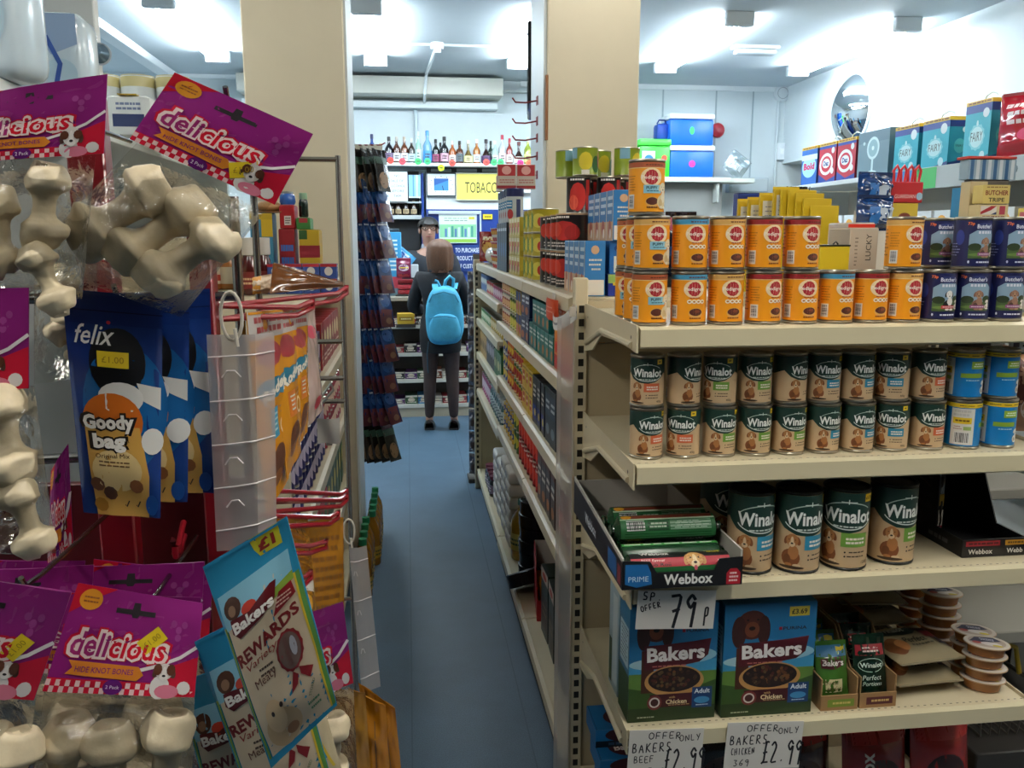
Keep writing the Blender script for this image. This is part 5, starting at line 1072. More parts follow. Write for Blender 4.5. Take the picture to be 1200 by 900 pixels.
t = thing('snack_packet', 'crumpled red and silver packet on top of the dark blue cartons', 'packet', (at(832, 228, Y=2.94).x, 2.93, TOPZ + .0019 + .166), (rad(-62), 0, rad(20))); b = B(); f = pouch(b, .1, .1, .03, C('#b3243a', .15, 0, .6), 47, .1, .012); b.art(Art().rect(-.02, .03, .04, .05, '#d8d4dc'), f, .0006, .012); b.obj('pouch', t, smooth=60); B().box((-.05, -.001, .095), (.05, .001, .102), C('#c9c4cc', .3)).obj('seal', t)
# yellow record-card sleeves standing on end
for i, (px, py0, py1, yy) in enumerate(((866, 236, 270, 2.75), (878, 234, 270, 2.70), (892, 229, 270, 2.64), (908, 222, 270, 2.58))):
    h = at(px, py0, Y=yy).z - S1
    t = thing('envelope_pack', 'yellow card pack with white front, %s from the left of the yellow pile' % nth(i), 'card pack', (at(px + 14, 250, Y=yy).x, yy, S1 + .001), rad(0)); b = B().box((-.045, 0, 0), (.045, .012, h), C('#c9a818', .5), .001); A = Art(); A.rect(-.036, h - .1, .034, h - .018, '#d3d4d2'); A.bars(-.03, h - .085, .03, h - .03, 4, '#8a8fb0', 3, .25); b.art(A, on_front(0), sub=0); b.obj('sleeve', t); B().box((-.043, .0125, 0), (.043, .015, h + .008), C('#d8b81e', .5)).obj('backing', t)
for i in range(5):
    px = 918 + i * 9; yy = 2.56 - i * .02; h = at(px, 222 + i * i * 1.2, Y=yy).z - S1
    t = thing('envelope_pack', 'plain yellow card pack, %s of the fanned right side of the yellow pile' % nth(i), 'card pack', (at(px, 250, Y=yy).x + .035, yy, S1 + .001), rad(0)); B().box((-.045, 0, 0), (.045, .01, h), C('#d0b01a', .5), .001).obj('sleeve', t); B().box((-.043, .0105, 0), (.043, .0125, h - .006), C('#b89a14', .5)).obj('backing', t)
t = thing('card_box', 'low yellow card box with a dark rim between the orange tins', 'box', (at(977, 320, Y=1.86).x, 1.86, S1 + .001)); b = B().box((-.036, 0, 0), (.036, .05, .157), C('#cdb61c', .5), .001); b.obj('box', t); B().box((-.0375, -.0015, .1572), (.0375, .0515, .161), C('#23281c', .4), .001).obj('rim', t); B().tube([(-.006, 0, .162), (0, 0, .168), (.006, 0, .162)], .002, C('#15170f', .4), 6).obj('tag', t)
def carton_side(label, px, Y, w, h, base, art, z=S1, d=.1, cat='box', name='carton', rz=0):
    t = thing(name, label, cat, (at(px, 290, Y=Y).x, Y, z + .001), rad(rz)); b = B().box((-w / 2, 0, 0), (w / 2, d, h), C(base, .5), .0015); A = Art(); art(A); b.art(A, on_front(0), sub=0); b.obj('carton', t); B().box((-w / 2 + .002, .002, h + .0002), (w / 2 - .002, d - .002, h + .0016), C(base, .6)).obj('lid_flap', t); return t
carton_side('cream carton with upright black lettering between the orange and navy tins', 1012, 1.86, .070, at(1012, 268, Y=1.86).z - S1, '#b8ab97', lambda A: (A.text('LUCKY', .012, .155, '#1c1a18', w=.06, h=.013, rot=PI / 2), A.bars(-.022, .11, -.014, .18, 8, '#6a5f52', 3, .3)))
carton_side('low red and white carton standing behind the cream lettered carton', 1008, 1.99, .07, at(1008, 262, Y=1.99).z - S1, '#c9bfb4', lambda A: (A.rect(-.035, .17, .035, .21, '#d8321c'), A.rect(-.035, .1, -.02, .17, '#8a3a4a')))

# shelf talkers at the aisle corner
c = at(664, 352, Y=2.14)
t = thing('shelf_talker', 'orange red cut out shelf card at the aisle corner under the tomato tins', 'price card', (.408, 2.36, TOPZ - .045)); b = B(); A = Art(); A.ell(0, 0, .085, .032, '#e0552a', n=18, wob=-.12); A.bars(-.05, -.012, .05, .012, 2, '#f0a088', 3, .3)
b.grid(8, 4, lambda s, v: (-.003 - .01 * math.sin(PI * s), (.5 - s) * .19, (v - .5) * .06), C('#d84c22', .45)); A.it = A.it; b.art(A, lambda u, v, e: (-.0045 - .01 * math.cos(u * 16) - e, -u, v), .0004, .02); b.obj('card', t); B().box((.0005, -.02, .02), (.003, .02, .045), C('#c9c4b8', .4)).obj('clip', t)
t = thing('price_slip', 'white torn paper slip hanging off the aisle corner of the top shelf', 'price slip', (.405, 2.16, TOPZ - .03)); b = B(); b.grid(10, 5, lambda s, v: (-.012 + .03 * s - .02 * math.sin(3 * s), .12 - .2 * s, (v - .5) * .035 - .05 * (1 - s) * s * 2 - .03 * (1 - s)), C('#d9d9d6', .6)); b.grid(10, 5, lambda s, v: (-.0125 + .03 * s - .02 * math.sin(3 * s), .12 - .2 * s, (v - .5) * .006 - .05 * (1 - s) * s * 2 - .03 * (1 - s)), C('#8a8a90', .6)); b.obj('slip', t); B().box((-.004, -.085, -.012), (.012, -.078, .012), C('#c9c4b8', .4)).obj('clip', t)
# ================================================================ left: treat stand close to the camera
def quad(TL, TR, BR, BL):
    """four places in the shop -> surface P(s, t), t upwards, and its normal towards the aisle"""
    TL, TR, BR, BL = map(Vector, (TL, TR, BR, BL)); c = (TL + TR + BR + BL) / 4
    n = (TR - TL + BR - BL).cross(TL - BL + TR - BR).normalized()
    if n.dot(CAM - c) < 0: n = -n
    return (lambda s, t: (BL * (1 - s) + BR * s) * (1 - t) + (TL * (1 - s) + TR * s) * t), n, c, ((TR - TL).length + (BR - BL).length) / 2, ((TL - BL).length + (TR - BR).length) / 2
def px4(pts, Y):
    Y = Y if isinstance(Y, (tuple, list)) else [Y] * 4
    return [at(p[0], p[1], Y=y) for p, y in zip(pts, Y)]
def pouchq(b, Q, o, d, m, seed=1, seal=.07, wr=.003, p=1.7, back=None, bow=0.0, nu=30, nv=44, base=.02, side=True):
    P, n, c, w, h = Q
    def prof(s, t):
        a = max(0, 1 - abs(2 * s - 1) ** p); e = min(1, max(0, (t - base) / .22)) * min(1, max(0, (1 - seal - t) / .25)); e = e * e * (3 - 2 * e)
        return d / 2 * a ** .75 * e + .0006
    def pt(s, t, sg, e):
        q = min(1, 6 * (1 - abs(2 * s - 1)) + .2)
        nz = (noise.noise(Vector((s * 3.1 + seed, t * 4.3, seed * 1.3 + (0 if sg > 0 else 5)))) + .35 * noise.noise(Vector((s * 9 + seed, t * 7, 3)))) * wr * q
        return P(s, t) - o + n * (sg * prof(s, t) + (nz if sg > 0 else min(nz, prof(s, t) * .5)) + e + bow * math.sin(PI * s))
    F = lambda u, v, e=0: pt(u / w + .5, v / h, 1, e)
    b.grid(nu, nv, lambda a, t: pt(a, t, 1, 0), m); b.grid(nu, nv, lambda a, t: pt(a, t, -1, 0), back or m, flip=True)
    if side:
        for s in (0, 1): b.grid(1, nv, lambda a, t: pt(s, t, (1 if (a < .5) == (s == 1) else -1), 0), m)
        b.grid(nu, 1, lambda a, t: pt(a, 1, 1 if t < .5 else -1, 0), m); b.grid(nu, 1, lambda a, t: pt(a, 0, -1 if t < .5 else 1, 0), m)
    return F
BAGFILM = film('bag_film', '#f6f6f4', .42, .07, 34, .9)
HIDE = surface('rawhide', '#d9c9a9', .42, 30, .07, .3, 60)
def bone(b, c, ax, L=.10, s=1.0, seed=0):
    """knotted rawhide chew: a waist between two wrapped barrel knots, rolled hollow ends"""
    M = Matrix.Translation(c) @ Vector((0, 0, 1)).rotation_difference(Vector(ax).normalized()).to_matrix().to_4x4() @ Matrix.Rotation(seed * 1.3, 4, 'Z'); b.X = M
    prof = [(0, .0125), (.16, .0125), (.28, .0145), (.36, .018), (.42, .0235), (.52, .0262), (.66, .0268), (.8, .0248), (.92, .0215), (.985, .018), (1.0, .0145), (.975, .011), (.93, .008), (.92, 0)]
    K = 26; n = len(prof)
    def pt(q, i, a):
        z, r = prof[i]; w = z - .60 - .16 * math.sin(a + seed) - .06 * math.sin(2 * a)
        if .3 < z <= 1.0 and i < 10: r *= 1 + .085 * math.tanh(-w * 18) - .02
        nz = noise.noise(Vector((math.cos(a) * 1.4 + seed, math.sin(a) * 1.4, z * 3 * q))) * .16; r *= 1 + nz
        sh = .004 * q * z
        return (s * (r * math.cos(a) + sh), s * (r * .92 * math.sin(a)), q * z * L / 2 + (.012 * s * z * math.sin(a * .5 + seed) * .35))
    for q in (-1, 1):
        b.grid(K, 40, (lambda u, v: (lambda f, i: tuple(Vector(pt(q, i, 2 * PI * u)).lerp(Vector(pt(q, min(i + 1, n - 1), 2 * PI * u)), f - i)))(v * (n - 1), min(int(v * (n - 1)), n - 1))), HIDE, cu=True, flip=(q < 0))
    b.X = None
def header_art(w, h, sticker=True):
    A = Art(); x = w / 2
    A.rect(-x, 0, x, h, '#84206e', r=.25); A.poly([(-x, h * .72), (-x, h), (-x * .35, h), (-x * .62, h * .9)], '#b3182c', r=.25); A.ell(-x * .72, h * .87, x * .18, h * .1, '#d08a2a', n=18, r=.25); A.bars(-x * .84, h * .83, -x * .6, h * .91, 2, '#8a4a10', 3, .4)
    A.rect(-x, 0, x, h * .13, '#c01c34', r=.25)
    k = 0
    cw = w / 30
    for r in range(2):
        for i in range(30):
            if (i + r) % 2: A.rect(-x + i * cw, r * h * .06, -x + i * cw + cw * .95, r * h * .06 + h * .056, '#e6c4c4', r=.25)
    A.poly([(x * .35, 0), (x, 0), (x, h * .42), (x * .62, h * .3), (x * .42, h * .18)], '#c01c34', r=.25); A.line([(x * .1, h * .22), (x * .45, h * .3), (x * .75, h * .4), (x, h * .54)], h * .035, '#ece4e4', r=.25)
    for q in ((.05, .66), (.6, .74), (.68, .68), (.76, .74), (.68, .6)): A.ell(x * q[0] * 1, h * q[1], x * .045, h * .04, '#963f84', n=10, r=.25) if q[0] > .3 else None
    lx, ly, lw = -x * .14, h * .46, w * .66
    A.text('delicious', lx, ly, '#c21c34', w=lw * 1.16, h=h * .34, bold=.13, shear=.12, r=.25); A.text('delicious', lx, ly, '#f2dcd8', w=lw * 1.10, h=h * .30, bold=.09, shear=.12, r=.25)
    A.text('delicious', lx, ly, '#9a2a6a', w=lw * 1.02, h=h * .23, bold=.02, shear=.12, split=(.40, '#c8182c'), r=.25)
    A.poly([(-x * .78, h * .17), (x * .2, h * .14), (x * .28, h * .2), (x * .2, h * .28), (-x * .78, h * .3), (-x * .7, h * .235)], '#cf7c2a', r=.25); A.text('HIDE KNOT BONES', -x * .26, h * .222, '#7a2a62', w=w * .4, h=h * .055, bold=.01, r=.25)
    A.ell(-x * .1, h * .07, x * .13, h * .075, '#5a1a66', n=18, r=.25); A.text('2 Pack', -x * .1, h * .07, '#e3d2e2', w=x * .18, r=.25)
    # small dog at the right corner
    A.ell(x * .52, h * .09, x * .13, h * .12, '#e6dfdc', n=14, r=.25); A.ell(x * .84, h * .09, x * .09, h * .07, '#e6dfdc', n=12, r=.25); A.ell(x * .62, h * .05, x * .16, h * .07, '#d77b92', n=14, r=.25)
    A.face(x * .56, h * .24, x * .3, '#dcd4ce', '#efe9e4', '#4a2c22'); A.ell(x * .47, h * .27, x * .06, h * .06, '#5a3426', n=10, r=.25); A.ell(x * .65, h * .27, x * .06, h * .06, '#5a3426', n=10, r=.25)
    A.poly([(-x * .06, h * .78), (-x * .3, h * .78), (-x * .3, h * .83), (-x * .06, h * .83), (-x * .05, h * .9), (x * .05, h * .9), (x * .06, h * .83), (x * .3, h * .83), (x * .3, h * .78), (x * .06, h * .78), (x * .04, h * .75), (-x * .04, h * .75)], '#160d14', r=.8)
    return A
def chew_bag(label, head, bag, Yh, Yb, bones, stick=None, seed=1, group=None, d=.05, yh2=None, strips=True):
    H = quad(*px4(head, Yh)); G = quad(*px4(bag, Yb)); o = H[0](.5, .9)
    t = thing('chew_bag', label, 'pet treats', o, 0, group)
    b = B(); f = pouchq(b, H, o, .002, C('#84206e', .3, 0, .3), seed, .01, .0022, bow=.004, nu=14, nv=10); b.art(header_art(H[3], H[4]), f, .00015, .010); hd = b.obj('header_card', t, smooth=60)
    if stick:
        s = B(); sx, sy, r = stick; w, h = H[3], H[4]; ww = .014
        A = Art(); P = [(-ww, -.0085), (ww, -.0085), (ww, .0085), (-ww, .0085)]; cr, sr = math.cos(r), math.sin(r)
        A.poly([(sx * w + x * cr - y * sr, sy * h + x * sr + y * cr) for x, y in P], '#e6c91e', r=.5); A.text('£1.00', sx * w, sy * h, '#a5861a', w=.02, rot=r); s.art(A, f, .0012, .01); s.obj('price_sticker', hd)
    b = B(); F = pouchq(b, G, o, d, BAGFILM, seed + 3, .02, .006, p=2.4, nu=20, nv=22, base=.0); b.obj('clear_bag', t, smooth=70)
    P, n, c, w, h = G
    for i, (s0, t0, s1, t1, off) in enumerate(bones):
        a, e = P(s0, t0), P(s1, t1); ax = (e - a); L = ax.length; bb = B(); bone(bb, (a + e) / 2 - o + n * off, ax, L, max(.75, min(1.2, L / .095)), seed + i * 3); bb.obj('rawhide_bone', t, smooth=70)
    return t
g = 'clear bags of rawhide bones under purple cards'
chew_bag('bag of rawhide bones with its purple card tilted high beside the left pillar', ((205, 85), (367, 157), (322, 240), (152, 163)), ((160, 168), (318, 238), (212, 372), (30, 306)), .95, (.95, .95, .93, .93),
         ((.14, .22, .36, .86, .0), (.42, .16, .60, .84, -.006), (.70, .12, .88, .74, .004)), (.22, .24, rad(30)), 3, g, .075)
chew_bag('bag of rawhide bones with its glossy purple card at the top left edge', ((-52, 116), (126, 87), (122, 180), (-48, 192)), ((-46, 190), (112, 182), (96, 350), (-60, 345)), .9, .9,
         ((.62, .96, .68, .36, .0), (.28, .8, .36, .15, .0), (.62, .38, .9, -.1, .012)), (-.75, .0, 0), 5, g, .06)
chew_bag('bag of rawhide bones hanging at the left edge halfway up', ((-150, 340), (34, 337), (34, 455), (-150, 455)), ((-140, 452), (40, 452), (66, 648), (-130, 650)), .88, (.88, .88, .86, .86),
         ((.76, 1.0, .80, .42, .0), (.80, .44, .92, -.02, .004), (.3, .9, .4, .3, 0)), None, 7, g, .07)
chew_bag('bag of rawhide bones with its purple card lowest in front, price on the name', ((92, 683), (238, 707), (228, 817), (50, 810)), ((52, 808), (228, 815), (222, 985), (30, 985)), (.92, .92, .88, .88), .89,
         ((.17, .80, .18, .15, .0), (.49, .82, .5, .15, .004), (.83, .88, .83, .22, .0)), (.16, .55, rad(45)), 9, g, .07)
chew_bag('bag of rawhide bones cut off at the lower left corner', ((-110, 660), (84, 694), (40, 820), (-150, 790)), ((-140, 790), (42, 818), (20, 985), (-160, 985)), .86, .86,
         ((.75, .75, .8, .1, .0), (.92, .8, .95, .2, .01)), (.30, .46, rad(60)), 11, g, .06)
for i, (hp, Y) in enumerate((((20, 690, 236, 700), .97), ((-60, 668, 110, 662), 1.0), ((70, 664, 240, 658), 1.04), ((110, 655, 250, 668), 1.09), ((-40, 655, 100, 657), 1.12))):
    x0, y0, x1, y1 = hp
    chew_bag('bone bag behind the lowest row with only its purple card top showing, %s back' % nth(i), ((x0, y0), (x1, y1), (x1 - 6, y1 + 95), (x0 - 6, y0 + 95)), ((x0, y0 + 95), (x1 - 6, y1 + 95), (x1 - 12, y1 + 250), (x0 - 12, y0 + 250)), Y, Y, ((.3, .8, .35, .2, 0), (.7, .8, .72, .2, 0)), None, 20 + i, g, .03)
chew_bag('bag of rawhide bones low at the right of the stand behind the blue treat bags', ((300, 735), (402, 705), (414, 800), (318, 830)), ((318, 830), (414, 800), (420, 930), (330, 950)), 1.12, 1.12, ((.3, .85, .35, .2, 0), (.7, .8, .7, .2, .01)), None, 31, g, .06)
chew_bag('bag of rawhide bones hanging deep in the stand left of the blue cat bags', ((60, 552), (80, 520), (86, 640), (56, 660)), ((40, 300), (112, 292), (118, 440), (40, 450)), 1.1, 1.1, ((.3, .9, .6, .3, .0), (.6, .6, .85, .1, .01)), None, 33, g, .05)

# blue treat bags with orange panel (cat treats)
def goody_art(w, h):
    A = Art(); x = w / 2
    A.rect(-x, 0, x, h, '#15306e', r=.25); A.rect(-x, h * .86, x, h, '#122a66', r=.25); A.rect(-x, h * .915, x, h * .92, '#0a1a44', r=.25); A.ell(x * .2, h * .5, x * .95, h * .28, '#16548c', n=24, r=.25)
    A.ell(x * .05, h * .7, x * .6, h * .15, '#0e0f13', n=24, r=.3); A.poly([(x * .45, h * .62), (x * .98, h * .6), (x * .98, h * .5), (x * .6, h * .54)], '#cfcdc8', r=.3); A.ell(x * .1, h * .55, x * .5, h * .07, '#dcdad6', n=20, r=.3)
    A.ell(-x * .1, h * .44, x * .68, h * .13, '#c9671c', n=26, r=.3); A.poly([(-x * .75, h * .42), (x * .5, h * .42), (x * .72, h * .2), (x * .7, 0), (-x * .62, 0), (-x * .7, h * .2)], '#c99a4a', r=.3)
    A.ell(-x * .05, h * .22, x * .6, h * .1, '#e0c48a', n=20, r=.3); A.ell(x * .8, h * .36, x * .26, h * .06, '#d9d7d2', n=16, r=.3)
    A.text('felix', -x * .42, h * .815, '#f2f1ee', w=w * .42, h=h * .085, bold=.01, shear=.35, r=.3); A.ell(-x * .12, h * .87, .002, .002, '#c01a2c', n=8)
    for bo, cc in ((.13, '#1a1210'), (.05, '#efeae2')):
        A.text('Goody', -x * .2, h * .43, cc, w=w * .58 + (.008 if bo > .1 else 0), h=h * .085 + (.005 if bo > .1 else 0), bold=bo, rot=.06, r=.3); A.text('bag', -x * .2, h * .345, cc, w=w * .38 + (.008 if bo > .1 else 0), h=h * .085 + (.005 if bo > .1 else 0), bold=bo, rot=.06, r=.3)
    A.text('Original Mix', -x * .14, h * .285, '#4a2a14', w=w * .4, rot=.05); A.bars(-x * .5, h * .235, x * .25, h * .268, 2, '#6a4a2a', 3, .4)
    for q, r, cc in ((-.55, .15, '#6b3f22'), (-.25, .11, '#54311c'), (.4, .15, '#8a5226'), (-.5, .05, '#9a6a1e')): A.ell(x * q, h * r, x * .17, h * .035, cc, n=9, rot=.4, r=.4)
    for q in (.1, .38): A.line([(x * q, h * .055), (x * (q + .03), h * .045), (x * (q + .1), h * .075)], .0015, '#17130f')
    A.ell(x * .78, h * .06, x * .16, h * .05, '#16448a', n=14, r=.3)
    return A
def art_bag(label, name, cat, pts, Y, base, artf, d=.03, seed=1, group=None, sticker=None, wr=.003, seal=.09, cover='seal', gloss=.2):
    Q = quad(*px4(pts, Y)); o = Q[0](.5, .92); t = thing(name, label, cat, o, 0, group); b = B()
    f = pouchq(b, Q, o, d, C(base, gloss, 0, .5), seed, seal, wr)
    if artf: b.art(artf(Q[3], Q[4]), f, .0002, .008)
    b.obj('pouch', t, smooth=60)
    s = B(); w, h = Q[3], Q[4]; s.grid(10, 2, lambda a, c: f((a - .5) * w * .98, h * (1 - seal * .16) + c * h * seal * .14, .0016), C(base, .25, 0, .4)); s.obj(cover, t, smooth=60)
    if sticker:
        s = B(); A = Art(); sx, sy, ww, hh, tx, rr = sticker; A.rect(sx * w - ww / 2, sy * h - hh / 2, sx * w + ww / 2, sy * h + hh / 2, '#dfc022'); A.text(tx, sx * w, sy * h, '#9a7a14', w=ww * .7); s.art(A, f, .0011, .01); s.obj('price_sticker', t)
    return t
g = 'blue cat treat bags'
art_bag('dark blue cat treat bag with an orange panel, frontmost of three', 'treat_bag', 'pet treats', ((72, 338), (191, 348), (188, 607), (98, 600)), (.95, .97, .97, .95), '#15306e', goody_art, .03, 2, g, (-.02, .715, .03, .017, '£1.00', 0))
art_bag('dark blue cat treat bag second behind the frontmost one', 'treat_bag', 'pet treats', ((110, 342), (222, 346), (220, 588), (120, 585)), (1.02, 1.03, 1.03, 1.02), '#15306e', goody_art, .025, 4, g)
art_bag('dark blue cat treat bag rearmost, next to the clear plastic strip', 'treat_bag', 'pet treats', ((150, 345), (246, 338), (252, 578), (155, 575)), (1.08, 1.09, 1.09, 1.08), '#15306e', goody_art, .025, 6, g)
# light blue dog treat bags
def rewards_art(w, h):
    A = Art(); x = w / 2
    A.rect(-x, 0, x, h, '#2a86ad', r=.25); A.poly([(-x * .86, h * .04), (x * .9, h * .02), (x * .86, h * .74), (x * .5, h * .8), (-x * .86, h * .68)], '#c9b79c', r=.3); A.poly([(-x * .9, h * .68), (x * .86, h * .74), (x * .86, h * .86), (-x * .9, h * .84)], '#7fb6cc', r=.3); A.poly([(-x * .2, h * .7), (x * .86, h * .76), (x * .86, h * .72), (-x * .2, h * .66)], '#7f9c3a', r=.3)
    A.line([(-x * .92, h * .04), (-x * .92, h * .7)], w * .03, '#5f8a3a'); A.line([(x * .95, h * .02), (x * .93, h * .74)], w * .05, '#4f7f3a'); A.line([(x * .9, h * .02), (x * .88, h * .74)], w * .02, '#c9a92c')
    A.poly([(x * .25, h * .9), (x * .78, h * .9), (x * .78, h * 1.0), (x * .1, h * 1.0), (x * .15, h * .94)], '#c9bf2a', r=.3); A.text('£1', x * .45, h * .945, '#8c1a14', w=w * .2, h=h * .055, bold=.05)
    A.ell(-x * .6, h * .765, x * .22, h * .05, '#4a2e22', n=14, r=.3); A.ell(-x * .62, h * .755, x * .1, h * .025, '#8a6a52', n=12); A.ell(-x * .2, h * .73, x * .2, h * .03, '#c03a28', n=12)
    A.poly([(-x * .75, h * .66), (-x * .6, h * .625), (x * .1, h * .66), (x * .42, h * .7), (x * .5, h * .77), (x * .36, h * .77), (-x * .2, h * .715), (-x * .72, h * .72)], '#5a1018', r=.3); A.text('Bakers', -x * .16, h * .688, '#f2ede6', w=w * .55, h=h * .052, bold=.04, rot=.1)
    A.poly([(x * .3, h * .62), (x * .84, h * .655), (x * .8, h * .72), (x * .52, h * .71)], '#7a141c', r=.3); A.bars(x * .4, h * .645, x * .76, h * .695, 3, '#d9b8a8', 3, .4)
    A.text('REWARDS', -x * .02, h * .56, '#6e1418', w=w * .84, h=h * .062, bold=.04, rot=.16); A.text('Variety', -x * .22, h * .49, '#8c2a24', w=w * .45, h=h * .045, shear=.2, rot=.14)
    A.bars(-x * .4, h * .40, x * .0, h * .455, 2, '#4a3a32', 3, .4); A.text('Meaty', -x * .28, h * .39, '#5a2a20', w=w * .3, rot=.12)
    A.ell(x * .42, h * .43, x * .3, h * .105, '#7a1a20', n=28, wob=-.06, r=.3); A.ell(x * .42, h * .43, x * .24, h * .088, '#6a5750', n=22, r=.15); A.rect(x * .34, h * .36, x * .42, h * .5, '#5a3a34'); A.ell(x * .52, h * .44, x * .07, h * .05, '#9a9aa4', n=12)
    A.poly([(x * .35, h * .33), (x * .2, h * .24), (x * .38, h * .26), (x * .45, h * .3)], '#7a1a20'); A.poly([(x * .5, h * .33), (x * .78, h * .28), (x * .66, h * .24), (x * .5, h * .29)], '#7a1a20')
    A.ell(-x * .28, h * .13, x * .48, h * .1, '#c2a27a', n=20, r=.35); A.ell(-x * .35, h * .2, x * .28, h * .09, '#d2b48c', n=18, r=.35); A.ell(-x * .1, h * .09, x * .16, h * .03, '#9a6a44', n=14); A.ell(-x * .4, h * .22, x * .05, h * .014, '#2a1a14', n=10); A.ell(-x * .1, h * .24, x * .05, h * .014, '#2a1a14', n=10)
    A.text('STORED', x * .62, h * .19, '#2a5a3a', w=w * .16, rot=.9); A.bars(x * .4, h * .08, x * .7, h * .14, 2, '#4a7a5a', 4, .4)
    return A
g = 'light blue dog treat bags'
art_bag('light blue dog treat bag with a £1 flash, tilted in front of the others', 'treat_bag', 'pet treats', ((238, 664), (336, 605), (395, 826), (318, 900)), (.85, .83, .83, .85), '#2a86ad', rewards_art, .028, 12, g)
art_bag('light blue dog treat bag showing its dark red name, second behind the £1 one', 'treat_bag', 'pet treats', ((228, 752), (330, 700), (392, 925), (305, 975)), (.9, .89, .89, .9), '#2a86ad', rewards_art, .025, 14, g)
art_bag('light blue dog treat bag lowest and rearmost of the three', 'treat_bag', 'pet treats', ((208, 800), (300, 770), (352, 985), (262, 1010)), (.95, .94, .94, .95), '#2a86ad', rewards_art, .025, 16, g)
t_ = art_bag('cream and blue dog treat bag peeping out right of the £1 bag', 'treat_bag', 'pet treats', ((330, 760), (372, 800), (404, 915), (320, 960)), (.98, .99, .99, .98), '#bfae8c', lambda w, h: Art().line([(-w * .1, h * .9), (w * .3, h * .3)], w * .12, '#2a7aa0').line([(w * .2, h * .6), (w * .42, h * .2)], w * .04, '#c9a92c').ell(-w * .3, h * .5, w * .16, h * .12, '#7a1a20'), .025, 18)
# orange dog treat bags hanging on the red hooks
def orange_art(kind):
    def f(w, h):
        A = Art(); x = w / 2; A.rect(-x, 0, x, h, '#c9851c', r=.22)
        if kind == 'plain':
            A.rect(-x * .7, 0, x * .8, h * .3, '#b8741a'); A.bars(-x * .6, h * .3, x * .6, h * .8, 8, '#8a5612', 3, .3); return A
        A.rect(-x, h * .86, x, h, '#b9b2ae', r=.2); A.bars(-x * .8, h * .88, x * .8, h * .98, 2, '#8c2a30', 4, .6); A.ell(-x * .1, h * .78, x * .7, h * .07, '#8c1e28', n=18); 
        for q in (-.5, 0, .5): A.ell(x * q, h * .6, x * .42, h * .055, '#1f6f8c', n=16)
        A.text('Rodeo', 0, h * .6, '#efe6d6', w=w * .78, h=h * .07, bold=.05, rot=.2)
        A.rect(-x * .5, h * .34, x * .0, h * .5, '#2f8cab' if kind == 'a' else '#c96f1a'); A.bars(-x * .4, h * .37, -x * .05, h * .48, 4, '#dfe6e6', 4, .4); A.ring(x * .4, h * .38, x * .3, h * .055, x * .06, '#e6c89a', 18); A.ell(-x * .1, h * .2, x * .45, h * .1, '#5a3422', n=16); A.ell(-x * .2, h * .12, x * .3, h * .05, '#8a5a36', n=14)
        A.bars(x * .1, h * .44, x * .8, h * .5, 2, '#7a3a10', 4, .4); return A
    return f
g = 'orange dog treat bags on the red hooks'
art_bag('orange dog treat bag with a pale blue strip hanging beside the clear plastic strip', 'treat_bag', 'pet treats', ((288, 366), (330, 362), (338, 560), (312, 604)), (1.22, 1.36, 1.36, 1.22), '#c9851c', orange_art('a'), .02, 22, g)
art_bag('orange dog treat bag with its blue name, middle of the hanging three', 'treat_bag', 'pet treats', ((312, 366), (346, 362), (352, 530), (336, 560)), (1.30, 1.44, 1.44, 1.30), '#c9851c', orange_art('b'), .02, 24, g)
art_bag('orange dog treat bag with its blue name, farthest of the hanging three', 'treat_bag', 'pet treats', ((336, 362), (360, 360), (360, 505), (346, 528)), (1.40, 1.52, 1.52, 1.40), '#c9851c', orange_art('b'), .02, 26, g)
art_bag('pale pink treat bag hanging just past the orange bags', 'treat_bag', 'pet treats', ((352, 365), (368, 362), (378, 480), (362, 500)), (1.56, 1.66, 1.66, 1.56), '#b9a39c', lambda w, h: Art().ell(0, h * .8, w * .3, h * .06, '#b3304a').ell(0, h * .15, w * .25, h * .06, '#a3243a'), .02, 28)
for i, (pts, Y) in enumerate(((((322, 600), (360, 608), (372, 724), (334, 700)), (1.36, 1.5, 1.5, 1.36)), (((352, 612), (402, 606), (404, 770), (362, 780)), (1.52, 1.62, 1.62, 1.52)), (((330, 668), (366, 672), (372, 745), (338, 735)), (1.3, 1.42, 1.42, 1.3)))):
    art_bag('brownish orange treat bag on the lower red hooks, %s' % ('beside the £1 bag', 'nearest the aisle with dark stripes', 'lowest of the three')[i], 'treat_bag', 'pet treats', pts, Y, '#a8701c', (lambda w, h: Art().bars(-w * .4, h * .1, w * .4, h * .9, 12, '#7a4a10', 7, .5)) if i != 2 else (lambda w, h: Art().rect(-w * .5, h * .7, w * .5, h * .95, '#d8d4cc').ell(0, h * .5, w * .3, h * .15, '#e0a02c').ell(-w * .1, h * .8, w * .2, h * .06, '#a3243a')), .02, 40 + i, 'brownish orange treat bags')
for i, (pts, Y) in enumerate(((((386, 806), (428, 812), (436, 930), (380, 930)), 1.32), (((408, 806), (452, 826), (458, 940), (412, 940)), 1.36), (((420, 800), (463, 830), (474, 940), (440, 940)), 1.42))):
    art_bag('dull orange treat bag at the very bottom beside the floor, %s from the left' % nth(i), 'treat_bag', 'pet treats', pts, Y, ('#8f6420', '#a56a14', '#9a6212')[i], lambda w, h: Art().line([(-w * .2, 0), (-w * .1, h * .8)], w * .05, '#7a4c10').line([(w * .2, 0), (w * .18, h * .8)], w * .03, '#5f3a0c'), .03, 50 + i, 'dull orange treat bags', wr=.006)
art_bag('brown foil bag turned flat, jutting over the top red hook', 'treat_bag', 'pet treats', ((320, 308), (402, 331), (402, 336), (316, 344)), (1.45, 1.5, 1.5, 1.4), '#5a3312', None, .016, 60, None, None, .002, gloss=.15)
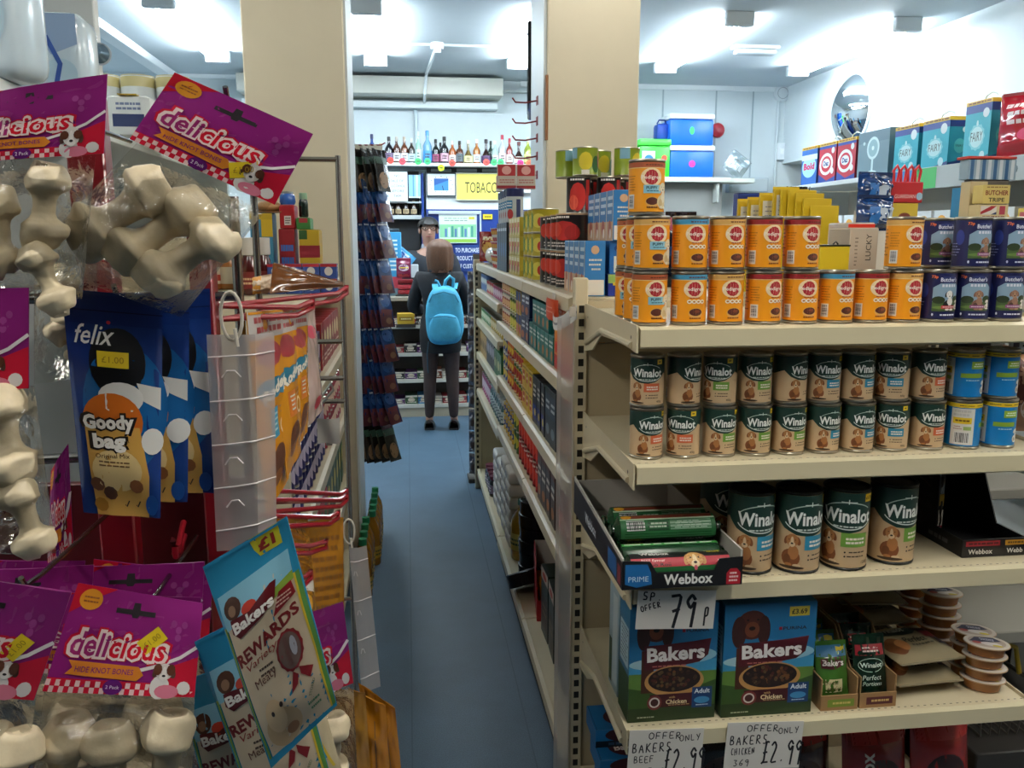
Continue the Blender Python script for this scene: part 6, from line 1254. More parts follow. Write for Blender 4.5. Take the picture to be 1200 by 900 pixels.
art_bag('white and orange bag end showing behind the brown foil bag', 'treat_bag', 'pet treats', ((296, 325), (322, 320), (322, 342), (296, 345)), 1.5, '#c9b49a', lambda w, h: Art().rect(-w * .5, 0, -w * .1, h, '#c98a2c'), .016, 62)
art_bag('orange treat bag with a white price slip deep in the stand behind the clear strip', 'treat_bag', 'pet treats', ((204, 615), (232, 612), (228, 668), (188, 672)), 1.3, '#b97a1c', lambda w, h: Art().rect(w * .1, h * .4, w * .5, h, '#c9c6be').ell(-w * .1, h * .3, w * .3, h * .2, '#c9923a'), .02, 64)

# red stand with its double prong hooks, grey rails
t = thing('display_stand', 'dark red metal stand carrying the hanging pet treat bags', 'display stand', (0, 0, 0))
def pbox(px0, px1, Y, z0, z1, dep, m, nm):
    a, c = at(px0, 400, Y=Y).x, at(px1, 400, Y=Y).x; B().box((a, Y, z0), (c, Y + dep, z1), m, .003).obj(nm, t)
pbox(96, 140, 1.16, .02, 1.78, .03, RED_METAL, 'upright'); pbox(226, 254, 1.2, .02, 1.62, .03, RED_METAL, 'upright')
B().box((-.75, 1.19, .0), (-.16, 1.5, .03), RED_METAL, .004).obj('base', t)
B().box((-.75, 1.24, .03), (-.235, 1.255, 1.25), C('#4a0c12', .4), .002).obj('back_panel', t)
for z in (1.30, 1.52): B().tube([(-.72, 1.175, z), (-.24, 1.215, z)], .007, CHROME, 10).obj('cross_bar', t)
def hook(px0, py0, px1, py1, Y0, Y1, gap=.02):
    a, c = at(px0, py0, Y=Y0), at(px1, py1, Y=Y1); b = B(); dv = (c - a).normalized(); up = Vector((0, 0, 1)); sd = Vector((0, 0, gap))
    e = c - dv * .03
    b.tube([a, e - up * .012, c - up * .004, c], .0042, C('#8a1420', .28, 0, .5), 8); b.tube([a - sd, e - sd - up * .004, c - sd * .7, c], .0042, C('#8a1420', .28, 0, .5), 8)
    b.obj('hook', t)
hook(246, 360, 406, 334, 1.24, 1.52); hook(240, 358, 366, 350, 1.21, 1.34); hook(300, 574, 406, 572, 1.3, 1.6); hook(312, 586, 406, 578, 1.3, 1.56); hook(300, 604, 396, 598, 1.26, 1.46); hook(200, 632, 382, 632, 1.24, 1.36); hook(330, 672, 364, 668, 1.22, 1.32); hook(215, 612, 205, 640, 1.2, 1.1)
for hx, hy, Y in ((46, 128, .93), (262, 118, .97), (-20, 352, .91), (165, 722, .95), (130, 352, .99), (20, 700, .9)):
    c = at(hx, hy, Y=Y - .03); B().tube([(c.x, 1.175, c.z + .0), (c.x, Y + .03, c.z), (c.x, Y - .01, c.z + .004), (c.x, Y - .018, c.z + .016)], .003, CHROME, 8).obj('prong', t)
post = at(279, 330, Y=1.3); B().tube([(post.x, 1.3, .03), (post.x, 1.3, 1.66)], .0075, CHROME, 10).obj('post', t)
c = at(242, 348, Y=1.27); B().tube([(c.x - .12, 1.285, c.z), (post.x, 1.285, c.z)], .0065, C('#55504c', .3, .8), 8).obj('rail', t)
# grey wire frame at the aisle
t = thing('wire_rack', 'grey wire frame standing at the aisle with three short rails', 'rack', (0, 0, 0)); a = at(401, 185, Y=1.9)
xp = -.145
B().tube([(xp, 1.9, 0.001), (xp, 1.9, 1.775), ], .006, C('#a8a5a0', .25, .9), 10).obj('post', t)
for py in (187, 400, 443, 470, 610, 702):
    z = at(402, py, Y=1.9).z; B().tube([(xp - .1 if py > 200 else xp - .18, 1.9, z), (xp, 1.9, z)], .0055, C('#a39c90', .25, .9), 8).obj('rail', t)
B().tube([(xp - .18, 1.9, .001), (xp - .18, 1.9, 1.775)], .0075, CHROME, 10).obj('post', t)
b = B(); c = at(382, 455, Y=1.88)
b.tube([c + Vector((-.02, 0, -.03)), c + Vector((.012, 0, .012)), c + Vector((.016, 0, -.004)), c + Vector((-.012, 0, -.035))], .003, STEEL, 8); b.obj('clip_hook', t)
# clear plastic clip strips
STRIP = film('strip_plastic', '#d9d2d2', .3, .2, 10, .2, .5)
def clip_strip(label, pts, Y, side, n, loop):
    Q = quad(*px4(pts, Y)); P, nn, c, w, h = Q; o = P(.5, 1); t = thing('clip_strip', label, 'clip strip', o); b = B()
    b.grid(6, 20, lambda s, v: P(s, v) - o + nn * (.003 * math.sin(PI * s)), STRIP)
    sd = (P(1, .5) - P(0, .5)).normalized() * side[0] - nn * side[1]
    b.grid(3, 20, lambda s, v: P(1, v) - o + sd * s, STRIP); b.obj('strip', t, smooth=30)
    for i in range(n):
        v = .9 - .8 * i / max(1, n - 1) if n > 1 else .5
        r = B(); r.tube([P(.02, v) - o + nn * .003, P(.5, v + .006) - o + nn * .0065, P(.98, v + .01) - o + nn * .003, P(1, v + .012) - o + sd], .0011, C('#d9d2d2', .2), 6); r.obj('ridge', t)
        if i < n - 1: r = B(); v2 = v - .06; r.tube([P(.3, v2 - .03) - o + nn * .005, P(.42, v2) - o + nn * .006, P(.58, v2) - o + nn * .006, P(.7, v2 - .03) - o + nn * .005], .0011, C('#cfc7c7', .2), 6); r.obj('hook_tab', t)
    l = B(); x, y, rr = loop; c = at(x, y, Y=Y) - o
    l.tube([c + Vector((rr * .42 * math.sin(a * PI / 8), -.004 - .002 * math.cos(a * PI / 8), rr * math.cos(a * PI / 8))) for a in range(16)], .0022, C('#c9c2b4', .4), 8, True); l.tube([c + Vector((.004, -.008, -rr * .5)), c + Vector((.006, -.008, -rr * 1.25))], .0024, C('#c9c2b4', .4), 8); l.obj('cable_tie', t)
clip_strip('hanging clear plastic clip strip tied to the stand in front of the orange bags', ((242, 392), (299, 392), (303, 640), (254, 646)), 1.07, (.02, .02), 5, (272, 370, .03))
clip_strip('clear plastic clip strip hanging on the grey wire frame at the aisle', ((409, 640), (419, 642), (436, 808), (424, 812)), 1.86, (.02, .01), 4, (409, 622, .03))
# ================================================================ left side behind the stand
lg = thing('shelving_unit', 'cream grocery shelving left of the aisle, in front of the left pillar', 'shelving', (0, 0, 0))
LX = -.30
for z in (1.43, 1.12, .82, .5, .13):
    o = B().box((-.73, 2.15, z - .022), (LX, 3.92, z), CREAM, .002).obj('shelf', lg)
    B().prism([(LX + .0005, z + .002), (LX + .012, z - .003), (LX + .013, z - .038), (LX + .007, z - .042), (LX + .0005, z - .042)], 'y', 2.153, 3.917, CREAM).obj('price_rail', o, smooth=0)
B().box((-.765, 2.15, .001), (-.7305, 3.92, 1.6), CREAM2).obj('back_panel', lg); B().box((-.73, 2.15, .0005), (LX - .02, 3.92, .1), C('#2b2a2a', .6)).obj('kick_plate', lg)
for y in (2.118, 3.923): B().box((-.765, y, .0005), (-.31, y + .03, 1.44), CREAM).obj('end_panel', lg)
def rline(stock, desc, shelf, z, y0, n, pitch, tiers, h, x, face=90):
    for i in range(n):
        for t in range(tiers):
            stock.put('%s, %s along%s, %s' % (desc, nth(i), (', %s tier' % TIER[tiers][t]) if tiers > 1 else '', shelf), (x, y0 + pitch * (i + .5), z + .0006 + t * (h + .0007)), rad(face + RND.uniform(-3, 3)), '%ss, %s' % (desc, shelf))
l2, l3, l4, l5 = 'second left shelf', 'third left shelf', 'fourth left shelf', 'bottom left shelf'
rline(BX('snack_box', .1, .1, .15, '#4a1f5a', (('e', 0, .6, .3, .2, '#d8c9d8'), ('b', -.4, .1, .4, .3, '#c9a23a', 2)), '#2a1238'), 'purple snack box', l2, 1.12, 2.2, 8, .11, 1, .15, LX - .02)
rline(BX('snack_box', .1, .1, .17, '#8c1f1f', (('e', 0, .6, .3, .2, '#e8d8a8'), ('b', -.4, .1, .4, .3, '#efe0d0', 2)), '#5a1414'), 'dark red snack box', l2, 1.12, 3.1, 7, .11, 1, .17, LX - .02)
rline(TI('food_tin', .037, .1, '#2a2f6a', (('e', 0, .5, .7, .25, '#c9c2d8'),)), 'indigo food tin', l3, .82, 2.2, 11, .08, 2, .1, LX - .05)
rline(TI('food_tin', .037, .1, '#a8324a', (('e', 0, .5, .7, .25, '#efd6c4'),)), 'raspberry red food tin', l3, .82, 3.1, 9, .08, 2, .1, LX - .05)
rline(BX('snack_box', .12, .12, .18, '#b3243a', (('e', 0, .6, .3, .2, '#3a7a4a'), ('b', -.4, .1, .4, .3, '#efe0d0', 2)), '#7a1826'), 'crimson snack box', l4, .5, 2.2, 7, .13, 1, .18, LX - .02)
rline(BX('snack_box', .12, .12, .2, '#33502a', (('e', 0, .6, .3, .2, '#d8c25a'),), '#22381c'), 'forest green snack box', l4, .5, 3.12, 6, .13, 1, .2, LX - .02)
rline(BX('snack_box', .16, .14, .22, '#3a3f46', (('e', 0, .6, .3, .2, '#c9c2b8'),), '#25282c'), 'charcoal snack box', l5, .13, 2.2, 10, .17, 1, .22, LX - .03)
# jars, sauces and boxes on its top, right of the tilted bag
def lp(px, py, Y=2.75): return at(px, py, Y=Y)
LT = 1.43
def topbox(label, px0, py0, px1, py1, Y, base, art=None, z=None, name='grocery_box', cat='box', d=.09):
    a, c = lp(px0, py0, Y), lp(px1, py1, Y); w = c.x - a.x; h = a.z - c.z; zz = c.z if z is None else z; h = a.z - zz
    t = thing(name, label, cat, ((a.x + c.x) / 2, Y, zz + .0008)); b = B().box((-w / 2, 0, 0), (w / 2, d, h), C(base, .4), .002); A = Art()
    if art: art(A, w, h); b.art(A, on_front(0), sub=0)
    b.obj('carton', t); B().box((-w / 2 + .002, .003, h + .0002), (w / 2 - .002, d - .003, h + .0016), C(base, .5)).obj('lid_flap', t); return zz + h + .0016 + .0008
zt = topbox('blue box with a yellow corner under a tan bun pack, left of the red box', 292, 250, 322, 322, 2.8, '#3d7f9c', lambda A, w, h: (A.rect(0, h * .7, w / 2, h, '#d8b32a'), A.rect(-w / 2, h * .92, w / 2, h, '#c9a62a'), A.rect(-w * .4, h * .1, w * .4, h * .35, '#c9b8a0'), A.bars(-w * .3, h * .5, w * .3, h * .65, 2, '#dfe6e8', 3)), LT)
t = thing('bun_pack', 'tan rounded bun pack lying on the blue and yellow box', 'bread', (lp(308, 245).x, 2.84, zt + .0005)); B().sph((0, 0, .018), (.052, .04, .019), C('#b98a58', .4), 18, 10, wob=.1).obj('bun', t); B().box((-.05, -.0405, .0), (.05, .0405, .004), C('#8a5f36', .5), .001).obj('tray', t)
zr = topbox('dark red lower box beneath the red box with a white label', 326, 269, 347, 322, 2.8, '#8c1c22', lambda A, w, h: (A.bars(-w * .4, h * .2, w * .4, h * .8, 3, '#3a6ab0', 3), A.rect(-w * .5, 0, w * .5, h * .2, '#d8b32a')), LT)
zr = topbox('red box with a white label standing higher than its neighbours', 327, 241, 346, 270, 2.8, '#a3181e', lambda A, w, h: (A.rect(-w * .2, h * .15, w * .25, h * .55, '#d9d4cc'), A.bars(-w * .15, h * .2, w * .2, h * .5, 3, '#5a4a48', 3)), zr)
t = thing('candy_jar', 'small shiny blue and silver jar on the red box', 'jar', (lp(333, 238).x, 2.83, zr + .0005)); B().lathe([(0, .001), (.022, .001), (.026, .01), (.024, .03), (.018, .036)], C('#2f5fae', .12, 0, .5), 16).obj('body', t); B().lathe([(.019, .0365), (.019, .042), (0, .044)], C('#c9d6e0', .2, .6), 16).obj('lid', t)
zg = topbox('yellow box row under the green box, next to the left pillar', 350, 270, 376, 322, 2.8, '#c2a028', lambda A, w, h: (A.rect(-w * .5, h * .55, w * .5, h * .75, '#8c1f28'), A.rect(-w * .5, h * .1, w * .5, h * .4, '#2a2f5a'), A.bars(-w * .4, h * .15, w * .4, h * .35, 2, '#cfc6d8', 3), A.rect(-w * .5, h * .85, -w * .1, h, '#2f5a2a')), LT)
zg = topbox('green box carrying a dark bottle, next to the left pillar', 347, 256, 364, 271, 2.8, '#3d7f3a', lambda A, w, h: A.rect(-w * .3, h * .6, w * .3, h, '#a83038'), zg)
t = thing('bottle', 'small dark bottle with a pale green cap on the green box', 'bottle', (lp(352, 240).x, 2.83, zg + .0005)); B().lathe([(0, .001), (.013, .001), (.015, .006), (.015, .045), (.012, .058)], C('#10201a', .12, 0, .5), 14).obj('body', t); B().lathe([(.0125, .0585), (.0135, .06), (.0125, .078), (0, .079)], C('#9cc4a4', .35), 14).obj('cap', t)
sauc2 = Stock(lambda: lathe_bottle('sauce_bottle', 'bottle', [(0, .001), (.026, .001), (.03, .006), (.03, .08), (.02, .11), (.016, .13)], C('#4a120e', .12, 0, .5), [(.022, .118), (.024, .12), (.024, .17), (0, .171)], C('#cfc9c0', .4), (.03, .02, .07), C('#6e1a16', .4), (('b', -.02, .03, .02, .055, '#d8b48c', 2),)))
for i, px in enumerate((292, 303)): sauc2.put('white capped dark sauce bottle in front of the blue box, %s' % ('left one' if i == 0 else 'right one'), (lp(px, 300, 2.62).x, 2.62 + i * .07, LT + .001), 0, 'white capped sauce bottles')
smallp = BX('small_pack', .05, .05, .045, '#2f4a8c', (('e', 0, .5, .25, .3, '#d8d4cc'), ('r', -.5, .8, .5, 1, '#a8242c')))
for i in range(4):
    for k in range(2): smallp.put('small blue and red packet on the left shelving top, %s from the left, %s tier' % (nth(i), ('lower', 'upper')[k]), (lp(322, 300, 2.66).x + i * .053, 2.66, LT + .0008 + k * .046), 0, 'small blue and red packets')
jb = Stock(lambda: lathe_bottle('sauce_jar', 'jar', [(0, .001), (.03, .001), (.033, .006), (.033, .09), (.025, .105)], C('#b0703a', .15, 0, .4), [(.027, .103), (.028, .105), (.028, .122), (0, .123)], C('#d8c9a0', .35), (.033, .02, .075), C('#d8ccb4', .4), (('r', -.02, .03, .02, .05, '#a83a2a'),)))
for i, px in enumerate((262, 274, 284)): jb.put('amber sauce jar behind the grey post of the treat stand, %s from the left' % nth(i), (lp(px, 300, 2.9).x - .02 * (2 - i), 2.92, LT + .001), 20, 'amber sauce jars')
# slips and bottles on the pillar shelf below
t = thing('price_ticket', 'white crumpled price slip on the left shelving below the rails', 'price ticket', (at(385, 505, Y=2.6).x, 2.6, at(385, 520, Y=2.6).z)); b = B(); b.grid(6, 6, lambda s, v: ((s - .5) * .07, .01 * math.sin(5 * s + 2 * v), v * .08), C('#cfccc4', .6)); b.obj('slip', t); B().box((-.01, -.006, -.004), (.01, .012, .001), C('#8a8680', .4)).obj('clip', t)
olv = Stock(lambda: lathe_bottle('oil_bottle', 'bottle', [(0, .001), (.034, .001), (.038, .008), (.038, .17), (.032, .2), (.015, .235), (.014, .25)], C('#a8741a', .08, 0, .3, .3), [(.018, .246), (.018, .275), (0, .276)], C('#1f7a4a', .35), (.038, .04, .1), C('#b08a22', .4), (('b', -.03, .05, .03, .085, '#3a4a1c', 2),)))
for i in range(9):
    x, y = (-.226, 3.64 + i * .098) if i < 4 else (-.20, 3.64 + i * .098)
    olv.put('green capped oil bottle on the floor by the left pillar, %s from the front' % nth(i), (x, y, .001), rad(60), 'cooking oil bottles on the floor')
# hanging blue packets past the left pillar
rk = thing('display_stand', 'tall narrow stand of hanging blue packets past the left pillar', 'display stand', (-.37, 4.78, 0))
B().box((-.03, -.15, 0), (.0, .15, 2.2), C('#5a5450', .4), .003).obj('back_panel', rk); B().box((-.2, -.17, 0.0005), (.05, .17, .03), C('#3a3634', .4), .004).obj('base', rk)
def mk_blue():
    o = thing('hanging_packet', '', 'packet'); b = B(); b.X = Matrix.Translation((0, 0, -.235)); f = pouch(b, .10, .235, .012, C('#123468', .18, 0, .5), 3, .12, .002)
    A = Art(); A.rect(-.05, .0, .05, .07, '#4a1a22'); A.rect(-.05, .07, .05, .1, '#5a2028'); A.ell(0, .15, .036, .036, '#1f4f8c'); A.bars(-.04, .18, .04, .2, 1, '#dfe6ee', 3); A.ell(.008, .035, .022, .018, '#7a5a44'); b.art(A, f, .0005, .02)
    A = Art(); A.rect(-.045, .01, .045, .07, '#5a2228'); A.rect(-.045, .08, .045, .2, '#1a4a96'); b.art(A, lambda u, v, e: (-u, -f(u, v)[1] + e + .0004, v), .0005, .02); b.obj('pouch', o, smooth=60)
    h = B(); h.box((-.03, -.001, -.004), (.03, .001, .022), C('#c4bfae', .4)); h.obj('hang_tab', o); return o
def mk_dark():
    o = thing('hanging_packet', '', 'packet'); b = B(); b.X = Matrix.Translation((0, 0, -.235)); f = pouch(b, .10, .235, .014, C('#1b1712', .25, 0, .5), 5, .12, .002); A = Art(); A.ell(0, .06, .035, .045, '#8a6a48'); A.rect(-.05, .15, .05, .19, '#2a4a3a'); b.art(A, f, .0005, .02); A = Art(); A.rect(-.05, .02, .05, .09, '#a07c50'); b.art(A, lambda u, v, e: (-u, -f(u, v)[1] + e + .0004, v), .0005, .02); b.obj('pouch', o, smooth=60)
    B().box((-.03, -.001, -.004), (.03, .001, .022), C('#c4bfae', .4)).obj('hang_tab', o); return o
bl, dkp = Stock(mk_blue), Stock(mk_dark)
for k, py in enumerate((168, 205, 249, 291, 332, 374, 411, 450, 494)):
    z = at(415, py, Y=4.7).z - .02; n = 7
    B().tube([(0, 0, z + .018), (.24, 0, z + .022), (.262, 0, z + .034)], .004, C('#7a1c22', .3), 8).obj('hook', rk)
    for i in range(n):
        tl = rad(3 + i * 2.2)
        (dkp if k in (0, 8) else bl).put('%s packet on the %s hook of the hanging stand, %s from the post' % ('dark brown' if k in (0, 8) else 'blue', nth(k), nth(i)), (-.345 + i * .033, 4.78, z), (-tl + rad(RND.uniform(-3, 3)), rad(RND.uniform(-4, 4)), rad(48 + RND.uniform(-7, 7))), 'hanging packets on the %s hook' % nth(k))
# top left: household paper on tall shelving
hf = thing('shelving_unit', 'white tall shelving of household paper at the upper left', 'shelving', (0, 0, 0))
HZ = 1.93
wm = C('#dfe3e2', .5)
B().box((-1.75, 2.55, .0005), (-.835, 2.59, 2.36), wm, .003).obj('end_panel', hf); B().box((-1.75, 2.595, HZ - .03), (-.92, 4.6, HZ), wm, .003).obj('shelf', hf); B().box((-1.75, 2.595, .1), (-1.72, 4.6, 2.3), wm).obj('back_panel', hf); B().box((-1.70, 4.61, .0005), (-.92, 4.65, 2.2), wm).obj('end_panel', hf)
for z in (1.5, 1.05, .6, .15): B().box((-1.715, 2.595, z - .03), (-.92, 4.605, z), wm, .003).obj('shelf', hf)
B().box((-1.75, 1.35, HZ - .03), (-.835, 2.545, HZ), wm, .003).obj('shelf', hf); B().box((-1.75, 1.35, .0005), (-1.70, 2.545, HZ - .035), wm).obj('back_panel', hf)
B().box((-1.75, 1.40, 2.46), (-1.0, 2.545, 2.49), C('#8d989c', .5)).obj('shelf', hf); B().box((-1.75, 1.40, HZ), (-1.72, 2.545, 2.459), C('#8d989c', .5)).obj('back_panel', hf)
t = thing('suction_hook', 'small round metal knob on the end of the white tall shelving', 'knob', (at(117, 63, Y=2.545).x, 2.549, at(117, 63, Y=2.545).z)); b = B(); b.X = Matrix.Rotation(PI / 2, 4, 'X'); b.lathe([(0, 0), (.024, 0), (.026, .006), (.014, .02), (.008, .026), (.012, .034), (.014, .04), (0, .044)], C('#7d97ad', .2, .7), 18); b.obj('knob', t); b = B(); b.X = Matrix.Rotation(PI / 2, 4, 'X'); b.lathe([(.024, -.0005), (.03, .0), (.03, .002), (.024, .003)], C('#c9d3da', .3), 18); b.obj('suction_cup', t)
def roll_pack(w, h, seed, top):
    def f():
        t = thing('toilet_roll_pack', '', 'toilet rolls'); b = B(); n = 3
        b.box((-w / 2, 0, 0), (w / 2, .14, h), C('#cfe2ee', .22, 0, .5), .035, 3); A = Art()
        A.rect(-w * .42, h * (.62 if top else .1), w * .42, h * .95, '#1e3a80') if top else A.rect(-w * .42, h * .7, -w * .1, h * .95, '#274a92'); A.poly([(-w * .2, h * .95), (w * .1, h * .5), (w * .42, h * .62), (w * .42, h * .95)], '#9cb4d4'); A.ell(w * .2, h * .3, w * .2, h * .16, '#bcd8e8'); A.line([(w * .1, h * .05), (w * .2, h * .4), (w * .05, h * .7)], w * .06, '#3a5aa8'); A.ell(-w * .2, h * .3, w * .16, h * .12, '#9ccbe0')
        b.art(A, on_front(0), .0004, 0); b.obj('wrapper', t, smooth=60)
        c = B()
        for i in range(2):
            for k in range(2): c.X = Matrix.Translation(((i - .5) * w * .42, .07, .012 + k * h * .47)); c.lathe([(.02, 0), (w * .19, 0), (w * .19, h * .44), (.02, h * .44)], C('#e9eef0', .8), 16)
        c.X = None; c.obj('rolls', t); return t
    return Stock(f)
rp1, rp2 = roll_pack(.19, .21, 1, True), roll_pack(.17, .42, 2, False)
rp1.put('navy topped toilet roll pack on the left shelf, against the white end panel', (at(66, 70, Y=2.25).x - .03, 2.25, HZ + .001), rad(2), 'navy topped toilet roll packs'); rp1.put('navy topped toilet roll pack left of the one by the white end panel', (at(66, 70, Y=2.25).x - .25, 2.27, HZ + .001), rad(4), 'navy topped toilet roll packs')
rp2.put('tall pale blue kitchen paper pack second from the top left corner', (at(2, 60, Y=1.95).x - .05, 1.95, HZ + .001), rad(-10), 'tall pale paper packs'); rp2.put('tall pale blue paper pack cut off by the top left corner', (at(2, 60, Y=1.95).x - .235, 1.95, HZ + .001), rad(-8), 'tall pale paper packs')
kr = Stock(lambda: (lambda t: (B().lathe([(.02, 0), (.055, 0), (.058, .004), (.058, .226), (.055, .23), (.02, .23)], C('#e4edf2', .55), 22).obj('roll', t), B().lathe([(.0585, .19), (.0585, .222), (.056, .2305), (.03, .2305)], C('#d8cf9a', .35), 22).obj('wrapper_band', t), t)[-1])(thing('kitchen_roll', '', 'kitchen roll')))
for i in range(5):
    for k in range(2): kr.put('white kitchen roll with a yellow band, %s from the left, %s row, top left shelf' % (nth(i), ('front', 'back')[k]), (-1.29 + i * .119, 3.25 + k * .125, HZ + .001), 0, 'white kitchen rolls')
sl = Stock(lambda: (lambda t: (B().box((-.075, 0, 0), (.075, .1, .13), C('#e6ecee', .5), .02, 2).art(Art().rect(-.05, .03, .05, .07, '#2a3a6a').bars(-.04, .08, .04, .11, 2, '#7a8ab0', 3), on_front(0), .0005, 0).obj('wrapper', t), B().box((-.03, -.0015, .131), (.03, .03, .134), C('#c9a82a', .4)).obj('price_sticker', t), t)[-1])(thing('paper_pack', '', 'paper pack')))
for i in range(3): sl.put('small white tissue pack in front of the kitchen rolls, %s from the left' % nth(i), (-1.22 + i * .16, 3.0, HZ + .001), 0, 'small white tissue packs')
for i in range(8):
    sl.put('white tissue pack on the shelf under the kitchen rolls, %s along' % nth(i), (-1.0, 2.75 + i * .22, 1.501), rad(90), 'tissue packs under the kitchen rolls')
# ================================================================ counter and the wall of spirits behind it
ct = thing('shop_counter', 'low cream counter front with sweet shelves, behind the woman', 'counter', (0, 0, 0))
CX0, CX1, CY = -.50, .98, 7.52
cm = C('#b9b2a2', .5)
B().box((CX0, CY, .001), (CX1, CY + .02, .085), C('#b5ab94', .5)).obj('kick_plate', ct); B().box((CX0, CY + .30, .086), (CX1, CY + .33, 1.05), C('#4a443c', .5)).obj('back_panel', ct)
B().box((CX0 - .02, CY - .02, 1.051), (CX1 + .02, CY + .46, 1.085), C('#8d877a', .4), .004).obj('counter_top', ct); B().box((CX0 - .02, CY, .001), (CX0 - .001, CY + .6, 1.05), cm).obj('end_panel', ct); B().box((CX1 + .001, CY, .001), (CX1 + .02, CY + .6, 1.05), cm).obj('end_panel', ct)
CZ = (.115, .345, .585, .835)
for z in CZ:
    o = B().box((CX0, CY, z - .028), (CX1, CY + .295, z), C('#c5c1b4', .4), .002).obj('shelf', ct)
    B().box((CX0, CY - .008, z - .03), (CX1, CY - .0005, z + .004), C('#d3d0c4', .35), .002).obj('price_rail', o)
    w = B()
    for k in (.03, .055): w.tube([(CX0 + .01, CY + .004, z + k), (CX1 - .01, CY + .004, z + k)], .0022, CHROME, 6)
    w.obj('wire_guard', o)
cols = (('#24407f', 'navy blue'), ('#8c1f28', 'dark red'), ('#5a2a6a', 'purple'), ('#b07a2a', 'amber'), ('#c9c4ba', 'white'), ('#2a2420', 'black brown'), ('#2f78a8', 'sky blue'), ('#7a3a22', 'chestnut'), ('#a8323a', 'cherry red'), ('#3a5a3a', 'moss green'))
sw = [Stock((lambda c: lambda: small_box('sweet_carton', 'sweets', .105, .2, .07, c, (('e', 0, .5, .3, .3, '#d9cdb8'), ('r', -.5, .8, .5, 1, '#d8d0c0'), ('b', -.4, .1, .4, .3, '#e8e0d0', 1)))) (c[0])) for c in cols]
for r, z in enumerate(CZ):
    for i in range(13):
        k = (i * 7 + r * 3 + (i // 3)) % len(cols)
        sw[k].put('%s sweet carton on the counter front, %s from the left on the %s shelf' % (cols[k][1], nth(i), ('lowest', 'second', 'third', 'top')[r]), (CX0 + .06 + i * .112, CY + .03, z + .0008), RND.uniform(-.05, .05), 'sweet cartons on the counter front', (1, 1, RND.uniform(.7, 1.2)))
def card(name, label, cat, px0, py0, px1, py1, Y, col, art=None, d=.012, group=None, part='panel', frame=None, rough=.55):
    a, c = at(px0, py0, Y=Y), at(px1, py1, Y=Y); w, h = c.x - a.x, a.z - c.z
    t = thing(name, label, cat, ((a.x + c.x) / 2, Y, c.z), 0, group); b = B().box((-w / 2, 0, 0), (w / 2, d, h), C(col, rough), .001); A = Art()
    if art: art(A, w, h); b.art(A, on_front(0), .0004, 0)
    b.obj(part, t, smooth=0)
    f = B(); fw = .008; fm = C(frame or col, .5)
    if frame:
        f.box((-w / 2 - fw, -.006, -fw), (-w / 2 - .0005, d, h + fw), fm); f.box((w / 2 + .0005, -.006, -fw), (w / 2 + fw, d, h + fw), fm); f.box((-w / 2, -.006, -fw), (w / 2, d, -.0005), fm); f.box((-w / 2, -.006, h + .0005), (w / 2, d, h + fw), fm); f.obj('frame', t)
    else: f.box((-w * .1, d + .0005, h * .4), (w * .1, d + .004, h * .6), C('#8a8a86', .5)); f.obj('fixing', t)
    return t
# shelf behind the counter: gantry cabinet
GY = 8.68
gt = thing('display_cabinet', 'blue and white tobacco and spirits cabinet along the wall behind the counter', 'cabinet', (0, 0, 0))
def gbox(px0, py0, px1, py1, Y, dep, m, nm):
    a, c = at(px0, py0, Y=Y), at(px1, py1, Y=Y); return B().box((a.x, Y, c.z), (c.x, Y + dep, a.z), m, .003).obj(nm, gt)
zs = at(520, 191, Y=8.55).z
B().box((-.42, 8.55, zs - .032), (1.50, 9.0, zs), C('#e3eaec', .4), .004).obj('top_shelf', gt)
gbox(405, 200, 496, 480, 8.75, .03, C('#16181c', .5), 'back_panel'); gbox(493, 203, 501, 480, GY - .02, .08, C('#173a86', .4), 'blue_post'); gbox(499, 245, 640, 470, GY, .03, C('#163680', .4), 'blue_panel'); gbox(499, 203, 640, 246, GY, .03, C('#dfe6ea', .4), 'header_panel')
gbox(500, 196, 640, 203, GY + .02, .25, C('#15171c', .4), 'dark_gap_block'); gbox(432, 236, 494, 238, 8.62, .3, C('#cfd6d8', .4), 'shelf'); gbox(410, 252, 494, 257, 8.62, .12, C('#b9c0c2', .4), 'shelf'); gbox(502, 247, 563, 251, GY - .03, .025, C('#c3ccd6', .35), 'light_strip'); gbox(562, 247, 565, 400, GY - .02, .018, C('#b9c6d6', .3), 'metal_edge'); gbox(501, 247, 503.5, 400, GY - .02, .018, C('#b9c6d6', .3), 'metal_edge')  # solid block coloured near black for the shade in the gap under the shelf
B().box((-.42, 8.80, .001), (1.48, 9.0, 1.2), C('#1b2c5a', .5)).obj('base_cabinet', gt)
for px in (505, 535, 565):
    gbox(px, 197.5, px + 24, 201.5, GY + .005, .013, C('#8f9699', .4), 'louvre')
SY = 8.60
card('sign', 'yellow sign lettered TOBACCO over the blue cabinet', 'sign', 535, 203.5, 590, 234, SY + .05, '#e6dc6a', lambda A, w, h: A.text('TOBACCO', w * .08, h * .47, '#2b2a1c', w=w * .80, h=h * .42, bold=.0), frame='#cfd3c4')
card('sign', 'white framed picture sign with a blue square, left of the yellow sign', 'sign', 500.5, 203.5, 533.5, 229, SY + .05, '#e6eef2', lambda A, w, h: (A.rect(-w * .26, h * .22, w * .26, h * .78, '#3f86c4'), A.poly([(-w * .26, h * .45), (w * .26, h * .7), (w * .26, h * .78), (-w * .26, h * .78)], '#2a5a9c'), A.line([(w * .08, h * .22), (w * .04, h * .45)], w * .025, '#15202c'), [A.ell(w * .4 * math.cos(i * PI / 6), h * .5 + h * .38 * math.sin(i * PI / 6), w * .02, w * .02, '#7a8a94', n=6) for i in range(12)]), frame='#1b2430')
